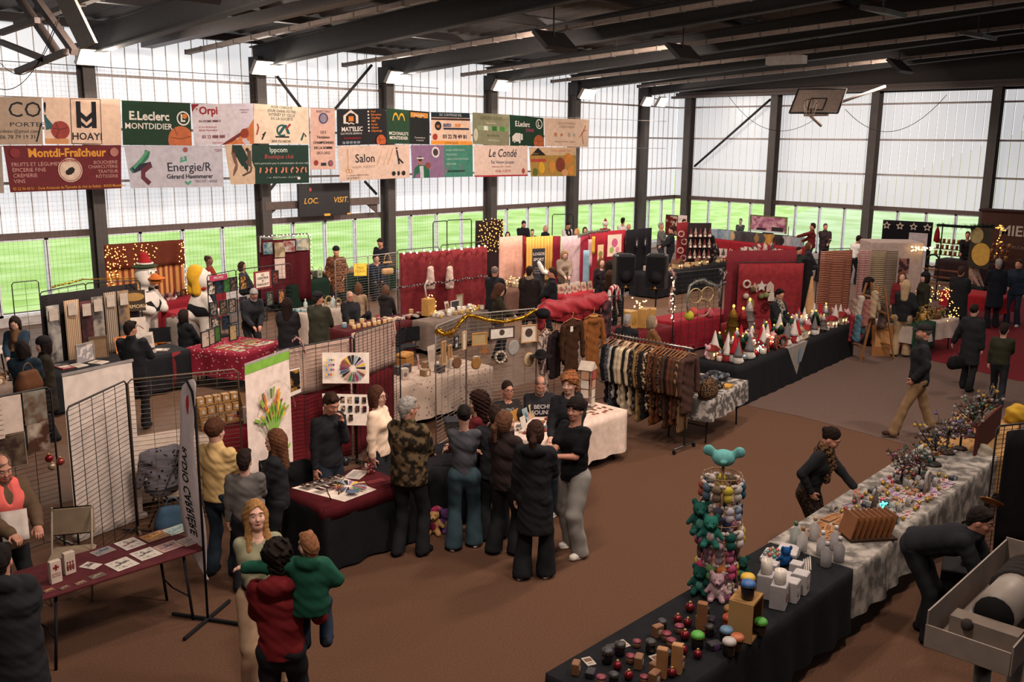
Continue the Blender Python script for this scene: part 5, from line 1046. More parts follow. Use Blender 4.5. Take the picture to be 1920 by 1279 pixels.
for i,(px,py,w,d,c,mk,r,lab) in enumerate((
 (170,1061,.12,.17,'#cabdb2','#5a4a52',.5,'white leaflet with a dark stethoscope sketch'),(193,1034,.2,.14,'#8a7f7a','#40566a',.15,'grey blue photo booklet nearest the tall holders'),
 (244,1020,.21,.25,'#c9bdb4','#6a4a48',.1,'white information sheet with a brown photo strip, back of the table'),(229,1058,.22,.24,'#cdc1b6','#4a4644',.12,'white information sheet with two black photos, front of the table'),
 (274,1039,.22,.24,'#cbbfb5','#4c4a46',.08,'white information sheet with three small photos'),(290,1006,.24,.2,'#8f5f38','#c9a05a',.1,'orange brown photo magazine'),
 (316,1025,.23,.2,'#b08a80','#5a5a72',.1,'magazine with a pale pink crowd cover'),(331,994,.24,.2,'#8f9a90','#5f7a86',.1,'magazine with a blue green landscape cover'),(357,1014,.22,.2,'#a08a80','#68707c',.1,'magazine with a grey cover at the flag end'),
 (92,1107,.09,.06,'#6b4a3c','#b08a60',.1,'small gold card, nearest the table corner'),(121,1102,.09,.06,'#5a3e34','#8a7a68',.2,'small dull card, second from the table corner'),(151,1093,.1,.06,'#6b4a42','#9a8470',.1,'small card before the stethoscope leaflet'),(182,1080,.14,.09,'#5e4a40','#8f8878',.1,'small silver patterned card at the table front'))):
 put(('sheet',i),lambda c=c,mk=mk,w=w,d=d:book(c,w,d,.004,pat(mk,c,'noise',12+i,.42,.55)),P(px,py,.7515),T1.rz+r,lab,'leaflet')
m=MB();m.patch(lambda u,v:(-.11+.22*u,.012*sin(u*3),-.15+.3*v),4,4);vp=P(28,985,1.12)
o=m.build('paper_sheet','#b9aca4',None,vp,1.0,.002);o.rotation_euler=(rad(-40),0,face_rz(vp,180));tag(o,'white paper sheet held by the coral vested volunteer','paper')
g0=grid(P(-70,758,1.9),P(94,725,1.9),.1,1.9,'dark wire panel carrying wildlife photos, at the photo\'s left edge beside the backpack wearer')
g1=grid((3.71,9.85),(4.66,10.55),.1,1.9,'dark wire panel turned edgeways before the white banner backs');g2=grid((4.68,10.55),(5.87,10.15),.1,1.9,'brown wire panel behind the white feather flag','#6b5848')
def gsheet(x0,y0,x1,y1,yy,base,els,lab,**k):
 c=[PY(x0,y0,yy),PY(x1,y0,yy),PY(x1,y1,yy),PY(x0,y1,yy)];z0,z1=c[2].z,c[0].z
 return sheet(c[3] if False else (c[0].x,yy),(c[1].x,yy),z0,z1,els,base,lab,**k)
yy=P(40,735,1.9).y-.03
gsheet(-20,748,38,815,yy,'#b4a196',[],'plain pinkish white board on the wildlife photo panel');gsheet(40,736,84,790,yy,pat('#8d8a80','#5a3f2c','noise',5,.4,.6),[],'pale poster of a brown animal on the wire panel');gsheet(48,795,90,842,yy,pat('#b0a090','#4a3024','noise',6,.4,.6),[],'lower poster of a brown animal on the wire panel')
gsheet(-10,818,46,872,yy,pat('#3a2a24','#6b5a48','noise',8,.45,.7),[('l',[(.02,.03),(.02,.97),(.98,.97),(.98,.03),(.02,.03)],.02,'#8a7a70')],'dark framed wildlife picture under the plain white board')
for i,(px,py,c,lab) in enumerate(((92,858,'#7d1a24','red bauble tied on the wire panel'),(97,873,'#a48a74','pale pearl bauble tied on the wire panel'),(113,864,'#8e3a34','small coppery red bauble tied on the wire panel'))):
 put(('bauble',c),lambda c=c:bauble(c),PY(px,py,9.75)-V((0,0,.05)),0,lab,'bauble',None,1.2)
# white backs of two roller banners
t=thing('roller_banner','tall blank white back of a double roller banner behind the leaflet table','roller banner',(4.07,10.85,0),atan2(.17,.89))
MB().patch(lambda u,v:(.91*u,.01*sin(u*7),.06+1.94*v),6,4).build('panel',mat('#e4d2c8',.6,sheen=.15),t);MB().rbox((.455,.0,.035),(.95,.14,.07),.015).build('base_cassette','#a89a92',t);MB().tube([(.45,.03,.05),(.45,.03,2.02)],.012,6).build('support_pole','#8d8078',t);MB().box((.455,0,2.01),(.93,.025,.03)).build('top_rail','#8f8684',t)
# feather flag
fl=P(390,1165,0);t=thing('feather_flag','tall white feather flag with black vertical lettering on a crossed black base','flag',fl);vd=V((fl.x,fl.y,0)).normalized();sd=V((vd.y,-vd.x,0));fd=(vd*.93-sd*.37).normalized()
zt_=PX(366,722,fl.x).z
m=MB();m.tube([(0,0,0),(0,0,zt_-.25),tuple(fd*.05+V((0,0,zt_-.08))),tuple(fd*.16+V((0,0,zt_)))],.012,6);m.build('pole','#1a191b',t)
def sail(u,v):
 z=.42+(zt_-.42)*v;w=.46*min(1,(v/.12)**.5)*(1 if v<.8 else sqrt(max(.02,1-((v-.8)/.2)**2))*.75+.25);p=fd*(w*u)+V((0,0,z+.03*sin(u*3)));return p+sd*(.03*sin(v*7+u*2))
m=MB();m.patch(sail,6,24);m.build('sail',mat('#dcd4d6',.7,sheen=.4),t,None,0,.003)
m=MB();m.text('RADIO CARRIÈRE',.26,lambda x,y:sail(.5+y*1.6,.42-x*.36/ (zt_-.42)*1.25)-sd*.012+(-vd)*.012,0,bold=.03);m.build('lettering','#1f1d22',t)
m=MB();m.ball(sail(.5,.86)-vd*.012,(.02,.02,.1),0,8,6);m.build('emblem','#a02a30',t)
for k in range(4):q=k*pi/2+.5;MB().rbox((.2*cos(q),.2*sin(q),.025),(.4,.035,.03),.006,0,q).build('foot_bar','#1c1b1d',t)
chair((3.5,9.5,0),2.6,'beige metal folding chair behind the leaflet table','#8d7b68','#9a8a7c')
# --- stall behind the wire: soap rack and white cloth ---
Tw=Tab((5.05,11.35),(6.0,11.2),.6,label='small table under a white cloth seen through the wire panel',top='#6b5a4c');Tw.cloth(mat('#b9a596'),'crumpled white cloth on the small table behind the wire panel',.68)
Tr=Tab((6.1,11.3),(7.0,11.2),.7,label='table under a crimson cloth behind the wire panel',top='#5a2a2c');Tr.cloth(CRIM,'crimson cloth on the soap table behind the wire panel',.65)
t=thing('soap_rack','two tier pine rack filled with kraft soap boxes','rack',Tr.on(.28,.45,.006),Tr.rz);w_=.62
for x in (-w_/2,w_/2):MB().poly([(x,-.14,0),(x,.14,0),(x,.14,.42),(x,-.0,.42)],(.015,0,0)).build('side','#8a6238',t)
for z,y in ((.06,-.05),(.2,.0),(.33,.06)):MB().box((0,y,z),(w_,.14,.012)).build('shelf','#96703f',t)
for lv,(z,y) in enumerate(((.066,-.05),(.206,0),(.336,.06))):
 for k in range(5 if lv else 4):
  p=t.location+Matrix.Rotation(Tr.rz,3,'Z') @ V((-.25+.12*k,y-.01,z));put('soap',lambda:boxw('#b08450',.1,.1,.1,'#cbbbaa'),p,Tr.rz,'kraft soap box with white label, %s tier of the pine rack' % ('lower','middle','top')[lv],'box','soap boxes on the pine rack')
for i,(u,c,lab) in enumerate(((.66,'#8f7f78','grey printed gift packet beside the pine rack'),(.8,'#7a6a5e','taupe gift packet, second from the pine rack'),(.92,'#5b6a3c','green gift packet at the crimson cloth end'))):put(('gp',i),lambda c=c:boxw(c,.12,.06,.24,'#bfae9e'),Tr.on(u,.3,.006),Tr.rz,lab,'box')
chair((5.1,10.75,0),1.2,'black chair draped with a flowered black jacket behind the wire panel','#1d1d22')
q=SDF();q.cone((-.16,0,.8),(.16,0,.8),.1,.1,.04);q.cone((-.2,.02,.78),(-.26,.1,.45),.07,.05,.04);q.cone((.2,.02,.78),(.26,.1,.45),.07,.05,.04);q.cone((0,-.02,.75),(0,-.04,.4),.1,.12,.05,1.8);q.wrinkle(.008,25)
o=q.mesh(.018,pat('#19181c','#6f6a72','dots',16,.22,.26),'draped_jacket',None);o.location=(5.1,10.72,0.05);tag(o,'black jacket with grey flowers draped over a chair','jacket')
o=put('bagbr',lambda:bag('#a0958e',.42,.42,.16),(5.75,10.55,.0),-.6,'pale grey shopping bag lettered BR behind the yellow hooded boy','bag');m=MB();m.text('BR',.16,lambda x,y:V((x,-.1,.2+y)),0,bold=.04);m.build('lettering','#1b1a1e',o)
put('bagblue',lambda:bag('#3d5468',.34,.4,.2),(5.0,10.3,0),-.4,'blue denim bag on the floor behind the wire panel','bag')
# --- ribbon chart stall ---
t=thing('roller_banner','white roller banner with a colourful leaf tree and green top band','roller banner',(5.74,9.77,0),atan2(.38,.86));bw_=.94
q0=[V((5.74,9.77,2.05)),V((6.6,10.15,2.05)),V((6.6,10.15,.06)),V((5.74,9.77,.06))];els=[('r',0,.93,1,.985,'#6f9a3a'),('r',0,.985,1,1,'#8f8684')]
R=random.Random(5)
for k in range(34):
 a_=R.uniform(.3,2.85);rr=R.uniform(.07,.23);u0,v0=.5+cos(a_)*rr*1.6,.54+sin(a_)*rr*1.05;d_=(cos(a_)*.055,sin(a_)*.032)
 els.append(('l',[(u0-d_[0],v0-d_[1]),(u0,v0),(u0+d_[0],v0+d_[1])],R.uniform(.016,.026),R.choice(['#b0603a','#c9a23c','#7d9a3c','#4a6a2c','#a8453a','#c98a3c'])))
for k in range(7):a_=.5+k*.36;els.append(('l',[(.5,.47),(.5+cos(a_)*.13,.53+sin(a_)*.06),(.5+cos(a_)*.27,.57+sin(a_)*.13)],.014,'#6f9a3a'))
els +=[('l',[(.5,.54),(.51,.47),(.5,.42)],.022,'#6f9a3a'),('t','k',.52,.405,.06,'#1d1c1e',{'b':.02,'sh':.3}),('p',[(.45,.37),(.85,.4),(.8,.37),(.5,.35)],'#7d9a3c'),('t','KALEIDO',.5,.33,.03,'#4a6a2c',{'b':.02})]
for k,chh in enumerate('Éducation, habitat, transition'):a_=2.75-k*.085;els.append(('t',chh,(.5+cos(a_)*.42),.56+sin(a_)*.28,.032,'#8a6a5a'))
o=banner(q0,'#cbb9b0',els,None,'panel',True,wave=.004);o.parent=t;o.matrix_parent_inverse=(Matrix.Translation((5.74,9.77,0)) @ Matrix.Rotation(atan2(.38,.86),4,'Z')).inverted()
MB().rbox((bw_/2,0,.035),(bw_,.16,.07),.015).build('base_cassette','#9a918c',t)
ga=grid((6.75,10.7),(8.07,10.75),.08,1.9,'black wire panel with the upper ribbon poster, behind the man in black jumper');gb=grid((8.09,10.75),(9.23,11.12),.08,1.95,'fine black wire panel angled beside the round poster',dz=.045,dx=.1)
screen((6.78,10.8),(8.07,10.85),.1,1.22,CRIM,'dark red cloth hung behind the ribbon poster wire panel');screen((8.09,10.85),(9.2,11.22),.1,1.25,CRIM,'dark red cloth behind the fine wire panel')
screen((6.78,10.78),(8.05,10.83),1.2,1.88,'#c2a394','whitish paper hung along the top of the ribbon poster panel','paper_screen',.008);screen((8.1,10.83),(9.2,11.19),1.24,1.93,'#c4a496','whitish paper hung along the top of the fine wire panel','paper_screen',.006)
WH_='#cdbdb2';wheelc=['#1c1d22','#c9a23c','#8a6a90','#23272f','#7d93a8','#2a2320','#2c2c30','#c99a3c','#7a4a2c','#8a3a3c','#5a2a44','#3a4a6a','#1f1f24','#b07a70','#2f6a3a','#4a4a50','#8a2a4a','#7d8a9a','#6a3a30','#c9a68a']
def wheel(u,v,r,asp):return [('p',[(u+r*.28*cos(a-.1)/asp,v+r*.28*sin(a-.1)),(u+r*cos(a-.11)/asp,v+r*sin(a-.11)),(u+r*cos(a+.11)/asp,v+r*sin(a+.11)),(u+r*.28*cos(a+.1)/asp,v+r*.28*sin(a+.1))],wheelc[k]) for k in range(20) for a in (2*pi*k/20,)]
banner([PY(604,661,10.62),PY(692,661,10.62),PY(692,719,10.62),PY(605,719,10.62)],WH_,wheel(.63,.5,.42,1.48)+[('c',.05+.045*(k % 4),.3+.16*(k//4),.04,c) for k,c in enumerate(('#c9a23c','#4a6aa0','#b04a4a','#c9b03c','#4a7aa8','#c98a3c','#3a5a8a','#a84a5a','#c9a23c','#5a80a8','#b04a4a','#3a4a8a','#c9b040','#6a90b0','#3f5f90','#c9a030'))]+[('t','• • • •',.13,.14,.07,BK)],'white poster with a big radial wheel of coloured ribbons','poster',True,'poster',None,.004)
smp=[('r',.06+.155*(k % 6)*1.0,.72-.28*(k//6),.15+.155*(k % 6),.92-.28*(k//6),pat('#17171b',('#6a4a3c','#8a3a3c','#b08a70','#c9ac94','#4a4a55')[k % 5],'noise',18+k,.45,.6)) for k in range(16)]
banner([PY(604,738,10.62),PY(692,740,10.62),PY(691,798,10.62),PY(608,797,10.62)],WH_,smp,'white poster with three rows of patterned ribbon swatches','poster',True,'poster',None,.004)
banner([PY(542,694,10.3),PY(562,689,10.3),PY(565,735,10.3),PY(545,744,10.3)],'#c9bcb2',[('r',.06,.16,.94,.95,pat('#1c1412','#a87a3a','noise',9,.5,.6))],'small dark poster with a golden deer behind the tree banner','poster',True,'poster',None,.004)
TW=pat('#a0252d','#d0c4bc','wavez',30,.45,.55)
tinsel([PY(548,640,10.7),PY(556,632,10.7),PY(566,640,10.7),PY(572,662,10.7)],TW,'red and white tinsel knotted at the top of the ribbon stall');tinsel([PY(738,600,11.0),PY(741,625,11.0),PY(735,650,11.0)],TW,'red and white tinsel hanging from the fine wire panel corner',seed=4)
tinsel([PY(783,665,12.2),PY(786,690,12.2),PY(782,705,12.2)],TW,'red and white tinsel wrapped round a post by the flowered white cloth',seed=5)
T2=Tab((5.63,8.1),(8.75,8.1),.75,label='black clothed trestle table of the ribbon chart stall',top='#3a2a28');T2.cloth(BLKC,'long black cloth reaching the floor on the ribbon chart table',.72,seed=4)
m=MB();m.patch(lambda u,v:(5.6+1.15*u,8.06+.8*v,.762),4,3);m.patch(lambda u,v:(5.6+1.15*u,8.055,.762-.16*v),6,2);m.patch(lambda u,v:(5.595,8.06+.8*u,.762-.14*v),6,2);tag(m.build('table_runner',mat('#52191f',.9),None,None,0,.004),'dark red runner under the flat ribbon chart','tablecloth')
q0=[P(547,915,.768),P(634,892,.768),P(706,918,.768),P(646,941,.768)]
banner(q0,WH_,wheel(.7,.42,.34,1.0)+[('r',.06+.15*k,.72,.18+.15*k,.92,pat('#1a1a1e','#8a6a5a','noise',25+k,.5,.62)) for k in range(6)]+[('r',.06+.14*k,.46,.16+.14*k,.62,pat('#17171b','#6a3a3c','noise',30+k,.5,.62)) for k in range(3)]+[('c',.4,.1,.09,'#5a6a80')],'flat white ribbon chart with a colour wheel lying on the table','chart_sheet',True,'chart',None,.0)
put('sheetA',lambda:book('#c9bcb4',.3,.21,.004,pat('#8a8480','#c9bcb4','wave',30)),P(668,890,.768),.5,'white order form sheet at the back of the ribbon table','paper');put('cardR',lambda:book('#6d1d26',.22,.1,.006,'#7d2a30'),P(704,903,.768),-.2,'dark red card beside the order form','card')
t=thing('sweet_jar','clear jar of pink and white sweets on the ribbon table','jar',P(692,888,.76));MB().lathe([(.07,0),(.085,.02),(.085,.2),(.075,.22),(.078,.225)],16).build('jar',glassy('#f0e8e4',.15),t);m=MB();R=random.Random(3)
for k in range(26):q=R.random()*6.3;rr=R.random()*.06;m.ball((rr*cos(q),rr*sin(q),.02+.1*R.random()),.016,k % 3,6,4)
s_=m.build('sweets',['#c9b0a8','#b06a70','#8a3a44'],t);s_['kind']='stuff'
put('pens',lambda:mug('#26262c'),P(648,872,.76),0,'dark pen pot behind the order form','pot')
chair((5.95,9.35,0),pi,'black padded chair behind the ribbon chart table','#18171b')
q=SDF();q.cone((-.14,0,.82),(.14,0,.82),.1,.1,.03);q.cone((0,0,.8),(0,0,.4),.12,.14,.05,1.9);q.wrinkle(.006,22);o=q.mesh(.018,'#141417','draped_coat',None);o.location=(5.95,9.12,.02);tag(o,'black coat draped over the chair behind the ribbon table','coat')
# plush toys along the floor in front
t=thing('reindeer_figure','golden brown reindeer figure with branching antlers and red scarf on the floor','figure',P(612,1050,0),face_rz(P(612,1050,0),60));q=SDF();q.ell((0,0,.3),(.1,.16,.12),.03);q.cone((0,.1,.35),(0,.17,.56),.06,.05,.03);q.ell((0,.22,.6),(.06,.11,.06),.03)
for a in (-1,1):
 for b in (-1,1):q.cone((a*.06,b*.1,.28),(a*.07,b*.12,.02),.04,.03,.02)
 q.ell((a*.07,.16,.66),(.03,.02,.035),.01)
q.mesh(.014,pat('#7a5a2c','#a8843c','noise',30),'body',t);m=MB()
for a in (-1,1):
 m.tube([(a*.03,.16,.66),(a*.09,.13,.78),(a*.12,.1,.9)],.01,5,r1=.005)
 for k in range(4):m.tube([(a*(.06+.02*k),.145-.012*k,.72+.05*k),(a*(.1+.025*k)+a*.04,.14+.02*(k % 2),.78+.055*k)],.007,4,r1=.003)
m.build('antler','#5a4226',t);MB().tube([(.08*cos(k*pi/6),.14+.06*sin(k*pi/6),.45+.01*k*(k>9)) for k in range(13)]+[(.1,.18,.3)],.028,6).build('scarf','#8a1f2a',t);m=MB()
for a in (-1,1):m.ball((a*.045,.27,.63),.012,0,6,5)
m.build('eye','#17130f',t)
for i,(px,py,c,c2,s,lab,r) in enumerate(((812,1000,'#b58a5c','#8e2c4a',1.3,'pink maned cream soft toy under the black cloth',0),(836,995,'#5a3a6a','#8a7a3a',1.2,'purple and yellow soft toy beside the pink maned one',.4),(915,985,'#3a3036','#6a5a5a',1.3,'dark patterned soft toy half hidden behind the jeans',-.3),(700,1020,'#2a2a2c','#3a3a3a',1.0,'small black soft toy in the shade of the ribbon table',.2))):
 lo=P(px,py,0);o=put(('soft',i),lambda c=c,c2=c2:soft(c,c2),(lo.x,lo.y,0),face_rz(lo,180)+r,lab,'soft toy',None,s)
 if i==0:q=SDF();q.ell((0,.02,.235),(.07,.06,.04),0);q.cone((0,.06,.22),(.02,.07,.1),.03,.03,.02);q.mesh(.012,'#9a2c50','mane',o)
t=thing('plastic_box','clear plastic storage box on the black cloth between camouflage and grey top','box',P(852,815,.76),.2);MB().lathe([(.13,0),(.16,.02),(.17,.2),(.175,.21)],4,0,(0,0,0),False).build('tub',glassy('#c9d4d4',.3),t);MB().rbox((0,0,.215),(.27,.27,.02),.01,0,pi/4).build('lid','#33323a',t)
for i,(u,v,c,lab) in enumerate(((.78,.2,'#6b2a22','dark red trinket tin near the camouflage jacket'),(.84,.5,'#b58a3a','mustard trinket tin near the camouflage jacket'),(.9,.25,'#8a5a4a','brown trinket tin near the braided girl'),(.72,.6,'#26262c','black trinket tin near the camouflage jacket'))):put(('tin',i),lambda c=c:pot(c,c,.06,.06),T2.on(u,v,.006),0,lab,'tin')
# --- stationery stall ---
T3=Tab((8.95,8.12),(11.05,8.14),.8,label='long table under a white cloth with small handmade goods, before the seated couple',top='#6b5a4c');T3.cloth(mat('#d8c0b2',.9),'white cloth hanging in soft folds at the handmade goods table',.6,seed=9,amp=.03)
t=thing('wooden_crate','open pine crate of cards before the seated woman','crate',P(948,790,.76),.3)
for a,d in (((0,-.13,.09),(.34,.012,.18)),((0,.13,.09),(.34,.012,.18)),((-.165,0,.09),(.012,.26,.18)),((.165,0,.09),(.012,.26,.18)),((0,0,.008),(.34,.26,.012))):MB().box(a,d).build('board','#b5813f',t)
for k in range(5):MB().box((-.12+.06*k,0,.11),(.004,.2,.17)).build('card',('#c9bcae','#8a7a6a','#a8b4b8','#c9a890','#7a8a90')[k],t)
for i,(px,py,c,mk,lab) in enumerate(((988,790,'#8fa0a4','#4a6a70','blue grey standing card with a tree drawing'),(1000,782,'#c9b48a','#8a7a3c','yellow edged standing card behind the blue grey one'),(1019,776,'#c5a878','#a8884a','beige standing card with a gold emblem, farthest of the three'),(984,806,'#c9beb2','#c9beb2','blank leaning white card before the blue grey one'))):put(('scard',i),lambda c=c,mk=mk:card(c,.14,.19,pat(mk,c,'noise',25)),P(px,py,.762),.25,lab,'card')
KS=[('mini%d' % i,lambda c=c:boxw(c,.07,.06,.03,'#5a4438'),lab,'trinket',1.) for i,(c,lab) in enumerate((('#c9bcb0','small white boxed trinket'),('#a0703c','small wooden trinket'),('#8a3a34','small red boxed trinket'),('#6a7a80','small blue grey boxed trinket'),('#c2a04a','small gold trinket')))]
scatter(T3,34,KS,'the white clothed goods table','trinkets on the white cloth',(.06,.6),(.1,.75),4,4,['beside the ponytailed woman','before the standing cards','near the ginger haired man'])
scatter(T3,16,[('tagw',lambda:book('#8a5a34',.05,.08,.004,'#5a3a24'),'flat wooden tag','tag',1.),('tagr',lambda:book('#9a6a50',.06,.06,.004,'#8a2a2a'),'flat reddish wooden tag','tag',1.)],'the white cloth end','wooden tags on the white cloth',(.72,.97),(.1,.8),6,3,['beside the t-shirted man','nearest the clothes rail'])
t=thing('card_spinner','wire spinner tower full of white cards by the clothes rail','card stand',P(1100,765,.76),.3);m=MB();m.lathe([(.1,0),(.1,.015),(.001,.02)],14);m.tube([(0,0,0),(0,0,.62)],.012,6)
for x in (-.09,.09):
 for y in (-.09,.09):m.tube([(x,y,.05),(x,y,.6)],.004,4)
m.build('wire_stand','#8f8680',t);m=MB();m.poly([(-.12,-.11,.6),(.12,-.11,.6),(0,-.11,.72)],(0,.22,0));m.build('top_sign','#b9aa9c',t)
for lv in range(4):
 for k in range(4):q=k*pi/2;MB().box((.1*cos(q),.1*sin(q),.1+.14*lv),(.006,.12,.12),0,q).build('card',('#c9beb4','#b08a70','#a04a44','#cbbfae')[(lv+k) % 4],t)
# gilded wire corner with frames
SIL='#8d857e'
grid((9.26,10.33),(10.26,10.72),.1,1.95,'silver wire panel turned edgeways with small frames and gold tinsel',SIL,.06,.2);grid((10.27,10.72),(11.52,10.34),.1,1.95,'silver wire panel with mandala frames behind the seated couple',SIL,.06,.2)
GT=mat('#c9982c',.25,.9);pts=[PY(818,620,10.3),PY(832,628,10.4),PY(850,622,10.5),PY(862,605,10.6),PY(874,592,10.65),PY(886,592,10.65),PY(912,600,10.6),PY(945,604,10.5),PY(980,596,10.4),PY(1004,581,10.3)];tinsel(pts,GT,'thick gold tinsel swagged along the silver wire corner',.075)
def wallframe(px0,py0,px1,py1,yy,fc,pm,lab,rz=0.):
 a,b=PY(px0,py1,yy),PY(px1,py0,yy);w,h=max(.08,abs(b.x-a.x)),b.z-a.z
 put(('fr',px0,py0),lambda:framep(w,h,fc,pm,.025,'mandala' in lab or 'ring' in lab),((a.x+b.x)/2,yy-.03,a.z),rz,lab,'picture frame')
for a in ((823,638,835,685,10.2,'#b58a5c','#8a6a48','tall pale wooden frame nearest the gold tinsel\'s low end',.37),(836,645,846,674,10.35,'#b58a5c','#7a5a3c','small pale frame beside the tall wooden one',.37),(847,628,859,654,10.4,'#2a2322','#a8b0b4','small dark frame with a blue ring',.37),(862,620,873,656,10.45,'#c2a07a','#c9b8a4','narrow light frame at the wire corner',.37),(885,621,908,649,10.55,'#b08048','#a08a60','wooden frame with woven beige inside',-.3),(920,609,957,639,10.5,'#3a2019','#cdc4ba','wide dark brown frame with a white mandala print',-.3),(977,606,1001,644,10.35,'#b8895c','#cbbdae','light wooden frame with a dark flower mandala',-.3)):wallframe(*a)
def disc(px,py,yy,r,fc,ic,lab,nm='wall_disc',half=False):
 p=PY(px,py,yy);t=thing(nm,lab,'ornament',p);Rm=Matrix.Rotation(pi/2,3,'X');m=MB();m.lathe([(r*.8,0),(r,0),(r,.02),(r*.8,.02)],20,0,(0,0,0),True,Rm);m.build('rim',fc,t);m=MB();m.lathe([(.001,.012),(r*.82,.012)],20,0,(0,0,0),False,Rm);m.build('face',ic,t)
disc(892,681,10.5,.1,'#8a6238','#1d1b1e','round black chalk disc with wooden rim on the wire panel');disc(991,674,10.3,.12,'#b59a78','#c9bfb2','round white mandala disc on the wire panel');disc(962,652,10.4,.13,'#8f8a86',pat('#a8a29c','#77716c','noise',20),'round grey lace disc on the wire panel');disc(856,680,10.4,.09,'#6a4a34','#8a6a44','oval brown disc on the edgeways wire panel')
put('wr1',lambda:wreath('#8a7a68','#cbbfb2',.09),PY(938,680,10.4),-.3,'small wooden wreath hanging on the wire panel','wreath')
p=PY(908,657,10.5);m=MB();m.add([(.1*(1 if k % 2 else .42)*cos(k*pi/5+.3),0,.1*(1 if k % 2 else .42)*sin(k*pi/5+.3)) for k in range(10)],[tuple(range(10))]);tag(m.build('wooden_star','#8a5a38',None,p,-.3,.015),'wooden star hanging on the wire panel','ornament')
# flowered white tables behind the silver panels
Tf=Tab((9.4,11.5),(11.6,11.5),.9,label='table under a white flowered cloth seen through the silver wire',top='#6b5a4c');FLW=pat('#6a4a5a','#bfa898','dots',13,.16,.2);Tf.cloth(FLW,'white cloth sprinkled with dark flowers behind the silver wire panels',.62,seed=12)
scatter(Tf,12,[('dkb',lambda:boxw('#3a3236',.16,.12,.14,'#5a4a4a'),'dark gift box','box',1.),('ktb',lambda:boxw('#8a6a48',.14,.12,.1,'#c9b8a4'),'kraft gift box','box',1.),('wtb',lambda:boxw('#b5a598',.12,.1,.18,'#7a6a60'),'whitish gift box','box',1.)],'the flowered white table','gift boxes on the flowered table',seed=8,rows=2)
Tf2=Tab((8.6,12.3),(9.6,12.9),.8,label='end table under a white flowered cloth beyond the fine wire panel',top='#6b5a4c');Tf2.cloth(FLW,'white flowered cloth on the end table beyond the fine wire panel',.66,seed=13)
t=thing('wooden_display_box','stack of pale wooden boxes with round log ends behind the fine wire panel','box',P(758,690,.6),.4);MB().rbox((0,0,.1),(.3,.25,.2),.01).build('lower_box','#9a6a38',t);m=MB()
for k in range(4):m.tube([(-.12+.08*k,-.12,.25),(-.12+.08*k,.1,.25)],.038,10)
m.build('log_round','#b5854c',t);MB().box((0,0,-.3),(.34,.3,.6)).build('plinth','#5a2a2c',t)
put('wcrd',lambda:card('#b9a89c',.25,.4,'#a8988c',.1),P(812,690,.75),.3,'tall blank white card by the silver wire panel','card')
# --- clothes stall ---
grid((11.75,10.45),(13.7,10.2),.1,1.95,'black wire panel hung with brown coats',dx=.3)
def hang(px,py,yy,key,fn,lab,rz=0.,s=1.):put(key,fn,PY(px,py,yy),rz,lab,'garment',None,s)
BRC=mat('#3a2418',.9,var=.25);TAN=mat('#7a4a26',.85,var=.2)
hang(1073,590,10.1,'coat1',lambda:garment(BRC,None,1.15,.5),'long dark brown coat with a white price tag on the black wire panel',-.1,1.08);hang(1113,582,10.05,'coat2',lambda:garment(TAN,None,1.05,.5,collar='#b58a4a'),'tan suede coat hanging beside the dark brown coat',-.1,1.08)
p=PY(1072,617,9.95);tag(MB().box((0,0,0),(.07,.004,.09)).build('price_tag','#cbbfb4',None,p),'white price tag on the long dark brown coat','price tag')
hang(1022,610,10.3,'dress1',lambda:garment(pat('#a8948a','#4a3430','noise',11,.45,.55),None,1.1,.4),'pale flowered dress at the end of the silver wire panel',.3,1.);hang(1042,612,10.3,'top1',lambda:garment('#231a1c',None,.8,.42),'black cardigan hanging between the flowered dress and the brown coat',.1)
q=SDF();q.ell((0,0,0),(.13,.12,.09),0);o=q.mesh(.014,'#16161a','felt_hat',None);o.location=PY(1018,588,10.2);tag(o,'black felt beret above the flowered dress','hat')
q=SDF();q.ell((0,0,.03),(.1,.1,.09),0);q.ell((0,0,0),(.19,.19,.018),.02);o=q.mesh(.014,'#191619','brimmed_hat',None);o.location=PY(1014,668,10.1);tag(o,'dark brimmed hat on the silver wire end','hat')
q=SDF();q.cone((-.7,0,0),(.7,0,.05),.11,.1,.05,1.5,(0,0,1));q.cone((-.75,.05,-.02),(-.8,.0,-.25),.1,.06,.05);q.wrinkle(.014,18);o=q.mesh(.02,mat('#96222c',.6),'cloth_drape',None);o.location=PY(1078,575,10.3);o.rotation_euler.z=-.1;tag(o,'bright red cloth bundled over the top of the coat panel','cloth')
q=SDF();q.cone((0,0,.2),(0,.05,-.35),.06,.1,.05,1.6);q.wrinkle(.01,20);o=q.mesh(.02,pat('#2a2224','#5a3038','noise',10),'hanging_jacket',None);o.location=PY(1138,590,10.1);tag(o,'dark red and black jacket slung at the coat panel end','jacket')
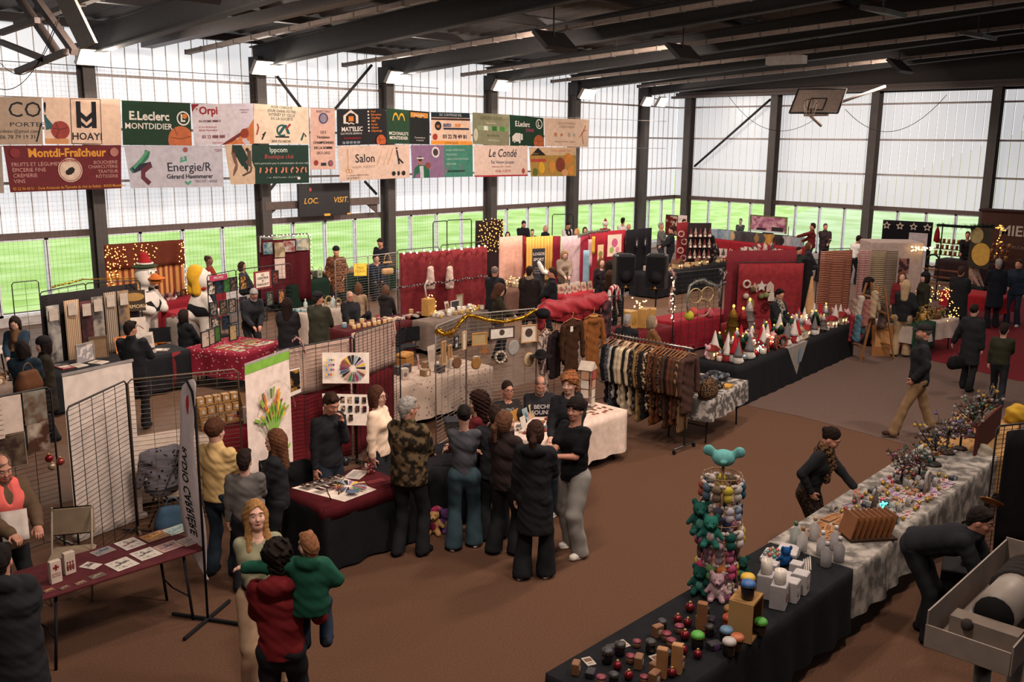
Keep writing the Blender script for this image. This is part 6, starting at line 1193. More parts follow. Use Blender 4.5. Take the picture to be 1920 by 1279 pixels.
# the rail
RA,RB=V((12.0,9.2,1.62)),V((12.0,7.62,1.62));t=thing('clothes_rail','chrome clothes rail on castors packed with jumpers','clothes rail',(12.0,8.4,0))
MB().tube([(0,-.8,1.62),(0,.82,1.62)],.016,8).build('rail',mat('#8a8684',.25,.8),t)
for y in (-.72,.74):
 MB().tube([(0,y,.08),(0,y,1.62)],.014,6).build('upright',mat('#4a484a',.35,.6),t);MB().tube([(-.28,y,.08),(.28,y,.08)],.014,6).build('foot_bar',mat('#4a484a',.35,.6),t)
 for x in (-.27,.27):MB().lathe([(.03,-.012),(.035,0),(.03,.012)],10,0,(x,y,.036),True,Matrix.Rotation(pi/2,3,'Y')).build('castor','#1c1b1d',t)
LP=pat('#8a6a48','#17120f','noise',45,.44,.5);ST=pat('#15151a','#8a8078','wavez',22,.6,.68)
GC=[('#17171b','black jumper'),(pat('#2a2a2e','#55555a','check',30),'dark checked blouse'),(pat('#1a1a1d','#a8a29a','dots',22,.12,.16),'dark blouse with pale spots'),('#17161a','plain black dress'),('#b5a48e','cream jumper'),('#c2b094','pale cream fluffy jumper'),('#22201f','charcoal jumper'),('#bda98c','sand coloured jumper'),(pat('#17161a','#6a5a50','noise',20,.5,.6),'dark flecked cardigan'),('#8a7048','olive beige shirt'),(LP,'leopard print blouse'),('#1b191b','black knitted jacket'),(pat('#b59f84','#2a1f19','noise',24,.42,.5),'cream and brown animal print jumper'),('#6a3f24','rust brown blouse'),(pat('#5a3a26','#1a1412','noise',30,.45,.52),'brown snake print shirt'),('#4a2a1e','chestnut brown jumper'),(pat('#201c1c','#7a5a3c','noise',34,.5,.56),'dark jumper with tan flecks'),('#3f2a22','dark brown cardigan'),('#1c1a1c','black long sleeved top'),('#5a3424','reddish brown velvet shirt'),('#4c3227','brown corduroy shirt'),(pat('#3a2a20','#8a6a4a','wave',14,.5,.6),'brown striped shirt'),('#45302a','mocha brown tunic')]
for i,(c,lab) in enumerate(GC):
 y=9.12-1.45*i/(len(GC)-1);put(('garm',i),lambda c=c,i=i:garment(c,None,(1.0,1.2,.9,1.12)[i % 4],.46),(12.0,y,1.605),random.uniform(-.12,.12),'%s on the clothes rail, %s from the wire panel end' % (lab,('first','second','third','fourth','fifth','sixth','seventh','eighth','ninth','tenth','eleventh','twelfth','thirteenth','fourteenth','fifteenth','sixteenth','seventeenth','eighteenth','nineteenth','twentieth','twenty-first','twenty-second','last')[i]),'garment','garments on the chrome rail')
t=thing('candy_cane','tall red and white striped candy cane standing behind the coats','decoration',(14.6,11.2,0));m=MB();m.tube([(0,0,0),(0,0,1.75)]+[(.13-.13*cos(k*pi/8),0,1.75+.13*sin(k*pi/8)) for k in range(1,9)]+[(.26,0,1.62)],.05,10);m.build('cane',pat('#9a2530','#d2c6c0','wave',4,.45,.55,sx=(1,1,1.4)),t);MB().lathe([(.16,0),(.16,.03),(.001,.05)],14).build('base','#5a4a48',t);MB().tube([(.06*cos(k*.9),.06*sin(k*.9),.3+.035*k) for k in range(40)],.012,4).build('garland_strip','#cfc0ba',t)
T5=Tab((12.45,7.55),(13.95,7.78),.8,label='folding table with black and grey scarves beside the clothes rail',top='#5a544f');T5.cloth(pat('#55504e','#a39a94','noise',9,.48,.56),'grey cloth with white patterns on the scarf table',.34,seed=21)
for i,(u,v,c,s,lab) in enumerate(((.25,.6,pat('#1a191c','#6a6460','noise',14,.5,.6),1.25,'heap of black and grey scarves, nearest the rail'),(.52,.55,'#3a3a40',1.1,'heap of dark slate scarves in the table middle'),(.78,.5,pat('#3a3c42','#6a6c72','noise',12),1.15,'heap of slate blue scarves at the table end'),(.45,.25,pat('#1c1a1c','#8a7a6a','noise',20,.5,.6),.9,'low heap of spotted black scarves at the table front'))):
 q=SDF();R=random.Random(i+3)
 for k in range(7):q.cone((R.uniform(-.16,.16),R.uniform(-.13,.13),.03+.012*k),(R.uniform(-.16,.16),R.uniform(-.13,.13),.04+.012*k),.035,.03,.02)
 q.wrinkle(.008,40,i);q.cut((0,0,.002),(0,0,-1));o=q.mesh(.012,c,'scarf_heap',None);o.location=T5.on(u,v,.006);o.rotation_euler.z=i;o.scale=(s,s,s);tag(o,lab,'scarves')
put('yel',lambda:book('#b5822c',.24,.16,.03,'#c9963c'),T5.on(.6,.12,.006),.2,'folded mustard yellow scarf on the grey cloth','scarf');put('leobag',lambda:bag(LEO,.34,.34,.2),T5.on(.08,.1,.006),.2,'leopard print bag on the scarf table corner','bag')
chair((14.9,9.7,0),.5,'black chair heaped with a dark basket behind the scarf table','#1a1a1e')
put('bsk',lambda:basket('#2a2426'),(14.9,9.65,.47),0,'dark woven basket on the chair behind the scarf table','basket',None,1.5);put('mint',lambda:boxw('#8fa8a0',.35,.25,.3,'#8fa8a0'),(15.35,9.55,0),.4,'mint green box behind the scarf table','box',None,1.)
# loudspeakers on tripods
def speaker(loc,rz,lab,w=.42,h=.72):
 t=thing('loudspeaker',lab,'loudspeaker',loc,rz);MB().rbox((0,0,h/2),(w,.36,h),.03).build('cabinet',mat('#19181b',.5),t);m=MB();m.rbox((0,-.182,h*.5),(w*.86,.01,h*.86),.004);m.build('grille',pat('#111113','#1d1c20','check',220),t)
 m=MB();m.lathe([(.13,0),(.15,.006),(.001,.01)],18,0,(0,-.19,h*.36),True,Matrix.Rotation(pi/2,3,'X'));m.build('cone_ring','#232226',t);m=MB();m.add([(.0,-.19,.09),(-.035,-.19,.03),(.035,-.19,.03)],[(0,2,1)]);m.build('badge','#b5843a',t);MB().box((0,.0,h+.004),(w*.7,.25,.012)).build('top_plate','#2b2a2e',t)
def stand(loc,h,lab):
 t=thing('speaker_stand',lab,'tripod stand',loc);MB().tube([(0,0,.12),(0,0,h)],.018,7).build('pole','#19181b',t)
 for k in range(3):q=k*2*pi/3;MB().tube([(.02*cos(q),.02*sin(q),.6),(.5*cos(q),.5*sin(q),.01)],.012,5).build('leg','#19181b',t)
sp=P(1233,480,2.2);rzs=face_rz(sp,180);sp.z=0;stand((sp.x,sp.y,0),1.46,'tripod stand under the nearer loudspeaker');speaker((sp.x,sp.y,1.46),rzs-.15,'black loudspeaker with an orange triangle badge on a tripod, nearer one',.46,.78)
sp=P(1184,478,2.2);sp2=V((sp.x,sp.y+.2,0));stand(sp2,1.44,'tripod stand under the farther loudspeaker');speaker((sp2.x,sp2.y,1.44),rzs+.35,'black loudspeaker turned sideways, farther one of the pair',.44,.76)
# ================= middle and wall rows =================
def bg_table(a,b,d,lab,clothm,clab,drop=.68,seed=1,**k):
 T=Tab(a,b,d,label=lab,top='#5a4c44',**k);T.cloth(clothm,clab,drop,seed=seed);return T
def col(*cs):return [('cl'+c,c) for c in cs]
# duck mascots
def mascot(px,py,z,face,hat,lab):
 lo=P(px,py,z);rz=face_rz(lo,face);t=thing('duck_mascot',lab,'mascot costume',(lo.x,lo.y,0),rz);r=.021
 q=SDF();q.ell((0,0,1.62),(.24,.23,.25),0);q.ell((0,.06,1.5),(.22,.2,.16),.05);q.cone((0,0,1.2),(0,0,1.42),.17,.14,.06);q.ell((0,0,.95),(.3,.27,.36),.08);q.ell((0,-.26,.82),(.12,.14,.12),.06)
 for k in (-1,1):q.cone((k*.22,0,1.2),(k*.36,.1,.92),.1,.09,.05);q.cone((k*.36,.1,.92),(k*.2,.28,.85),.09,.1,.04);q.cone((k*.13,0,.7),(k*.14,0,.15),.12,.1,.05)
 q.mesh(r,mat('#cdc4bc',.95,var=.06),'body',t)
 q=SDF();q.ell((0,.3,1.56),(.19,.2,.045),0);q.ell((0,.24,1.6),(.1,.12,.07),.03);q.ell((0,.27,1.48),(.15,.15,.035),.01);q.mesh(.017,'#b5652f','beak',t)
 q=SDF()
 for k in (-1,1):q.ell((k*.15,.1,.06),(.12,.22,.055),.02)
 q.cut((0,0,.005),(0,0,-1));q.mesh(r,'#b5652f','foot',t)
 m=MB()
 for k in (-1,1):m.ball((k*.085,.2,1.7),(.045,.03,.065),0,10,7);m.ball((k*.08,.228,1.69),(.02,.012,.03),1,8,6)
 m.build('eye',['#d0c9c2','#1a1816'],t)
 q=SDF();q.cone((0,0,1.22),(0,0,.98),.19,.29,.05);q.ell((0,0,.92),(.31,.28,.25),.05);q.ell((0,.2,1.1),(.12,.2,.22),.02,None,True);q.cut((0,0,1.28),(0,0,1));q.cut((0,0,.8),(0,0,-1));q.mesh(r,'#1b1a1d','waistcoat',t)
 if hat=='tyrol':
  q=SDF();q.ell((0,0,1.82),(.3,.28,.04),0);q.cone((0,0,1.83),(0,-.02,1.98),.17,.11,.04);q.mesh(.016,'#2f3a26','hat',t);h_=t.children[-1]
  q=SDF();q.cone((0,0,1.9),(0,-.02,2.04),.155,.1,.04);q.mesh(.016,'#8e2024','crown',h_);MB().tube([(.168*cos(k*pi/10),.168*sin(k*pi/10),1.885) for k in range(21)],.022,6).build('band','#cfc8c0',h_);MB().tube([(-.16,-.05,1.86),(-.2,-.08,2.0),(-.16,-.1,2.1)],.03,6,r1=.01).build('feather','#1d1c1e',h_)
  m=MB();m.tube([(-.12,.19,1.33),(-.03,.22,1.33)],.05,6,r1=.02);m.tube([(.12,.19,1.33),(.03,.22,1.33)],.05,6,r1=.02);m.build('bow_tie','#1b1a1d',t)
 else:
  q=SDF();q.ell((0,-.08,1.68),(.2,.2,.26),0)
  for k in (-1,1):q.cone((k*.09,-.1,1.8),(k*.1,-.14,1.35),.11,.1,.02)
  q.mesh(.017,'#c9992c','yellow_hood',t);q=SDF();q.cone((-.16,.0,1.42),(.16,.0,1.42),.06,.06,.03);q.mesh(.017,'#8e2426','collar',t)
 return t
mascot(270,474,2.12,48,'tyrol','person in a white duck costume with orange beak and red and green hat');mascot(372,490,2.0,118,'hood','white bird costume with a yellow hood seen from behind')
# fairy lit curtain
CUR=pat('#7a3c28','#c08a52','wave',2.2,.3,.7,.9);a,b=P(193,463,2.1),P(341,453,2.1)
screen(a,b,.2,2.12,CUR,'orange and rust curtain hung with warm fairy lights behind the duck costume',fold=.05);screen(a+V((0,-.08,0)),b+V((0,-.08,0)),1.55,2.16,'#5a2a1e','dark rust pelmet along the top of the fairy lit curtain','pelmet',.03)
R=random.Random(2)
for k in range(11):
 u=(.01,.05,.1,.16,.22,.36,.44,.52,.6,.93,.98)[k];p=a.lerp(b,u);ln=(1.5,1.,.8,.6,.5,.7,.5,.6,.4,.6,1.4)[k];p.y -=.14;p.z=2.12
 lights([p,p-V((0,0,ln))],'warm white fairy light strand on the rust curtain, %s strand from the column' % ('first','second','third','fourth','fifth','sixth','seventh','eighth','ninth','tenth','last')[k],int(ln*18),'#ffb25a',.014,5,.05,k)
Td=bg_table(P(270,575,.75),P(420,545,.75),.8,'long table under a crimson cloth behind the duck costume',mat('#7a1c26'),'crimson cloth on the long table behind the duck costume',seed=31)
DK=[('dkp',lambda:pot('#2a2426','#3a3236',.05,.1),'dark pot','pot',1.1),('dkw',lambda:wreath('#2a2a22','#8a2a2c',.07),'small dark wreath','wreath',1.),('dkg',lambda:gnome('#5a1a20','#4a4446'),'dark red gnome','gnome',.8),('pkp',lambda:pot('#8a6a70','#9a8a80',.05,.08),'dull pink pot','pot',1.)]
scatter(Td,16,DK,'the duck side crimson table','goods on the crimson table',(.3,.98),seed=41,rows=2)
Td2=bg_table(P(345,590,.75),P(400,580,.75),.7,'small table under a bright red cloth before the yellow hooded costume',mat('#8e2230'),'bright red cloth on the small table before the yellow hooded costume',seed=32)
Td3=bg_table(P(345,605,.7),P(390,596,.7),.5,'low grey cloth table heaped with wrapped sweets',mat('#8d8078'),'grey cloth on the sweets table',seed=33)
scatter(Td3,18,[('swt',lambda:bauble('#b08a84'),'pink wrapped sweet','sweet',.9),('sww',lambda:bauble('#b8aaa0'),'whitish wrapped sweet','sweet',.9),('swr',lambda:bauble('#8a3a3a'),'red wrapped sweet','sweet',.9)],'the grey sweets table','wrapped sweets',seed=42,rows=3)
for i,(px,py) in enumerate(((300,590),(318,592))):put(('swb',i),lambda:boxw(pat('#7a2a34','#b5a098','noise',20,.45,.55),.3,.2,.45,'#a84a50'),P(px,py,.35),.2*i,'basket box of red and white sweets, %s of two by the duck' % ('first','second')[i],'box')
t=thing('bow_sack','brown cloth sack tied at the duck costume\'s feet','sack',P(277,575,.55));q=SDF();q.ell((0,0,.1),(.2,.18,.2),0);q.mesh(.02,'#9a7a5c','sack',t);MB().tube([(.09*cos(k*pi/6),.09*sin(k*pi/6),.28) for k in range(13)],.03,6).build('tie','#7a2426',t)
# marbled cloth display
BKF=mat('#1f1c1d',.5)
ga_,gb_,gc_=P(75,548,2.0),P(160,531,2.0),P(262,525,2.0)
grid(ga_,gb_,.05,2.0,'black framed panel hung with long marbled cloth strips, first half','#1f1c1d');grid(gb_,gc_,.05,2.0,'black framed panel hung with marbled cloth strips, half behind the duck','#1f1c1d')
screen(ga_+V((0,.05,0)),gc_+V((0,.12,0)),.2,1.93,'#201c1d','black backing cloth behind the marbled strips',fold=.01);tinsel([ga_.lerp(gb_,.3)+V((0,.1,.03)),gb_+V((0,.1,.06)),gc_+V((0,.1,.02))],GT,'thin gold trim along the marbled cloth panel',.03)
for i,(u,w,h0,h1,c1,c2,sc,lab) in enumerate(((.03,.17,.15,1.75,'#8f8a84','#3a3436',4,'grey and black marbled cloth strip, nearest the backpack wearer'),(.2,.2,.1,1.8,'#b09a80','#7a5a44',9,'cream and rust marbled cloth strip'),(.35,.17,.1,1.75,'#2a1a1c','#4a2a2a',5,'black and wine cloth strip'),(.47,.16,.5,1.8,'#8a7f76','#4a4442',6,'brown speckled cloth strip'),(.6,.17,.6,1.85,'#9a8a78','#5a4a40',8,'taupe ribbed cloth strip behind the seated grey haired man'),(.74,.16,.4,1.85,'#8a6a48','#2f3a44',3,'gold and slate banded cloth strip'))):
 p=ga_.lerp(gc_,u)+V((0,-.04,0));q=ga_.lerp(gc_,min(.99,u+w*.72))+V((0,-.04,0));screen(p,q,h0,h1,pat(c1,c2,'wave' if i in (1,4) else 'noise',sc,.4,.6),lab,'cloth_strip',.008,0,'cloth strip')
 m=MB();mid=(p+q)/2;MB().box((0,0,0),(.16,.004,.22)).build('label_card','#a89a8e',None,(mid.x,mid.y-.03,h1-.16),.1)['label']='pale label card pinned on cloth strip %d' % i
 o=COL.objects[-1];tag(o,'pale printed label pinned on the %s' % lab.split(',')[0].replace(' behind the seated grey haired man',''),'label card')
sheet(gb_.lerp(gc_,.62)+V((0,-.06,0)),gc_+V((.05,-.06,0)),1.42,1.82,[('t','MARMORIA',.5,.22,.24,'#c9b08a'),('c',.5,.68,.2,'#8a6a3a',{'ax':2.4})],'#3a2c22','dark wooden shop sign with tan lettering behind the duck','sign','sign');sheet(gb_.lerp(gc_,.7)+V((0,-.06,0)),gc_+V((.03,-.06,0)),.95,1.3,[('l',[(.15,.3),(.5,.6),(.85,.35)],.04,'#7a6a64')],'#b5a79c','white sketch sheet pinned below the dark wooden sign','poster','poster')
grid(P(22,535,1.7),P(72,530,1.7),.05,1.75,'thin dark wire panel by the lawn windows',dz=.12)
# dark stall with framed photos
T6=Tab(P(100,700,.75),P(352,655,.75),.7,label='long dark table with framed photos before the marbled cloths',top='#2a2224');T6.cloth(mat('#1d1d21'),'black cloth on the framed photo table',.68,seed=51)
m=MB();m.patch(lambda u,v:tuple(T6.on(.86+.07*u,-.05,-.66*v)),3,4);tag(m.build('table_ribbon','#6b2426',None,None,0,.004),'rust red ribbon hanging down the black cloth end','ribbon')
put('fph',lambda:framep(.42,.34,'#8a8078',pat('#8a8488','#c0b6ae','noise',9)),T6.on(.3,.55,.006),T6.rz+.35,'big landscape photo in a silver frame at the dark table','picture frame');put('fpb',lambda:framep(.32,.4,'#5a4434','#7a6048'),T6.on(.42,.7,.006),T6.rz-.25,'kraft coloured framed board beside the big landscape photo','picture frame')
for i,(u,v,c,mk,lab) in enumerate(((.12,.3,'#7a2a2c','#c0b2a6','red edged flat booklet at the dark table\'s near end'),(.2,.25,'#b5a89c','#8a8078','white flat booklet before the big landscape photo'),(.34,.2,'#bdb0a4','#8a7a70','white open booklet before the kraft board'),(.72,.3,'#8a8078','#c0b4a8','grey booklet right of the striped black jacket'),(.84,.35,'#7a6a60','#c5b8aa','brown booklet beside the red ribbon'),(.12,.6,'#3a3436','#5a5254','black album at the back of the dark table'))):put(('bk6',i),lambda c=c,mk=mk:book(c,.22,.28,.02,mk),T6.on(u,v,.006),T6.rz+.2*i,lab,'booklet')
for i,(u,c,lab) in enumerate(((.62,'#c0703c','orange standing sign card with hearts at the dark table'),(.72,'#b0a49a','white standing card, first behind the dark table'),(.82,'#b5a99f','white standing card, second behind the dark table'))):put(('cd6',i),lambda c=c:card(c,.26,.3,'#8a7f78',.15),T6.on(u,.85,.006),T6.rz,lab,'card')
chair((8.7,17.9,0),2.8,'black chair under the person by the red cloths','#1c1b1f')
Tl=Tab(P(-40,668,.75),P(45,655,.75),.7,label='white folding table near the windows, at the far left edge',top='#b5aaa4');Tl2=bg_table(P(-40,735,.75),P(75,705,.75),.7,'cluttered craft table before the brown scarf woman',mat('#7a6a62'),'dull beige cloth on the cluttered craft table',seed=61)
scatter(Tl2,14,[('ktb',lambda:boxw('#8a6a48',.14,.12,.1,'#c9b8a4'),'kraft gift box','box',1.),('wbk',lambda:book('#b0a298',.16,.2,.03,'#8a7a70'),'pale flat pack','packet',1.),('brb',lambda:basket('#5a4230'),'small brown basket','basket',.8)],'the cluttered craft table','craft table goods',seed=62)
lo=P(42,700,1.25);put('bpk',lambda:bag('#5a3a26',.34,.4,.18),(lo.x+.0,lo.y-.22,1.0),.35,'brown leather backpack worn over the teal coat','backpack')
# framed illustrations grid
fa,fm_,fb=P(388,517,1.9),P(442,506,1.9),P(545,494,1.9);grid(fa,fm_,.1,1.9,'black wire panel of small framed pictures, narrow half',dz=.1);grid(fm_,fb,.1,1.9,'black wire panel of framed pictures with the creator sign',dz=.1)
pics=[('#c0b0a0','#17161a'),('#2a3a4a','#17161a'),('#3a6a30','#2a4a2a'),('#5a4a40','#1a1816'),('#a8783a','#2a1c14'),('#2a2422','#8a3a34'),('#2a2a2c','#8a7a70'),('#6a5a48','#2a2018'),('#8a7a70','#3a2a24'),('#4a3a44','#1a181c'),('#6a6a60','#2a3a2a'),('#b07a4a','#5a3020')]
for i in range(16):
 r_,c_=divmod(i,6);u=(.03,.12,.2,.28,.39,.78)[c_] if r_==0 else (.04,.15,.25,.38,.7,.85)[c_] if r_==1 else (.05,.17,.45,.62)[c_];z=(1.5,1.05,.72)[r_];p=fa.lerp(fb,u)
 put(('pic',i),lambda i=i:framep(.2,.3,'#17161a',pat(pics[i % 12][0],pics[i % 12][1],'noise',11+i,.45,.58)),(p.x,p.y-.04,z),atan2(fb.y-fa.y,fb.x-fa.x),'%s illustration in a black frame, %s row of the picture grid' % (('cream and black','slate blue','green','grey brown','amber','dark red lettered','charcoal','tan','mauve','dark plum','moss','orange brown','pale ivory','navy','leaf green','umber')[i],('top','middle','lower')[r_]),'picture frame','framed illustrations')
sheet(fa.lerp(fb,.5)+V((0,-.06,0)),fa.lerp(fb,.72)+V((0,-.06,0)),1.45,1.85,[('r',.12,.1,.88,.9,'#c0b0a4'),('t','ICI\nCRÉATEUR\nET\nFABRICANT',.5,.5,.17,'#17161a',{'b':.03})],'#6a2a2c','red and blue bordered sign lettered for creator and maker','sign','sign');sheet(fa+V((0,-.06,0)),fa.lerp(fb,.2)+V((0,-.06,0)),1.78,1.9,[('t','PROMO',.5,.5,.6,'#c9b8b0')],'#8a3048','pink promotion strip on top of the picture grid','sign','sign')
T7=Tab(P(455,663,.75),P(527,640,.75),1.25,label='table under a crimson snowflake cloth with framed prints',top='#5a3a30');T7.cloth(pat('#c0a09a','#7d1e30','dots',15,.2,.24),'crimson cloth printed with white snowflakes',.5,seed=71)
for i,(u,v,c,lab) in enumerate(((.1,.75,'#b5a699','white lettered print standing on the snowflake cloth'),(.3,.8,'#a09080','print of a dark insect standing on the snowflake cloth'),(.5,.85,'#3f6a34','green print standing on the snowflake cloth'),(.72,.7,'#a8946a','yellow print standing on the snowflake cloth'),(.9,.8,'#8a94a4','pale blue print standing on the snowflake cloth'))):put(('pr7',i),lambda c=c:framep(.24,.32,'#1a181a',pat(c,'#3a3030','noise',15,.58,.66)),T7.on(u,v,.006),T7.rz,lab,'picture frame')
scatter(T7,15,[('fc%d' % i,lambda c=c:book(c,.15,.2,.006,'#5a4a40'),lab,'print',1.) for i,(c,lab) in enumerate((('#b5a48e','flat cream print'),('#a8885a','flat tan print'),('#8a6a4a','flat brown print')))],'the snowflake cloth','flat prints on the snowflake cloth',(.08,.95),(.05,.6),72,3,z=.008)
for px,py,lab in ((395,700,'black bar stool half behind the snowflake cloth'),(418,690,'black bar stool against the snowflake cloth side')):stool(P(px,py,.1)+V((0,0,-.1)),lab)
# pots and candles
T8=bg_table(P(650,622,.75),P(816,592,.75),.65,'long table under a dark maroon cloth set with candle pots',mat('#4a1a1e'),'dark maroon cloth hanging full length from the candle pot table',.7,81)
for k in range(9):put('pots',lambda:pot(),T8.on(.1+.055*k,.1+.04*(k % 2),.006),0,'pale wooden lidded candle pot in the front line of the maroon table','candle pot','candle pots in the front line',.9)
for i,(u,v,c,l_,s,lab) in enumerate(((.08,.5,'#5a8090','#c0b8a8',1.1,'blue labelled candle pot at the maroon table corner'),(.18,.6,'#c0a070','#b08a50',1.25,'big tan candle pot near the table corner'),(.3,.65,'#b98f58','#c9b088',1.1,'amber candle pot behind the front line'),(.4,.5,'#c0a478','#c9b490',1.0,'honey coloured candle pot behind the front line'),(.5,.4,'#5a3a20','#c9b490',1.0,'dark banded candle pot'),(.52,.85,'#8a2a24','#6a2420',1.1,'red candle pot at the back'),(.9,.8,'#a87a48','#c0a070',1.1,'tan tub near the maroon screen'))):put(('pt8',i),lambda c=c,l_=l_:pot(c,l_),T8.on(u,v,.006),0,lab,'candle pot',None,s)
scatter(T8,20,[('wct',lambda:boxw('#b8aa9e',.08,.08,.05,'#8a5a50'),'little white boxed candle','candle',1.),('brt',lambda:pot('#6a3a2a','#c0ae98',.04,.06),'little brown glass candle','candle',1.),('rdt',lambda:pot('#7a2a2a','#a87a6a',.04,.06),'little red glass candle','candle',1.)],'the maroon candle table','little candles on the maroon table',(.45,.95),(.1,.7),82)
grid(P(628,487,1.9),P(690,480,1.9),.1,1.9,'silver wire panel beside the tan coat man','#8a8480',.06,.3);grid(P(690,480,1.9),P(748,473,1.9),.1,1.9,'silver wire panel ending at the maroon screen','#8a8480',.06,.3)
put('tote',lambda:bag('#b8946a',.34,.5,.08),PY(727,520,17.3),-.2,'beige tote bag hanging on the silver wire panel','bag')
chair(P(735,625,.8)-V((0,0,.8)),.4,'black padded chair by the silver wire panel','#1b1a1e');chair(P(762,618,.8)-V((0,0,.8)),-.3,'black padded chair before the maroon screen','#1b1a1e')
ma,mb_=P(748,476,2.0),P(912,462,2.0);MAR=mat('#6c2429',.9,var=.2)
screen(ma,mb_,.12,2.02,MAR,'wide maroon cloth screen with two white knitted gowns','cloth_screen',.035,.03);grid(ma+V((0,.06,0)),ma.lerp(mb_,.46)+V((0,.06,0)),.1,2.08,'black wire panel carrying the maroon cloth, scoreboard side',dz=.2);grid(ma.lerp(mb_,.48)+V((0,.06,0)),mb_+V((0,.06,0)),.1,2.12,'black wire panel carrying the maroon cloth, fairy light side',dz=.2)
lights([ma.lerp(mb_,k/12)+V((0,-.06,.0+.03*(k % 2))) for k in range(13)],'string of round white lamps along the maroon screen top',14,'#ffe0b8',.028,4,.01,6);tinsel([PY(745,540,17.1)]+[PY(790+14*k,533-2*k+4*(k % 2),17.1) for k in range(10)],pat('#2a1a1c','#c0aeb0','noise',22,.5,.6),'dark garland with white tufts across the white gowns',.04)
for px,py,h,lab in ((807,492,.75,'narrow white knitted gown hanging on the maroon screen'),(843,492,.7,'wide white knitted gown hanging on the maroon screen')):
 t=thing('knitted_gown',lab,'gown',PY(px,py,17.2));q=SDF();q.cone((0,0,-.15),(0,0,-.6),.06,.085,.05,1.5);q.wrinkle(.006,30);q.cut((0,0,-.7),(0,0,-1));q.mesh(.018,'#c0a79c','knit',t);MB().tube([(-.07,0,-.1),(0,0,.0),(.07,0,-.1)],.008,4).build('hanger','#8a6a4a',t)
T9=bg_table(P(805,605,.75),P(920,580,.75),.8,'table under a grey brown cloth with mugs and glowing candles',mat('#6f6058'),'grey brown cloth on the mug and candle table',.62,91)
t=thing('gold_bag_box','tall kraft and gold box lit by a warm string light','box',P(803,592,.756),.2);MB().rbox((0,0,.2),(.26,.2,.4),.01).build('box','#b0854a',t);MB().rbox((.17,.02,.17),(.1,.16,.34),.01).build('side_box','#a87c40',t)
lights([P(795,560,1.15),P(810,556,1.15),P(815,575,.95),P(818,590,.8)],'warm string light over the tall kraft box',26,'#ffd070',.012,6,.05,8);tag(MB().tube([(0,0,0),(-.05,0,.3),(.03,0,.42)],.02,5).build('paper_plume','#c0b4ac',None,P(800,560,1.15)),'white paper plume standing out of the kraft box','decoration')
scatter(T9,22,[('mug',mug,'white mug','mug',1.2),('wcn',lambda:pot('#c0b2a4','#c9bcae',.04,.07),'cream candle','candle',1.1),('gcn',lambda:pot('#b08a4a','#c9a868',.035,.06),'golden candle','candle',1.1)],'the grey brown cloth','mugs and candles',(.2,.98),(.08,.7),92)
put('ftr',lambda:framep(.26,.32,'#7a5a3c','#b5a294'),T9.on(.85,.85,.006),T9.rz,'brown frame with a white figurine photo behind the mugs','picture frame');put('fbw',lambda:framep(.3,.25,'#b0a69e','#3a3a3e'),T9.on(.66,.6,.006),T9.rz,'white framed dark photo among the mugs','picture frame');put('fwc',lambda:card('#bdaea2',.14,.26),T9.on(.55,.6,.006),T9.rz,'tall white standing card among the mugs','card')
lights([T9.on(.6+.04*k,.3+.1*sin(k),.03) for k in range(10)],'warm string light lying among the mugs',30,'#ffc860',.012,6,.06,9)
# wall row beyond: photo stand, green goods tables
pa,pb=P(482,444,2.1),P(578,439,2.1);grid(pa,pb,.1,2.12,'wire panel carrying the burgundy photo stand',dz=.2);screen(pa+V((0,-.05,0)),pb+V((0,-.05,0)),.3,2.0,mat('#4a151c'),'burgundy cloth of the photo stand',fold=.03)
for i,(u,w,z,h,c,c2,lab) in enumerate(((.06,.18,1.65,.32,'#3a5a64','#8a9a9a','teal seascape photo on the burgundy stand'),(.28,.2,1.55,.4,'#7a6a50','#b0a088','sepia crowd photo on the burgundy stand'),(.46,.22,1.68,.3,'#a8a09a','#7a3a3a','white and red photo on the burgundy stand'),(.7,.26,1.7,.32,'#5a6a74','#b0a890','blue village photo on the burgundy stand'))):p=pa.lerp(pb,u);q=pa.lerp(pb,u+w);sheet(p+V((0,-.1,0)),q+V((0,-.1,0)),z-.02,z+h-.02,[],pat(c,c2,'noise',7,.4,.6),lab,'photo_print','photo')
p,q=pa.lerp(pb,.27),pa.lerp(pb,.47);sheet(p+V((0,-.1,0)),q+V((0,-.1,0)),.95,1.5,[('l',[(.1,.1),(.9,.12)],.02,'#8a7a74')],'#a8968c','plain whitish sheet hanging low on the burgundy stand','poster','poster')
lights([pa+V((0,-.1,0)),pb+V((0,-.1,.02)),pb+V((0,-.1,-1.))],'small white lights edging the burgundy photo stand',24,'#ffe4cc',.016,4,.02,10);tinsel([pa+V((0,-.12,-.4)),pa+V((.02,-.12,0)),pa.lerp(pb,.35)+V((0,-.12,-.05)),pa.lerp(pb,.6)+V((0,-.12,0))],'#b0aaaa','silver white tinsel along the burgundy stand top',.05)
GRN=mat('#16281f')
Ta=bg_table(P(545,535,.75),P(632,518,.75),.9,'table under a dark green cloth covered in wicker and dried goods',GRN,'dark green cloth of the dried goods table',seed=101);Tb=bg_table(P(640,517,.75),P(738,500,.75),.9,'table under a dark green cloth beside the yellow price sign',GRN,'dark green cloth beside the yellow price sign',seed=102)
DR=[('dr%d' % i,f,lab,c_,s) for i,(f,lab,c_,s) in enumerate(((lambda:basket('#9a7a4c'),'tan wicker basket','basket',1.),(lambda:boxw('#a8977e',.2,.14,.12,'#5a6a3a'),'beige packet','packet',1.),(lambda:bottle('#7a6a4a'),'amber bottle','bottle',1.),(lambda:boxw('#8a8a7a',.16,.12,.2,'#4a6a4a'),'grey green packet','packet',1.)))]
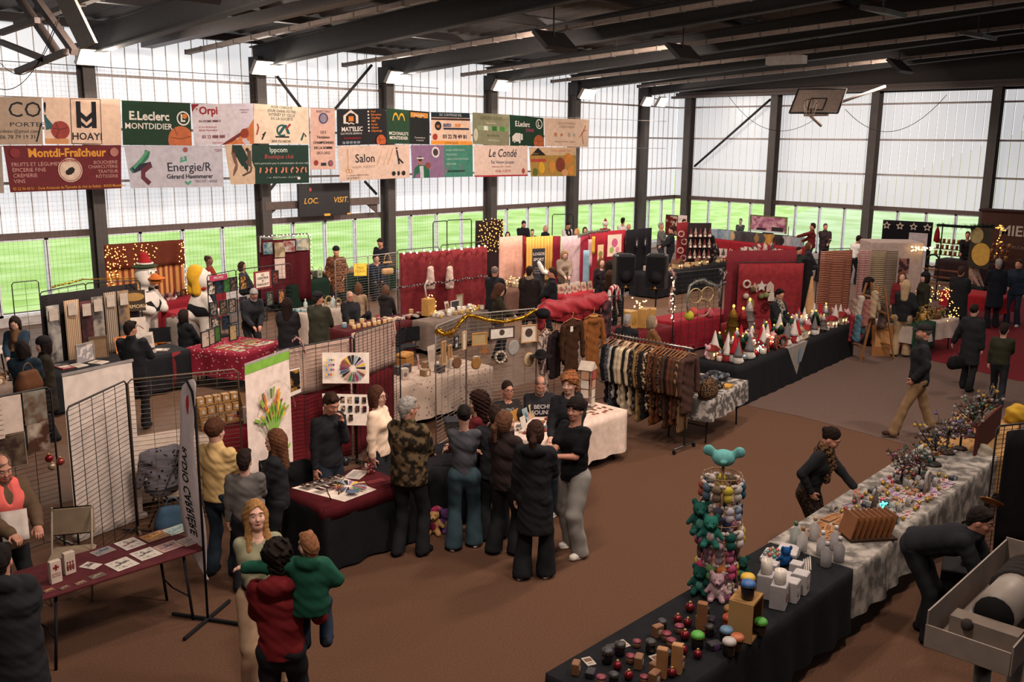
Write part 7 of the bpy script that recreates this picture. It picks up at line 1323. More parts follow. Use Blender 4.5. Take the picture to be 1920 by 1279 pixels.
scatter(Ta,18,DR,'the dried goods table','dried goods',seed=103);scatter(Tb,16,[('db%d' % i,lambda c=c:boxw(c,.2,.16,.1,'#8a6a60'),lab,'packet',1.) for i,(c,lab) in enumerate((('#5a2a34','wine red packet'),('#8a5a34','orange brown packet'),('#3a3a34','dark packet'),('#a89a90','pale packet')))],'the yellow sign table','packets by the yellow sign',seed=104)
sheet(P(663,497,1.32),P(687,496,1.32),1.02,1.36,[('t','PRIX\nDOUX',.5,.5,.28,'#8a6a20')],'#cfae3a','bright yellow price sign on the wire panel','sign','sign')
Tc=bg_table(P(572,590,.75),P(660,572,.75),.7,'low table under a pale cloth behind the cap wearer',mat('#a39488'),'pale cloth behind the man in the black cap',seed=105);scatter(Tc,12,[('bl1',lambda:boxw('#8aa0a4',.14,.1,.05,'#4a6a70'),'light blue flat pack','packet',1.),('bl2',lambda:bottle('#a8b0ae'),'clear pale bottle','bottle',.9),('fw',lambda:wreath('#8a7a5a','#a86a4a',.1),'dried flower ring','wreath',.9)],'the pale cloth table','goods on the pale cloth',seed=106)
# dark curtain with lights, empty frames, pastel screens
fa_,fb_=P(893,408,2.3),P(942,405,2.3);screen(fa_,fb_,.3,2.2,mat('#251a1c'),'dark curtain studded with golden fairy lights before the windows',fold=.05);lights([fa_.lerp(fb_,(k % 12)/11)+V((0,-.1,-.04-.16*(k//12)-.1*abs(sin(k)))) for k in range(84)],'dense golden fairy lights on the dark curtain',96,'#ffb050',.016,4,.05,11)
for x0,y0,x1,y1,lab in ((812,416,838,414,'empty black tubular frame before the windows, scoreboard side'),(838,413,884,411,'empty black tubular frame next to the fairy lit dark curtain'),(1036,402,1075,402,'empty black tubular frame beside the waistcoat man')):
 a,b=P(x0,y0,2.2),P(x1,y1,2.2);t=thing('empty_display_rack',lab,'frame',(a.x,a.y,0),atan2(b.y-a.y,b.x-a.x));L_=(b.xy-a.xy).length;MB().tube([(0,0,0),(0,0,2.15),(.04,0,2.2),(L_-.04,0,2.2),(L_,0,2.15),(L_,0,0)],.016,6).build('tube','#201d1f',t);MB().box((0,0,.01),(.03,.4,.02)).build('foot','#201d1f',t);MB().box((L_,0,.01),(.03,.4,.02)).build('foot','#201d1f',t)
PK='#c39a8c'
for x0,y0,x1,y1,m_,z0,lab in ((937,446,980,443,mat('#c29484'),.1,'salmon pink cloth screen at the start of the pastel row'),(981,444,986,444,mat('#741d28'),.1,'narrow crimson strip between pink and yellow screens'),(986,446,1037,443,pat('#b5853c','#caa052','wave',3),.1,'golden yellow satin screen behind the chalkboard'),(1037,444,1051,444,mat('#6d1a28'),.1,'crimson strip between the yellow and lilac screens'),(1051,445,1089,442,mat('#b3989c'),.1,'lilac white cloth screen behind the long haired woman'),(1089,442,1104,440,mat('#8a2436'),.1,'dark pink drape beside the blue cloth'),(1106,437,1172,432,mat('#86202c'),.1,'bright red drape pinned with flower posters'),(1173,433,1222,428,mat('#171519'),.1,'black cloth screen with white sketched faces')):
 screen(P(x0,y0,2.0),P(x1,y1,2.0),z0,2.02,m_,lab,fold=.03 if x1-x0>20 else .015)
tinsel([P(1085,443,2.06),P(1105,436,2.08),P(1140,432,2.08)],'#6a6460','grey furry trim along the red drape top',.07)
screen(P(1088,462,1.8)+V((0,-.12,0)),P(1099,462,1.8)+V((0,-.12,0)),.7,1.7,mat('#7d9aac'),'light blue cloth hanging beside the red drape','cloth_strip',.03);screen(P(1098,445,1.95)+V((0,-.1,0)),P(1106,445,1.95)+V((0,-.1,0)),1.1,1.9,mat('#b58f94'),'pale pink cloth hanging beside the blue one','cloth_strip',.02);screen(P(1105,443,2)+V((0,-.1,0)),P(1111,443,2)+V((0,-.1,0)),1.5,2,mat('#c09638'),'yellow cloth tip above the red drape','cloth_strip',.02)
sheet(P(990,460,1.9)+V((0,-.15,0)),P(1014,459,1.9)+V((0,-.15,0)),.75,1.82,[('t','LOGOS',.5,.86,.1,'#b5aca6',{'b':.02}),('t','SPORT',.5,.72,.1,'#b5aca6',{'b':.02}),('t','textile\nbroderie\nflocage',.42,.45,.06,'#8a8480')],'#2a2b2e','dark chalkboard lettered in white on the yellow satin','chalkboard','chalkboard');sheet(P(1132,440,1.95)+V((0,-.14,0)),P(1158,438,1.95)+V((0,-.14,0)),1.3,1.95,[('c',.5,.62,.2,'#9a4a6a'),('c',.3,.3,.14,'#7a8a4a'),('c',.7,.3,.12,'#a86a7a')],'#bfa294','poster of a pink flower on the red drape','poster','poster');sheet(P(1113,452,1.85)+V((0,-.14,0)),P(1124,451,1.85)+V((0,-.14,0)),1.2,1.75,[('c',.5,.5,.16,'#6a6a30'),('c',.5,.3,.12,'#8a4a3a')],'#b89c7c','narrow plant poster on the red drape','poster','poster')
for i,u in enumerate((.35,.68)):p=P(1173,433,2.).lerp(P(1222,428,2.),u)+V((0,-.1,0));t=thing('mask_print','white sketched face on the black screen, %s of two' % ('first','second')[i],'print',(p.x,p.y,1.6));MB().ball((0,0,0),(.1,.006,.16),0,10,8).build('face','#2a282c',t);m=MB();m.box((-.03,-.012,.06),(.05,.006,.02));m.box((-.03,-.012,-.02),(.03,.006,.12));m.build('sketch','#b0aaa8',t)
Tg=bg_table(P(945,545,.75),P(1040,530,.75),.8,'table with lights and boxes before the pastel screens',mat('#5a4038'),'brown cloth on the lit table before the pastel screens',seed=111);scatter(Tg,16,DR[:2]+[('ctb',lambda:boxw('#a8947c',.1,.1,.16,'#7a3a2a'),'cream gift carton','box',1.),('wbn',lambda:boxw('#b5a8a0',.1,.08,.14,'#5a4a4a'),'white gift carton','box',1.)],'the lit pastel side table','gifts before the pastel screens',seed=112);lights([Tg.on(.1+.08*k,.3+.2*sin(k*2),.1+.08*(k % 3)) for k in range(11)],'golden string light tangled on the table before the pastel screens',44,'#ffc860',.014,6,.08,12)
Th=bg_table(P(1062,555,.75),P(1122,545,.75),.8,'table under a red cloth stacked with greeting cards',mat('#8a2029'),'red cloth on the greeting card table',seed=113);scatter(Th,16,[('gc%d' % i,lambda c=c:card(c,.16,.22,pat('#7a4a44',c,'noise',20,.45,.6)),lab,'card',1.) for i,(c,lab) in enumerate((('#bcaea2','white greeting card'),('#b59a84','cream greeting card'),('#a8a49a','pale green greeting card')))],'the red greeting card table','greeting cards',seed=114)
# loudspeaker surroundings: kraft bags, lit decorations
Ti=bg_table(P(1195,625,.75),P(1262,612,.75),.8,'table with kraft bags below the loudspeakers',mat('#6a2028'),'dark red cloth below the kraft bags',seed=121)
for i,(u,v,s,lab) in enumerate(((.2,.5,1.5,'big kraft paper bag, nearest the seated old man'),(.5,.4,1.6,'big kraft paper bag under the loudspeaker'),(.8,.5,1.4,'kraft paper bag at the table end'),(.4,.85,1.3,'kraft paper bag at the back'))):put('kft',lambda:boxw('#b58a4a',.2,.12,.26,'#a87c3e'),Ti.on(u,v,.006),.3*i,lab,'bag',None,s)
lights([P(1190,560,1.2),P(1196,575,1.1),P(1205,590,1.0),P(1190,600,.9),P(1208,560,1.1)],'warm string light beside the kraft bags',30,'#ffcf80',.016,6,.1,13)
wa,wb_=PY(1266,512,10.55),PY(1356,512,10.3);grid(wa,wb_,.5,wa.z,'black wire panel with silver hoop garlands',dz=.09)
ST_=mat('#8d8a86',.35,.5);hp_=lambda px,py:PY(px,py,10.35)
tinsel([hp_(1290,590),hp_(1288,560),hp_(1294,535),hp_(1306,528),hp_(1318,525),hp_(1330,532),hp_(1345,538),hp_(1358,530)],ST_,'silver tinsel arch on the black hoop panel',.06);tinsel([hp_(1352,505),hp_(1358,515),hp_(1350,540),hp_(1350,575)],pat('#6a5a60','#a8a4a0','noise',18),'bunch of silver and pink tinsel at the hoop panel end',.09)
for i,(px,py,r,lab) in enumerate(((1304,555,.15,'silver hoop on the black wire panel, upper one by the arch'),(1326,552,.15,'silver hoop on the black wire panel, upper one by the tinsel bunch'),(1318,577,.18,'large gold hoop at the bottom of the wire panel'))):p=hp_(px,py);tag(MB().tube([(r*cos(k*pi/10),0,r*sin(k*pi/10)) for k in range(21)],.015,6).build('hoop',mat('#a8916a',.4,.4),None,p,-.4),lab,'hoop')
for i,(px,py,c,lab) in enumerate(((1300,585,'#b0504a','pink pompom at the foot of the hoop panel'),(1292,592,'#b0a83a','yellow pompom at the foot of the hoop panel'),(1330,588,'#a84a5a','rose pompom at the foot of the hoop panel'))):tag(MB().ball((0,0,0),.1,0,10,8).build('pompom',c,None,hp_(px,py)),lab,'pompom')
Tj=bg_table(P(1262,605,.75),P(1378,585,.75),.7,'table under a red cloth behind the hoop panel',mat('#8a1f2c'),'bright red cloth behind the hoop panel',seed=122)
lights([PY(1262,520+12*k,11.6) for k in range(8)],'vertical warm light strand beside the nearer loudspeaker',26,'#ffd8a8',.016,6,.04,14);tinsel([PY(1258,505,11.9),PY(1266,520,11.9),PY(1256,560,11.9),PY(1254,585,11.9)],TW,'red and white tinsel beside the nearer loudspeaker',.07,6)
# red ornament board
ra,rb=P(1384,492,2.0),P(1505,491,2.0);grid(ra,rb,.1,2.0,'wire panel behind the red ornament cloth',dz=.08);screen(ra+V((-.08,-.08,0)),rb+V((-.08,-.08,0)),.3,1.98,mat('#862c31',.9,var=.18),'bright red cloth hung with felt stars and houses',fold=.02);screen(ra+V((-.1,.25,0)),rb+V((.1,.2,0)),.5,2.25,mat('#742830'),'second red cloth higher behind the ornament cloth',fold=.02)
t=thing('dark_post','dark upholstered post closing the red ornament stall','post',rb+V((.15,-.05,-2.0)));MB().rbox((0,0,1.05),(.2,.2,2.1),.05).build('post','#1d1a1c',t)
for i,(px,py,k,c,lab) in enumerate(((1396,530,'ring','#bdaaa0','white ring ornament on the red cloth'),(1411,537,'star','#b59a8a','beige star on the red cloth, near the white ring'),(1424,534,'star','#c5beb8','white star on the red cloth'),(1440,536,'house','#bba79a','little white house ornament on the red cloth'),(1424,552,'ball','#6a6a4a','green ball ornament on the red cloth'),(1433,550,'ball','#7a7a50','moss ball ornament on the red cloth'),(1444,553,'house','#c0b4aa','white house ornament near the black haired woman'),(1405,565,'house','#8a7a4a','olive house ornament on the red cloth'),(1434,570,'ring','#4a1a1c','dark ring ornament on the red cloth'),(1408,540,'ball','#5a4a34','brown ball under the beige star'),(1396,552,'ball','#b0a094','cream ball near the stall edge'),(1412,585,'ring','#7a2a2a','wine ring ornament low on the red cloth'))):
 p=ra.lerp(rb,(px-1384)/121);p=V((p.x-.12,p.y-.16,PY(px,py,p.y).z));m=MB()
 if k=='ring':m.tube([(.08*cos(j*pi/8),0,.08*sin(j*pi/8)) for j in range(17)],.025,6)
 elif k=='star':m.poly([(.13*(1 if j % 2==0 else .5)*sin(j*pi/5),0,.13*(1 if j % 2==0 else .5)*cos(j*pi/5)) for j in range(10)],(0,.02,0))
 elif k=='house':m.poly([(-.09,0,-.1),(.09,0,-.1),(.09,0,.05),(0,0,.14),(-.09,0,.05)],(0,.02,0));m.box((0,-.005,-.02),(.06,.012,.08))
 else:m.ball((0,0,0),.07,0,10,7)
 tag(m.build('felt_ornament',mat(c),None,p,-.6),lab,'ornament')
# black gnome table
T10=Tab((14.72,8.4),(20.5,8.85),.85,label='very long table under a black cloth crowded with lit christmas decorations',top='#2a2426');T10.cloth(BLKC,'black cloth falling to the carpet from the christmas decoration table',.74,seed=131,amp=.012)
m=MB();p0,p1=T10.on(.36,-.055,.006),T10.on(.53,-.055,.006);pm=T10.on(.45,-.07,-.62);m.add([p0,p1,pm],[(0,2,1)]);m.add([p0,p1,T10.on(.5,.5,.008),T10.on(.4,.5,.008)],[(0,1,2,3)]);pn_=m.build('silver_pennant',mat('#8d8580',.5),None,None,0,.004);tag(pn_,'silvery triangular cloth pennant hanging over the black cloth','cloth');m=MB();m.add([T10.on(.455,-.075,-.1),T10.on(.475,-.075,-.09),T10.on(.465,-.08,-.38),T10.on(.45,-.08,-.36)],[(0,1,2,3)]);m.build('blue_ribbon','#6a83a0',pn_)
XM=[('gnr',lambda:gnome('#a02028','#b5aaa4'),'red hatted gnome','gnome',1.5),('gnw',lambda:gnome('#c5bab4','#8e2a30'),'white hatted gnome','gnome',1.5),('gng',lambda:gnome('#6a6668','#c0b8b2'),'grey hatted gnome','gnome',1.45),('trg',lambda:minitree('#2f4a38','#b03a3c'),'small green christmas tree','tree',1.4),('trw',lambda:minitree('#bab6b4','#6a9aa8'),'small frosted white tree','tree',1.4),('hsr',house,'little lit toy house','toy house',1.6),('hsw',lambda:house('#bfb0a4','#8a2a2c'),'white lit toy house','toy house',1.6),('bbr',lambda:bauble('#a02028'),'red bauble','bauble',1.7),('bbs',lambda:bauble('#93a3ad'),'silver blue bauble','bauble',1.7),('wrr',lambda:wreath('#5a4234','#b02a30',.1),'brown wreath with red berries','wreath',1.3),('sfb',lambda:soft('#a08468','#c5a894'),'brown soft bear','soft toy',1.2),('sfp',lambda:soft('#b58a90','#c9b0b0'),'pink soft bear','soft toy',1.1),('cnd',lambda:pot('#c0ac9e','#a02a2c',.05,.1),'cream pot with red lid','pot',1.2)]
scatter(T10,126,XM,'the black decoration table','christmas decorations on the black table',(.02,.98),(.06,.92),132,6,['near the scarf table end of the black cloth','before the hoop panel on the black cloth','beside the silver pennant on the black cloth','before the black haired woman on the black cloth','by the scarf ladder end of the black cloth'])
for i,(u,v,c,lab) in enumerate(((.2,.2,'#a8dcdc','icy blue string light among the gnomes, near end'),(.33,.3,'#ff9a6a','red and white string light among the gnomes'),(.55,.4,'#b8e0e0','icy blue string light beside the silver pennant'),(.75,.5,'#ffd890','warm string light among the gnomes, toward the ladder'),(.9,.7,'#ffc870','golden string light at the ladder end of the black table'))):lights([T10.on(u+.012*cos(k*1.1)*(1+k*.08),v+.1*sin(k*1.1),.03+.03*k) for k in range(9)],lab,26,c,.012,7,.05,20+i)
for i,(px,py,h,lab) in enumerate(((1372,640,.8,'tall golden cone tree at the hoop panel foot'),(1390,640,.75,'tall red and white cone tree beside the golden one'),(1402,630,.85,'tall white candle spire behind the gnomes'))):put(('ct',i),lambda i=i:minitree(('#8a6a2c','#8a2a30','#b5aaa6')[i],('#c9a040','#c0b8b4','#c0b0a8')[i],.28),P(px,py,.756),0,lab,'tree',None,(2.,2.,h*3.2))
t=thing('beige_cone','tall beige felt cone standing between red and copper screens','decoration',P(1516,605,.7)-V((0,0,.7)));MB().lathe([(.2,0),(.16,.7),(.02,1.75),(.001,1.76)],12).build('cone','#a8815c',t)
# scarf ladder
t=thing('wooden_ladder','wooden trestle ladder draped with colourful scarves at the carpet edge','ladder',(20.55,8.45,0),-.55);WD=mat('#8a5a30',.6)
for y,s_ in ((-.28,1),(.28,1)):
 for x in (-1,1):m=MB();beam(m,(x*.42,y*1.1,0),(x*.06,y*.8,1.65),.045,.03);m.build('leg',WD,t)
for k in range(4):z=.3+.36*k;x=.42-.36*z/1.65;m=MB();m.box((-x,0,z),(.05,.54,.03));m.build('rung',WD,t);m=MB();m.box((x,0,z),(.05,.54,.03));m.build('rung',WD,t)
for i,(x,y,z,c,lab) in enumerate(((-.3,-.2,1.3,'#8a5a54','rose scarf on the wooden ladder'),(-.28,.05,1.35,'#b0a298','whitish scarf on the wooden ladder'),(-.3,.22,1.25,pat('#6a3a30','#b0a090','wavez',12),'rust and cream striped scarf on the wooden ladder'),(-.4,-.1,.95,'#4a6a78','blue scarf on the wooden ladder'),(-.42,.15,.9,'#7a2a30','wine scarf on the wooden ladder'),(.3,.0,1.2,'#5a4a44','brown scarf on the wooden ladder, far side'),(-.2,-.3,1.5,'#a08a70','sand scarf on the wooden ladder top'))):
 q=SDF();q.cone((0,0,0),(-.05,0,-.5),.05,.07,.02,1.9,(0,1,0));q.cone((0,0,0),(.1,0,-.35),.05,.05,.02,1.9,(0,1,0));q.wrinkle(.008,30,i);o=q.mesh(.018,c,'scarf',None);o.location=t.location+Matrix.Rotation(-.55,3,'Z') @ V((x,y,z));o.rotation_euler.z=-.55;tag(o,lab,'scarf','scarves on the wooden ladder')
put('sgb',lambda:card('#8a5a30',.5,.7,'#a8784a',.2),P(1655,668,0),face_rz(P(1655,668,0),180)+.4,'small wooden board leaning beside the ladder foot','board');o=put('sgw',lambda:card('#a8a29c',.4,.5,'#8a9098',.15),P(1648,622,.3),.4,'pale blue card leaning on the ladder','card')
T10b=bg_table((18.2,10.1),(20.2,10.3),.7,'table under red cloth behind the black haired woman',mat('#6d1a22'),'dark red cloth behind the black haired woman',seed=135)
# copper tinsel screens and white booth
CT=pat('#451815','#c48a70','wavez',7,.5,.75,.3)
a,b=P(1541,472,2.0),P(1600,470,2.0);screen(a,b,.1,2.02,CT,'tall copper red tinsel screen',fold=.06,freq=14);grid(a+V((.05,.1,0)),b+V((.05,.1,0)),.1,2.05,'wire panel behind the copper tinsel screen',dz=.15)
a,b=P(1609,470,2.0),P(1632,470,2.0);screen(a,b,.1,2.0,pat('#7a3a38','#c8aca6','wavez',7,.45,.7,.4),'pale pink tinsel screen',fold=.05,freq=14);a,b=P(1634,470,2.0),P(1663,470,2.0);screen(a,b,.1,2.0,pat('#5a4a3a','#b8a488','wavez',6,.45,.7),'beige and green flecked string curtain',fold=.05);a,b=P(1663,470,2.),P(1684,470,2.);screen(a,b,.1,2.,pat('#4a3c34','#988878','wavez',7,.45,.7),'brown grey string curtain',fold=.05)
bx=P(1683,462,2.1);t=thing('white_booth','white box booth with four photo panels and fairy lights','booth',(bx.x,bx.y,0),face_rz(bx,180)+.35);MB().rbox((0,.45,1.1),(1.35,.9,2.2),.02).build('shell',mat('#b09c94',.8),t)
for i,(x,z) in enumerate(((-.22,1.62),(.2,1.6),(-.22,1.1),(.2,1.1))):MB().box((x,-.01,z),(.26,.015,.38)).build('photo_panel',pat('#3a2a2c','#8a5a5a','noise',6+i),t)
lights([bx+V((.1,-.3,-.05)),bx+V((.4,-.75,-.02))],'warm lights across the white booth top',26,'#ffd890',.02,6,.05,30);put('bwr',lambda:wreath('#1d2a20','#5a3a30',.16),V((bx.x+.45,bx.y-.75,1.6)),-.9,'dark green wreath at the booth corner','wreath')
a,b=P(1656,412,2.3),P(1750,417,2.3);screen(a,b,.05,2.3,mat('#19161b'),'tall black screen topped with white cut out stars',fold=.008);nrm=V((b.y-a.y,a.x-b.x,0)).normalized();nrm=nrm if nrm.dot(a)<0 else -nrm
for k in range(4):
 p=a.lerp(b,.09+.27*k)+nrm*.05+V((0,0,-.17));e=(b-a).normalized();m=MB();V_=[p+(e*sin(j*pi/5)+V((0,0,cos(j*pi/5))))*.13*(1 if j % 2==0 else .5) for j in range(10)]+[p+(e*sin(j*pi/5)+V((0,0,cos(j*pi/5))))*.07*(1 if j % 2==0 else .5) for j in range(10)]
 m.add(V_,[(j,(j+1) % 10,10+(j+1) % 10,10+j) for j in range(10)]);tag(m.build('paper_star','#c9bcae',None,None,0,.01),'white cut out star on the black screen, %s from the column' % ('first','second','third','fourth')[k],'star','stars on the black screen')
p,q=a.lerp(b,.56),a.lerp(b,.93);sheet(p+nrm*.06,q+nrm*.06,.5,1.95,[('t','Souvenirs\nde fête',.45,.78,.08,'#7a706c'),('t','ateliers\nphoto\ncadeaux',.45,.5,.06,'#8a807a')],'#a39a9c','tall grey poster on the black star screen','poster','poster')
# honey stall
hx=P(1885,405,2.35);t=thing('wooden_porch','brown wooden porch hut lettered MIEL by the gable windows','hut',(36.3,10.2,0),-pi/2);MB().rbox((0,0,1.2),(2.1,.5,2.4),.02).build('hut_body',mat('#4a302a',.8),t);MB().rbox((0,.05,2.43),(2.3,.7,.08),.02).build('roof_edge','#3a2622',t);m=MB();m.text('MIEL',.5,lambda x,y:V((.1+x,-.262,1.75+y)),0,bold=.02);m.build('lettering',mat('#b9a898',.6),t);m=MB();m.text('DE NOS RUCHERS',.15,lambda x,y:V((.1+x,-.262,1.2+y)),0);m.build('small_lettering','#8a7a70',t)
Tk=bg_table(P(1758,478,.9),P(1865,488,.9),.8,'honey stall counter under a dark cloth',mat('#2a1c1e'),'dark cloth of the honey stall counter',seed=141);
t=thing('stepped_shelf','stepped wooden honey shelf filled with jars','shelf',Tk.on(.45,.75,.0),Tk.rz)
for k in range(3):MB().box((0,.1*k,.1+.2*k),(2.6,.12,.02)).build('shelf','#5a3a24',t)
for k in range(45):j,i=divmod(k,15);put('hny%d' % (k % 2),lambda k=k:jar(('#8a4a1a','#6a2a14')[k % 2],('#a8843a','#5a2a20')[k % 2]),t.location+Matrix.Rotation(Tk.rz,3,'Z') @ V((-1.2+.17*i,.1*j,.112+.2*j)),0,'%s honey jar on the %s step of the honey shelf' % (('amber','dark red')[k % 2],('lower','middle','top')[j]),'jar','honey jars',1.2)
tinsel([P(1757,422,2.3),P(1790,424,2.3),P(1820,426,2.3),P(1862,424,2.3)],pat('#141a14','#2a3a28','noise',20),'dark leafy garland over the honey stall',.12);tag(MB().tube([(0,0,0),(0,0,2.35)],.02,6).build('garland_pole','#2a2420',None,P(1766,440,2.)-V((0,0,2))),'thin pole holding the leafy garland','pole')
sheet(P(1818,421,2.35)+V((-.1,-.1,0)),P(1858,425,2.35)+V((-.1,-.1,0)),1.1,2.3,[('c',.6,.35,.28,'#a8843a'),('c',.3,.8,.2,'#8a7a50')],'#2f261c','dark honey poster with a gold swirl behind the stall keeper','poster','poster')
t=thing('santa_ornament','little red and white hanging santa ornament beside the honey stall','ornament',P(1757,440,1.95));MB().lathe([(.001,-.25),(.09,-.2),(.08,0),(.06,.12),(.001,.3)],10).build('body','#8a1d22',t);MB().ball((0,0,.08),.06).build('face','#b9a89c',t)
t=thing('pallet_steps','slatted brown wooden display steps beside the honey stall','display steps',P(1752,545,.3)-V((0,0,.3)),Tk.rz)
for k in range(4):MB().box((0,.12*k,.3+.2*k),(1.1,.14,.03)).build('slat_step','#6a4028',t)
for x in (-.5,.5):MB().poly([(x,-.1,0),(x,.5,0),(x,.5,.92),(x,-.1,.3)],(.03,0,0)).build('side','#4a2c1e',t)
lights([P(1858,418,2.3)+V((-.3,-.3,0)),P(1864,430,2.)+V((-.3,-.3,0)),P(1858,470,1.4)+V((-.3,-.3,0))],'orange lit lantern string on the honey stall post',20,'#ff9a40',.022,3,.1,31)
Tm=bg_table(P(1768,560,.75),P(1885,575,.75),.9,'long table under a bright red cloth near the honey stall',mat('#9a2228'),'bright red cloth by the honey stall',seed=142,drop=.3) if False else None
Tm=Tab(P(1766,545,.75),P(1880,560,.75),.9,label='long table under a bright red cloth near the honey stall',top='#5a2a2c');Tm.cloth(mat('#9a222a'),'bright red cloth near the honey stall',.4,seed=142)
# wreath and light table
T11=Tab(P(1712,610,.75),P(1795,596,.75),.9,label='table with green and white cloths under lit wreaths',top='#4a3a34');T11.cloth(mat('#b0a096'),'white tasselled cloth on the lit wreath table',.42,seed=151)
m=MB();m.patch(lambda u,v:tuple(T11.on(-.04+.5*u,-.06-.03*sin(u*9)*v,.012-.6*v)),8,4);m.patch(lambda u,v:tuple(T11.on(-.04+.5*u,-.06+.95*v,.012)),4,3);tag(m.build('green_cloth','#1f3a2a',None,None,0,.004),'dark green cloth laid over half the lit wreath table','tablecloth')
scatter(T11,22,[('wg1',lambda:wreath('#5a4a2c','#c09a50',.12),'golden dried wreath','wreath',1.),('wg2',lambda:wreath('#2f3a28','#a05a3a',.11),'green wreath with orange buds','wreath',1.),('bkt',lambda:basket('#7a5a3a'),'brown gift basket','basket',.9),('gpt',lambda:pot('#a8782c','#c9a04a',.05,.12),'gold pot','pot',1.)],'the lit wreath table','goods on the lit wreath table',seed=152,rows=3)
for i,(px,py) in enumerate(((1725,545),(1745,540),(1765,535),(1780,545),(1785,570))):lights([P(px,py,1.1+.1*(i % 2)),P(px+6,py+14,.95),P(px-4,py+26,.85)],'warm string light among the wreaths, %s of five' % ('first','second','third','fourth','fifth')[i],18,'#ffb860',.013,4,.1,40+i)
t=thing('small_easel','small white easel before the lit wreath table','easel',P(1768,605,.35)-V((0,0,.35)),.2)
for x in (-.2,.2):MB().box((x,0,.35),(.025,.025,.7)).build('leg','#b5a99f',t)
for z in (.1,.68):MB().box((0,0,z),(.42,.02,.025)).build('bar','#b5a99f',t)
put('jkr',lambda:framep(.4,.5,'#5a3a24','#7a2a2c'),P(1585,545,1.2),-.5,'small red board on the ladder top','board') if False else None
# gift row against the wall side of the far aisle
T12=Tab(P(1232,512,.8),P(1378,486,.8),.9,label='long table of small gifts under a black cloth beyond the loudspeakers',top='#2a2426');T12.cloth(BLKC,'black cloth on the long gift table beyond the loudspeakers',.7,seed=161);T13=Tab(P(1387,487,.8),P(1478,468,.8),.9,label='long gift table under a red cloth, farther half',top='#5a2a2c');T13.cloth(mat('#861d27'),'red cloth on the farther half of the gift table',.7,seed=162)
GF=[('ga',lambda:boxw('#b59a6a',.16,.14,.06,'#7a3a30'),'honey coloured flat gift','gift',1.3),('gb',lambda:boxw('#b5a69c',.12,.1,.12,'#8a4a40'),'white gift carton','gift',1.3),('gc',lambda:house('#a88a6a','#5a3a2c'),'wooden lit house','toy house',1.6),('gd',lambda:boxw('#8a6a5a',.18,.12,.05,'#c0aea0'),'pink brown flat gift','gift',1.3)]
scatter(T12,26,GF,'the black gift table','gifts on the black table',seed=163);scatter(T13,26,[('df1',lambda:soft('#b5a298','#8a2a30'),'white soft doll','doll',1.2),('df2',lambda:gnome('#7a2a30','#a8989a'),'red capped doll','doll',1.2),('df3',lambda:gnome('#4a4a50','#b0a4a0'),'grey capped doll','doll',1.2),('df4',lambda:boxw('#bfa39a',.16,.12,.05,'#8a3a3a'),'pink flat gift','gift',1.3)],'the red gift table','dolls on the red table',seed=164)
a,b=P(1271,418,2.1),P(1292,413,2.15);screen(a,b,.1,2.1,mat('#7a2228'),'red cloth hung with pale doll rings',fold=.02);a2,b2=P(1290,418,2.1),P(1334,418,2.1);screen(a2,b2,.1,2.1,mat('#221a1c'),'dark board hung with little dolls',fold=.01)
for k in range(15):
 u,z=.1+.2*(k % 5),1.85-.35*(k//5);p=a2.lerp(b2,u);put('hd%d' % (k % 2),lambda k=k:gnome(('#5a2a2c','#8a7a70')[k % 2],('#a08a80','#6a4a44')[k % 2]),(p.x-.12,p.y-.12,z-.2),-.8,'%s little doll hanging on the dark board, %s row' % (('wine capped','grey capped')[k % 2],('top','middle','bottom')[k//5]),'doll','dolls on the dark board',1.05)
for k in range(5):p=a.lerp(b,.3+.3*(k % 2));put('hr',lambda:wreath('#a8948a','#8a3a3a',.09),(p.x-.15,p.y-.12,1.65-.3*(k//1)*.9),-.8,'pale doll ring on the red cloth beside the doll board','ornament','pale rings on the red cloth')
T14=Tab(P(1332,445,.8),P(1498,462,.8),.8,label='far long table under red cloth lined with craft boxes',top='#5a2a2c');T14.cloth(mat('#8a1f28'),'red cloth on the far craft box table',.7,seed=171)
for k in range(14):
 c,lab=(('#8a9aa8','light blue'),('#7a8a9a','grey blue'),('#93a0aa','pale blue'),('#b59a78','cream'),('#4a4448','dark grey'),('#3a3438','black'),('#453c3e','charcoal'),('#8a6a44','brown'),('#4a4246','dark'),('#b5843c','orange'),('#33282a','deep brown'),('#2a2224','black brown'),('#a8a0a4','lilac grey'),('#8a949e','steel blue'))[k];put(('cb',k),lambda c=c:boxw(c,.5,.3,.38,c),T14.on(.04+.069*k,.3,.006),T14.rz,'%s craft box in the line on the far red cloth' % lab,'box','craft boxes on the far red cloth')
p,q=P(1333,462,1.0),P(1364,464,1.0);sheet(p,q,.1,.95,[('l',[(.1,.5),(.9,.52)],.01,'#9a8a84')],'#a8988e','big blank white board leaning on the far red cloth','board','board');p,q=P(1396,462,1.05),P(1409,464,1.05);sheet(p,q,.55,1.05,[('t','CADEAUX\nDE NOËL',.5,.6,.2,'#a03038')],'#b5a39b','white sign with red lettering on the far red cloth','sign','sign')
fr0,fr1=P(1407,402,2.35),P(1478,403,2.35);fr0,fr1=PX(1407,402,35.8),PX(1478,403,35.6);zb=PX(1440,436,35.7).z;o=sheet(fr0,fr1,zb,fr0.z,[('r',.05,.08,.95,.92,pat('#8a4a6a','#c59aa0','noise',4,.4,.6)),('r',.6,.1,.9,.35,'#2a1c20'),('r',.2,.1,.45,.25,'#2a1c24'),('r',.05,.0,.95,.1,'#a8b0b4')],pat('#4a5a34','#8a7a4a','noise',20),'wide pink framed picture edged with greenery before the gable windows','picture','picture')
for x in (fr0,fr1):tag(MB().tube([(0,0,0),(0,0,zb+.3)],.02,5).build('picture_post','#6a6460',None,(x.x+.1,x.y,0)),'thin post under the pink framed picture, %s' % ('corner side' if x is fr0 else 'column side'),'post')
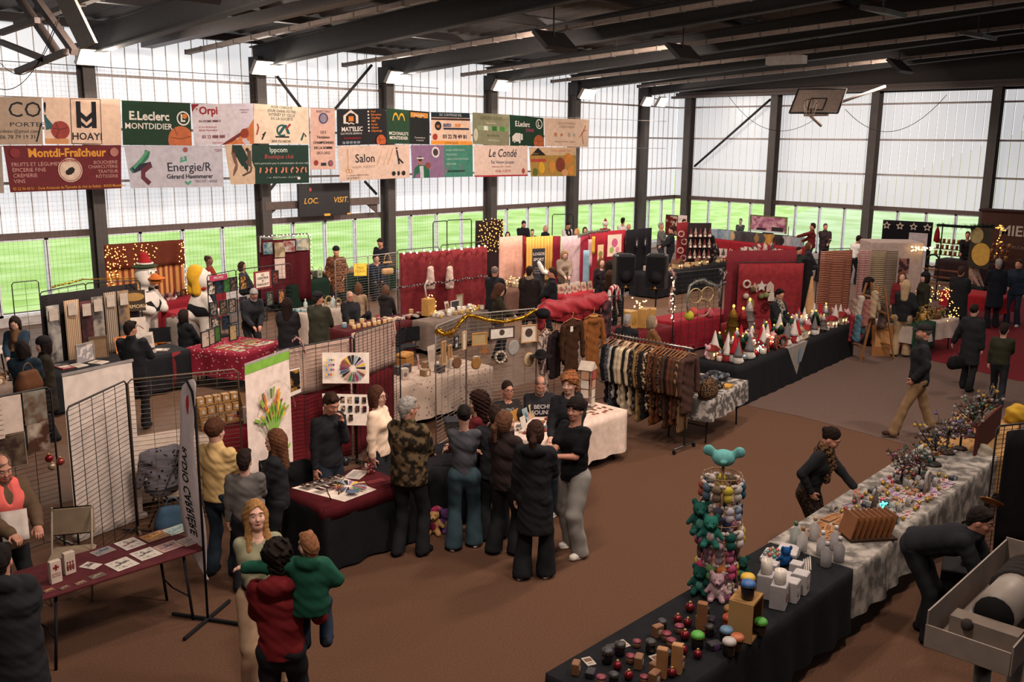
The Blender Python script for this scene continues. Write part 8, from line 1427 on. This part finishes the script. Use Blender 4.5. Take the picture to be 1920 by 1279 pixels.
a,b=PX(1249,402,33.),PX(1272,404,33.);sheet(a,b,a.z-.85,a.z,[('r',.05,.05,.95,.95,pat('#5a1a1c','#b09a8a','noise',4,.5,.56))],'#3a1a1c','dark red photo poster by the corner windows','poster','poster');a,b=PX(1271,403,33.),PX(1289,401,33.);sheet(a,b,a.z-.85,a.z,[('t','PHOTOS',.5,.8,.15,'#a86a6a')],'#b9adaa','white text poster by the corner windows','poster','poster')

put('hbg',lambda:bag('#131215',.34,.26,.14),P(1792,690,.62),-.4,'black leather handbag held by the long coated woman','handbag')
# ================= goods tables below the gallery =================
TA=Tab((4.9,3.4),(8.2,3.38),.8,label='long near table under a black cloth with mugs, jars and toys',top='#2a2426');TA.cloth(BLKC,'black cloth of the near mug and toy table',.6,seed=201)
TB=Tab((8.28,3.36),(12.7,3.48),.84,label='long near table under a white patterned cloth with jewellery',top='#5a4c44');TB.cloth(pat('#5f5a56','#a39a92','noise',7,.4,.62),'white and grey patterned cloth of the jewellery table',.5,seed=202)
# rotating toy stand
c0=V((6.98,4.06,.752));zt=PX(1358,872,7.0).z-.752;t=thing('toy_stand','tall rotating stand crowded with hanging soft charms and purses','display stand',c0)
MB().lathe([(.16,0),(.16,.012),(.02,.03)],16).build('base','#1d1b1d',t);MB().tube([(0,0,0),(0,0,zt)],.014,7).build('pole','#8a6a4a',t)
TIER=((.93,.17,11),(.76,.16,10),(.57,.19,11),(.43,.16,10),(.3,.17,11),(.1,.2,9));TC=(('#6a5a4a','#b5a040','#a8a09a','#1f4a5c','#8a4a3a','#4a5a6a'),('#4a4a5a','#b5aab0','#7d8aa0','#2a2a34','#b09a90'),('#1f4f48','#c2b8b4','#b59a3c','#a86a80','#5a6aa0','#c0a0a8'),('#b5a0a8','#a85a78','#5a4a44','#b5909a'),('#b04a6a','#c0a03c','#a83a5a','#6a8a5a','#b5703c'),('#b08a90','#1f4f48','#c09aa4','#a85a80'))
CN={'#6a5a4a':'brown','#b5a040':'yellow green','#a8a09a':'white','#1f4a5c':'teal blue','#8a4a3a':'rust','#4a5a6a':'slate','#4a4a5a':'dark grey','#b5aab0':'pale lilac','#7d8aa0':'grey blue','#2a2a34':'black','#b09a90':'cream','#1f4f48':'dark teal','#c2b8b4':'fluffy white','#b59a3c':'yellow','#a86a80':'rose','#5a6aa0':'blue','#c0a0a8':'pastel pink','#b5a0a8':'pale pink','#a85a78':'raspberry','#5a4a44':'dark brown','#b5909a':'blush','#b04a6a':'hot pink','#c0a03c':'yellow','#a83a5a':'crimson pink','#6a8a5a':'green','#b5703c':'orange','#b08a90':'round pink','#c09aa4':'round pale pink','#a85a80':'round magenta'}
for k,(f,r,n) in enumerate(TIER):
 z=zt*f;MB().tube([(r*cos(j*pi/8),r*sin(j*pi/8),z) for j in range(17)],.005,4).build('hook_ring','#8a6a4a',t)
 for i in range(n):
  q=2*pi*i/n+k*.4;c=TC[k][i % len(TC[k])];put(('chm',c),lambda c=c:charm(c,'#b5a8a0'),c0+V((r*cos(q),r*sin(q),z-.01)),q+pi/2,'%s soft charm on the %s tier of the toy stand' % (CN[c],('top','second','third','fourth','fifth','lowest')[k]),'charm','charms on the toy stand',(1.5,1.4,1.6,1.4,1.45,1.6)[k])
for i,(q,z,c,s,lab) in enumerate(((2.75,.5,'#1c4a42',1.15,'dark teal green plush hanging on the toy stand, hall side'),(3.3,.43,'#256055',1.1,'brighter teal plush hanging on the toy stand, gallery side'),(2.9,.02,'#1c4a42',1.,'dark teal plush at the foot of the toy stand'),(5.2,.1,'#1a4038',.9,'deep green plush at the foot of the toy stand'),(3.7,.0,'#b08f96',1.,'round pale pink plush purse at the stand foot'))):put(('pls',i),lambda c=c:soft(c,'#5a9488' if '4' in c[1:4] else '#b5a0a0'),c0+V((.21*cos(q),.21*sin(q),max(.004,zt*z))),face_rz(c0,180),lab,'soft toy',None,s)
for k in range(10):q=2.4+k*.33;tag(MB().tube([(0,0,0),(.03*cos(q),.03*sin(q),-.2),(.05*cos(q),.05*sin(q),-.33)],.005,4).build('pink_strap','#a84a68',None,c0+V((.17*cos(q),.17*sin(q),zt*.32))),'thin pink strap hanging on the toy stand','strap','pink straps')
o=t;q=SDF();q.ell((0,0,0),(.1,.085,.075),0)
for k in (-1,1):q.cone((k*.07,0,.03),(k*.13,.0,.06),.03,.05,.02,.6,(0,1,0))
q.ell((0,-.085,-.015),(.03,.02,.02),.01);b=q.mesh(.011,mat('#5f9a98',.95,var=.15,scale=60),'plush_head',None);b.location=c0+V((0,0,zt+.07));b.rotation_euler.z=face_rz(c0,180);tag(b,'pale turquoise plush head with wide ears topping the toy stand','soft toy')
# mugs, jars, boxes
def pp(key,fn,px,py,lab,cat,s=1.,r=0.,z=.756):return put(key,fn,P(px,py,z),r,lab,cat,None,s)
for i,(px,py,c,l_,lab) in enumerate(((1404,1100,'#7a4a20','#c9a02c','honey jar with a yellow cloth lid on the striped crate'),(1398,1132,'#201d22','#2f5a94','dark jar with a blue lid on the striped crate'),(1368,1165,'#7a3a22','#8a6238','brown jar with a brown cloth lid'),(1366,1182,'#8a2a1c','#b0452a','red jar with an orange lid below the brown one'),(1425,1190,'#1f1d1c','#4a9a34','dark jar with a green lid beside the striped wooden crate'),(1307,1216,'#1f1d1c','#4a9a34','dark jar with a green lid, near corner'),(1361,1206,'#1f1d22','#5a7a94','dark jar with a pale blue lid'),(1381,1220,'#201d1c','#b0603a','dark jar with a copper lid'),(1366,1228,'#1d1c1e','#b0a8a4','dark jar with a flowered lid'))):pp(('jar',i),lambda c=c,l_=l_:jar(c,l_),px,py,lab,'jar',1.15,0) if i>1 else put(('jar',i),lambda c=c,l_=l_:jar(c,l_),P(1395,1190,.756)+V((-.04+.1*(i==0),-.03+.06*(i==0),.345)),0,lab,'jar',None,1.25)
for i,(px,py,lab) in enumerate(((1386,1090,'white mug beside the yellow lidded jar'),(1366,1112,'cream mug below the toy stand'),(1350,1122,'white mug with a dark badge lying below the toy stand'))):pp('mug',mug,px,py,lab,'mug',1.25,i)
for i,(px,py,lab) in enumerate(((1434,1118,'white mug set on a clear wrapped parcel, hall side'),(1459,1138,'white mug set on a clear wrapped parcel, gallery side'))):pp('wpc',lambda:boxw('#a8a2a4',.13,.12,.2,'#8a4a3a'),px,py,'clear wrapped parcel under the %s white mug' % ('hall side','gallery side')[i],'parcel',1.1,.3);put('mug',mug,P(px,py,.756)+V((0,0,.222)),0,lab,'mug',None,1.25)
for i,(px,py,s,lab) in enumerate(((1446,1085,1.,'white mug carton, first by the trays'),(1470,1105,1.,'white mug carton, second by the trays'),(1492,1085,1.,'white mug carton before the white sticks'),(1482,1125,1.2,'tall white carton at the table\'s gallery edge'),(1500,1110,1.2,'tall white carton beside the white sticks'))):pp('wcart',lambda:boxw('#b0a8a8',.11,.11,.16,'#9a9292'),px,py,lab,'carton',s,.2)
for i,(px,py,c,lab) in enumerate(((1450,1048,'#8f9a94','open white tray of green and coral soaps'),(1478,1038,'#a8a4a8','white patterned tray behind the soap tray'))):
 o=pp(('tray',i),lambda c=c:boxw('#b0a8a8',.26,.2,.05,c),px,py,lab,'tray',1,.25)
 if not i:
  for k in range(12):put(('sp%d' % (k % 3)),lambda k=k:bauble(('#5a9a8a','#b0605a','#a8a4a0')[k % 3]),o.location+V((-.08+.05*(k % 4),-.05+.05*(k//4),.045)),0,'%s soap ball in the white tray' % ('green','coral','white')[k % 3],'soap','soap balls in the white tray',.6)
pp('blue',lambda:soft('#1f4a80','#3a6aa0'),1472,1062,'bright blue soft toy between the trays and the bottles','soft toy',.8,2.5)
for i,(px,py,c,cp_,lab) in enumerate(((1503,1032,'#b0aaa6','#8a6a4a','white bottle with a wooden ring top'),(1526,1012,'#a8a2a0','#b08a6a','white bottle with copper ring, hall edge'),(1490,1022,'#9aa09a','#3a5a3a','white bottle with a green print'),(1540,1040,'#a39e9e','#c0b8b2','white bottle before the trays'),(1565,1030,'#a09a9c','#bab2ac','white bottle at the black cloth end'),(1548,1062,'#8f8a8a','#a8a0a0','clear wrapped white bottle at the gallery edge'),(1572,1052,'#8f8a8a','#b0a8a4','white bottle with star print'))):pp(('btl',i),lambda c=c,cp_=cp_:bottle(c,cp_),px,py,lab,'bottle',.95,0)
for k in range(4):tag(MB().tube([(0,0,0),(.3,.04,.0)],.008,6).build('white_stick','#b5aca6',None,P(1508+4*k,1075-2*k,.77),.35),'slim white stick lying before the bottles','stick','white sticks')
t=thing('striped_crate','upright crate of striped light and dark wood among the jars','crate',P(1395,1190,.756),.2)
for x in (-.12,.12):MB().rbox((x,0,.17),(.02,.2,.34),.004).build('side',pat('#b08a5a','#6a4426','wave',7,.4,.6),t)
for z in (.01,.33):MB().box((0,0,z),(.24,.2,.02)).build('board','#9a7448',t)
for i,(px,py,c,lab) in enumerate(((1315,1180,'#8a5a3a','small wooden easel block near the red baubles'),(1268,1262,'#a8774a','tall wooden stand with purple cards, near corner'),(1240,1270,'#9a6a42','second wooden stand at the near corner'))):pp(('wst',i),lambda c=c:boxw(c,.06,.08,.24,'#7a5a80'),px,py,lab,'stand',1.,.4)
NS=[('n%d' % i,f,lab,c_,s) for i,(f,lab,c_,s) in enumerate(((lambda:bauble('#7a1f28'),'dark red bauble','bauble',1.1),(lambda:boxw('#1d1b20',.1,.07,.05,'#5a3a6a'),'black trinket case','case',1.),(lambda:boxw('#7a5236',.09,.06,.1,'#a89a8a'),'small wooden block','block',1.),(lambda:jar('#1f1b1c','#2a2628'),'black jar','jar',.9),(lambda:book('#b0a498',.08,.12,.01,'#6a4a3a'),'small white card','card',1.),(lambda:pot('#5a3a28','#7a2a3a',.035,.05),'brown lidded tub','tub',1.)))]
scatter(TA,44,NS,'the near black cloth','trinkets on the near black cloth',(.02,.5),(.1,.92),203,5)
# jewellery table
t=thing('slatted_rack','rack of eight leaning dark wooden slats on the jewellery table','rack',P(1625,1005,.756),CAMR+.15);MB().box((0,0,.012),(.5,.3,.024)).build('base','#3a2a20',t)
for k in range(8):MB().box((-.21+.06*k,0,.14),(.014,.26,.24),0,R=Matrix.Rotation(.3,3,'Y')).build('slat',mat('#7a4a28',.6),t)
scatter(TB,16,[('wpl',lambda:book('#9a6a3c',.14,.1,.02,'#7a4c28'),'flat engraved wooden plaque','plaque',1.1)],'the patterned cloth','wooden plaques',(.06,.26),(.45,.98),204,3,['by the white bottles','before the slatted rack'])
JW=[('j%d' % i,f,lab,c_,s) for i,(f,lab,c_,s) in enumerate(((lambda:book('#b5aaa4',.1,.08,.012,'#8a3a44'),'white jewellery card','jewellery card',1.),(lambda:wreath('#8a8684','#a89a94',.035),'silver bangle','bangle',1.),(lambda:book('#a8949a',.09,.12,.012,'#7a5a80'),'pale lilac jewellery card','jewellery card',1.),(lambda:boxw('#8a5a3c',.08,.06,.03,'#b59a80'),'little wooden ring box','ring box',1.),(lambda:bauble('#b0485a'),'pink ornament','ornament',.7),(lambda:bauble('#b08a3a'),'gold ornament','ornament',.7),(lambda:boxw('#2a2a30',.1,.06,.04,'#8a9aa0'),'black ring box','ring box',1.)))]
scatter(TB,120,JW,'the patterned cloth','jewellery on the patterned cloth',(.26,.72),(.06,.95),205,7,['beside the slatted rack','before the leopard scarfed woman','near the wire trees'])
for i,(px,py,s,c,lab) in enumerate(((1690,905,1.,'#2a2220','first dark jewellery tree, nearest the glowing tree'),(1722,900,1.1,'#33251f','second dark jewellery tree'),(1750,872,1.3,'#2a2624','third jewellery tree with pink stones'),(1775,850,1.3,'#2f241e','fourth jewellery tree with green stones'),(1800,842,1.2,'#33261f','fifth jewellery tree with gold stones'),(1822,818,1.3,'#2a221f','sixth jewellery tree near the maroon board'),(1838,800,1.4,'#2b2420','tallest jewellery tree at the far table end'))):
 def jt(c=c,i=i):
  t=E('jewellery_tree');R=random.Random(i);m=MB();m.lathe([(.06,0),(.05,.015),(.012,.03)],10);m.tube([(0,0,0),(0,0,.2)],.01,5);b=MB()
  for k in range(26):
   q=k*2.4;r_=R.uniform(.05,.15);z=R.uniform(.14,.32);p=V((r_*cos(q),r_*sin(q),z));m.tube([(0,0,.1+.006*k),tuple(p*.6+V((0,0,.03))),tuple(p)],.004,4);b.ball(p-V((0,0,.03)),.014,k % 3,6,4);b.ball(p*.7-V((0,0,.0)),.011,(k+1) % 3,6,4)
  m.build('branches',mat(c,.5,.4),t);s_=b.build('stone_beads',[('#8a4a64','#3f6a58','#a8843c','#6a5a80')[i % 4],'#8f8886','#5a3a30'],t);s_['kind']='stuff';return t
 put(('jt',i),jt,P(px,py,.756),i,lab,'jewellery tree',None,s*1.35)
lights([P(1657,948,.78+.03*k)+V((.03*cos(k*2),.03*sin(k*2),0)) for k in range(8)],'small turquoise glowing tree light on the jewellery table',22,'#40e0d0',.009,6,.03,50);t=thing('cone_trees','dusky brown twig cone beside the turquoise light','ornament',P(1640,955,.756));MB().lathe([(.05,0),(.03,.12),(.001,.26)],10).build('cone',mat('#5a4a44',.9,var=.4,scale=50),t)
t=thing('white_tower','white curved candle arch on the jewellery table','ornament',P(1737,925,.756));MB().tube([(-.06,0,0),(-.06,0,.2)]+[(-.06*cos(k*pi/6),0,.2+.06*sin(k*pi/6)) for k in range(7)]+[(.06,0,.0)],.018,6).build('arch','#a39a94',t)
for i,(px,py,c,lab) in enumerate(((1733,862,'#6a9aa0','turquoise felt ball among the jewellery trees'),(1752,858,'#c0703c','orange felt ball among the jewellery trees'))):pp(('fb',i),lambda c=c:bauble(c),px,py,lab,'ball',1.6,0,.8)
TK_=Tab((12.85,3.45),(14.6,3.75),.8,label='end table covered in brown kraft paper beyond the jewellery',top='#a07a4c');TK_.cloth(mat('#a37c50',.8),'brown kraft paper spread over the end table',.5,seed=206)
m=MB();m.box((0,0,.2),(1.3,.03,.4));tag(m.build('maroon_board','#4a2420',None,P(1850,832,.76),.08),'dark maroon board leaning at the jewellery table end','board')
q=SDF();q.ell((0,0,0),(.16,.14,.26),0);q.wrinkle(.012,25);o=q.mesh(.02,'#9a9080','cloth_sack',None);o.location=P(1842,868,.62);tag(o,'pale stuffed cloth sack hanging at the table end','sack')
q=SDF();q.ell((0,0,.1),(.2,.16,.16),0);q.wrinkle(.015,22);o=q.mesh(.02,'#b08a2c','plastic_bag',None);o.location=P(1905,790,.76);tag(o,'yellow plastic bag on the kraft paper end table','bag')
grid((10.55,2.9),(11.6,2.35),.1,1.75,'black wire panel behind the bending man at the photo edge','#17161a',.05,.1);screen((10.6,2.82),(11.6,2.28),.3,1.7,mat('#1a181b'),'black cloth hung on the wire panel at the photo edge',fold=.03)
t=thing('copper_tray','oval copper tray held by the bending man','tray',P(1858,945,.95));MB().lathe([(.001,0),(.16,.01),(.2,.03),(.17,.014),(.001,.006)],18,0,(0,0,0),True,Matrix.Rotation(.5,3,'Y'),1,.6).build('dish',mat('#8a5a30',.35,.6),t)
pp('spool',lambda:bottle('#2a3a30','#a8a29c'),1788,905,'dark green bottle with a pale cap below the bending man','bottle',1.4,0,.3) if False else None
t=thing('spray_can','pale labelled spray can standing on a dark crate below the bending man','can',P(1808,1060,.62));MB().lathe([(.035,0),(.035,.2),(.025,.22),(.025,.25),(.001,.252)],12).build('can','#9a948e',t);MB().lathe([(.0355,.06),(.0355,.14)],12).build('label_band','#8a4a34',t);cr=P(1808,1060,.62);tag(MB().rbox((0,0,.31),(.4,.4,.616),.01).build('dark_crate','#1f1d1f',None,(cr.x,cr.y,0),.3),'dark crate under the spray can','crate')
for i,(u,lab) in enumerate(((.35,'brown carton under the near black clothed table'),(.62,'brown carton under the mug table, deeper in'))):p=TA.on(u,.25);put('ctn',lambda:boxw('#2e2420',.5,.35,.35,'#3a3028'),(p.x,p.y+.15,0),.1*i,lab,'carton')
# curtain hoist below the gallery rail
t=thing('curtain_hoist','beige open metal box with a drum winch fixed below the gallery','winch',(4.3,1.2,0));BE=mat('#8a7a70',.6);x1,y0,y1,z0,z1=1.15,-.19,.18,2.35,2.46
for a,d in (((x1/2,y1,2.44),(x1,.008,.18)),((x1/2,y0,2.42),(x1,.008,.14)),((0,0,2.405),(.008,.37,.11)),((x1,0,2.44),(.008,.37,.2)),((x1/2,0,z0),(x1,.37,.008))):MB().box(a,d).build('metal_side',BE,t)
RY=Matrix.Rotation(pi/2,3,'Y');MB().lathe([(.001,0),(.1,.0),(.1,.5),(.001,.5)],20,0,(.3,-.02,2.47),True,RY).build('drum',mat('#8f8278',.5),t)
for k in range(5):MB().lathe([(.1,0),(.125,.012),(.1,.03)],20,0,(.62+.055*k,-.02,2.47),True,RY).build('cable_groove','#2f2a28',t)
MB().lathe([(.001,0),(.09,0),(.09,.02),(.001,.02)],16,0,(.29,-.02,2.47),True,RY).build('drum_face','#1d1b1b',t);MB().box((.2,-.02,2.42),(.1,.3,.1)).build('bearing_block','#7a6c62',t);MB().ball((.15,.05,2.45),.03).build('bolt','#3a3432',t)
MB().tube([(.3,0,0),(.3,0,2.35)],.04,8).build('post','#6a605a',t);MB().tube([(.9,0,0),(.9,0,2.35)],.04,8).build('post','#6a605a',t);MB().tube([(.8,-.1,2.5),(.82,-.1,3.6)],.008,5).build('cable','#1d1b1c',t)
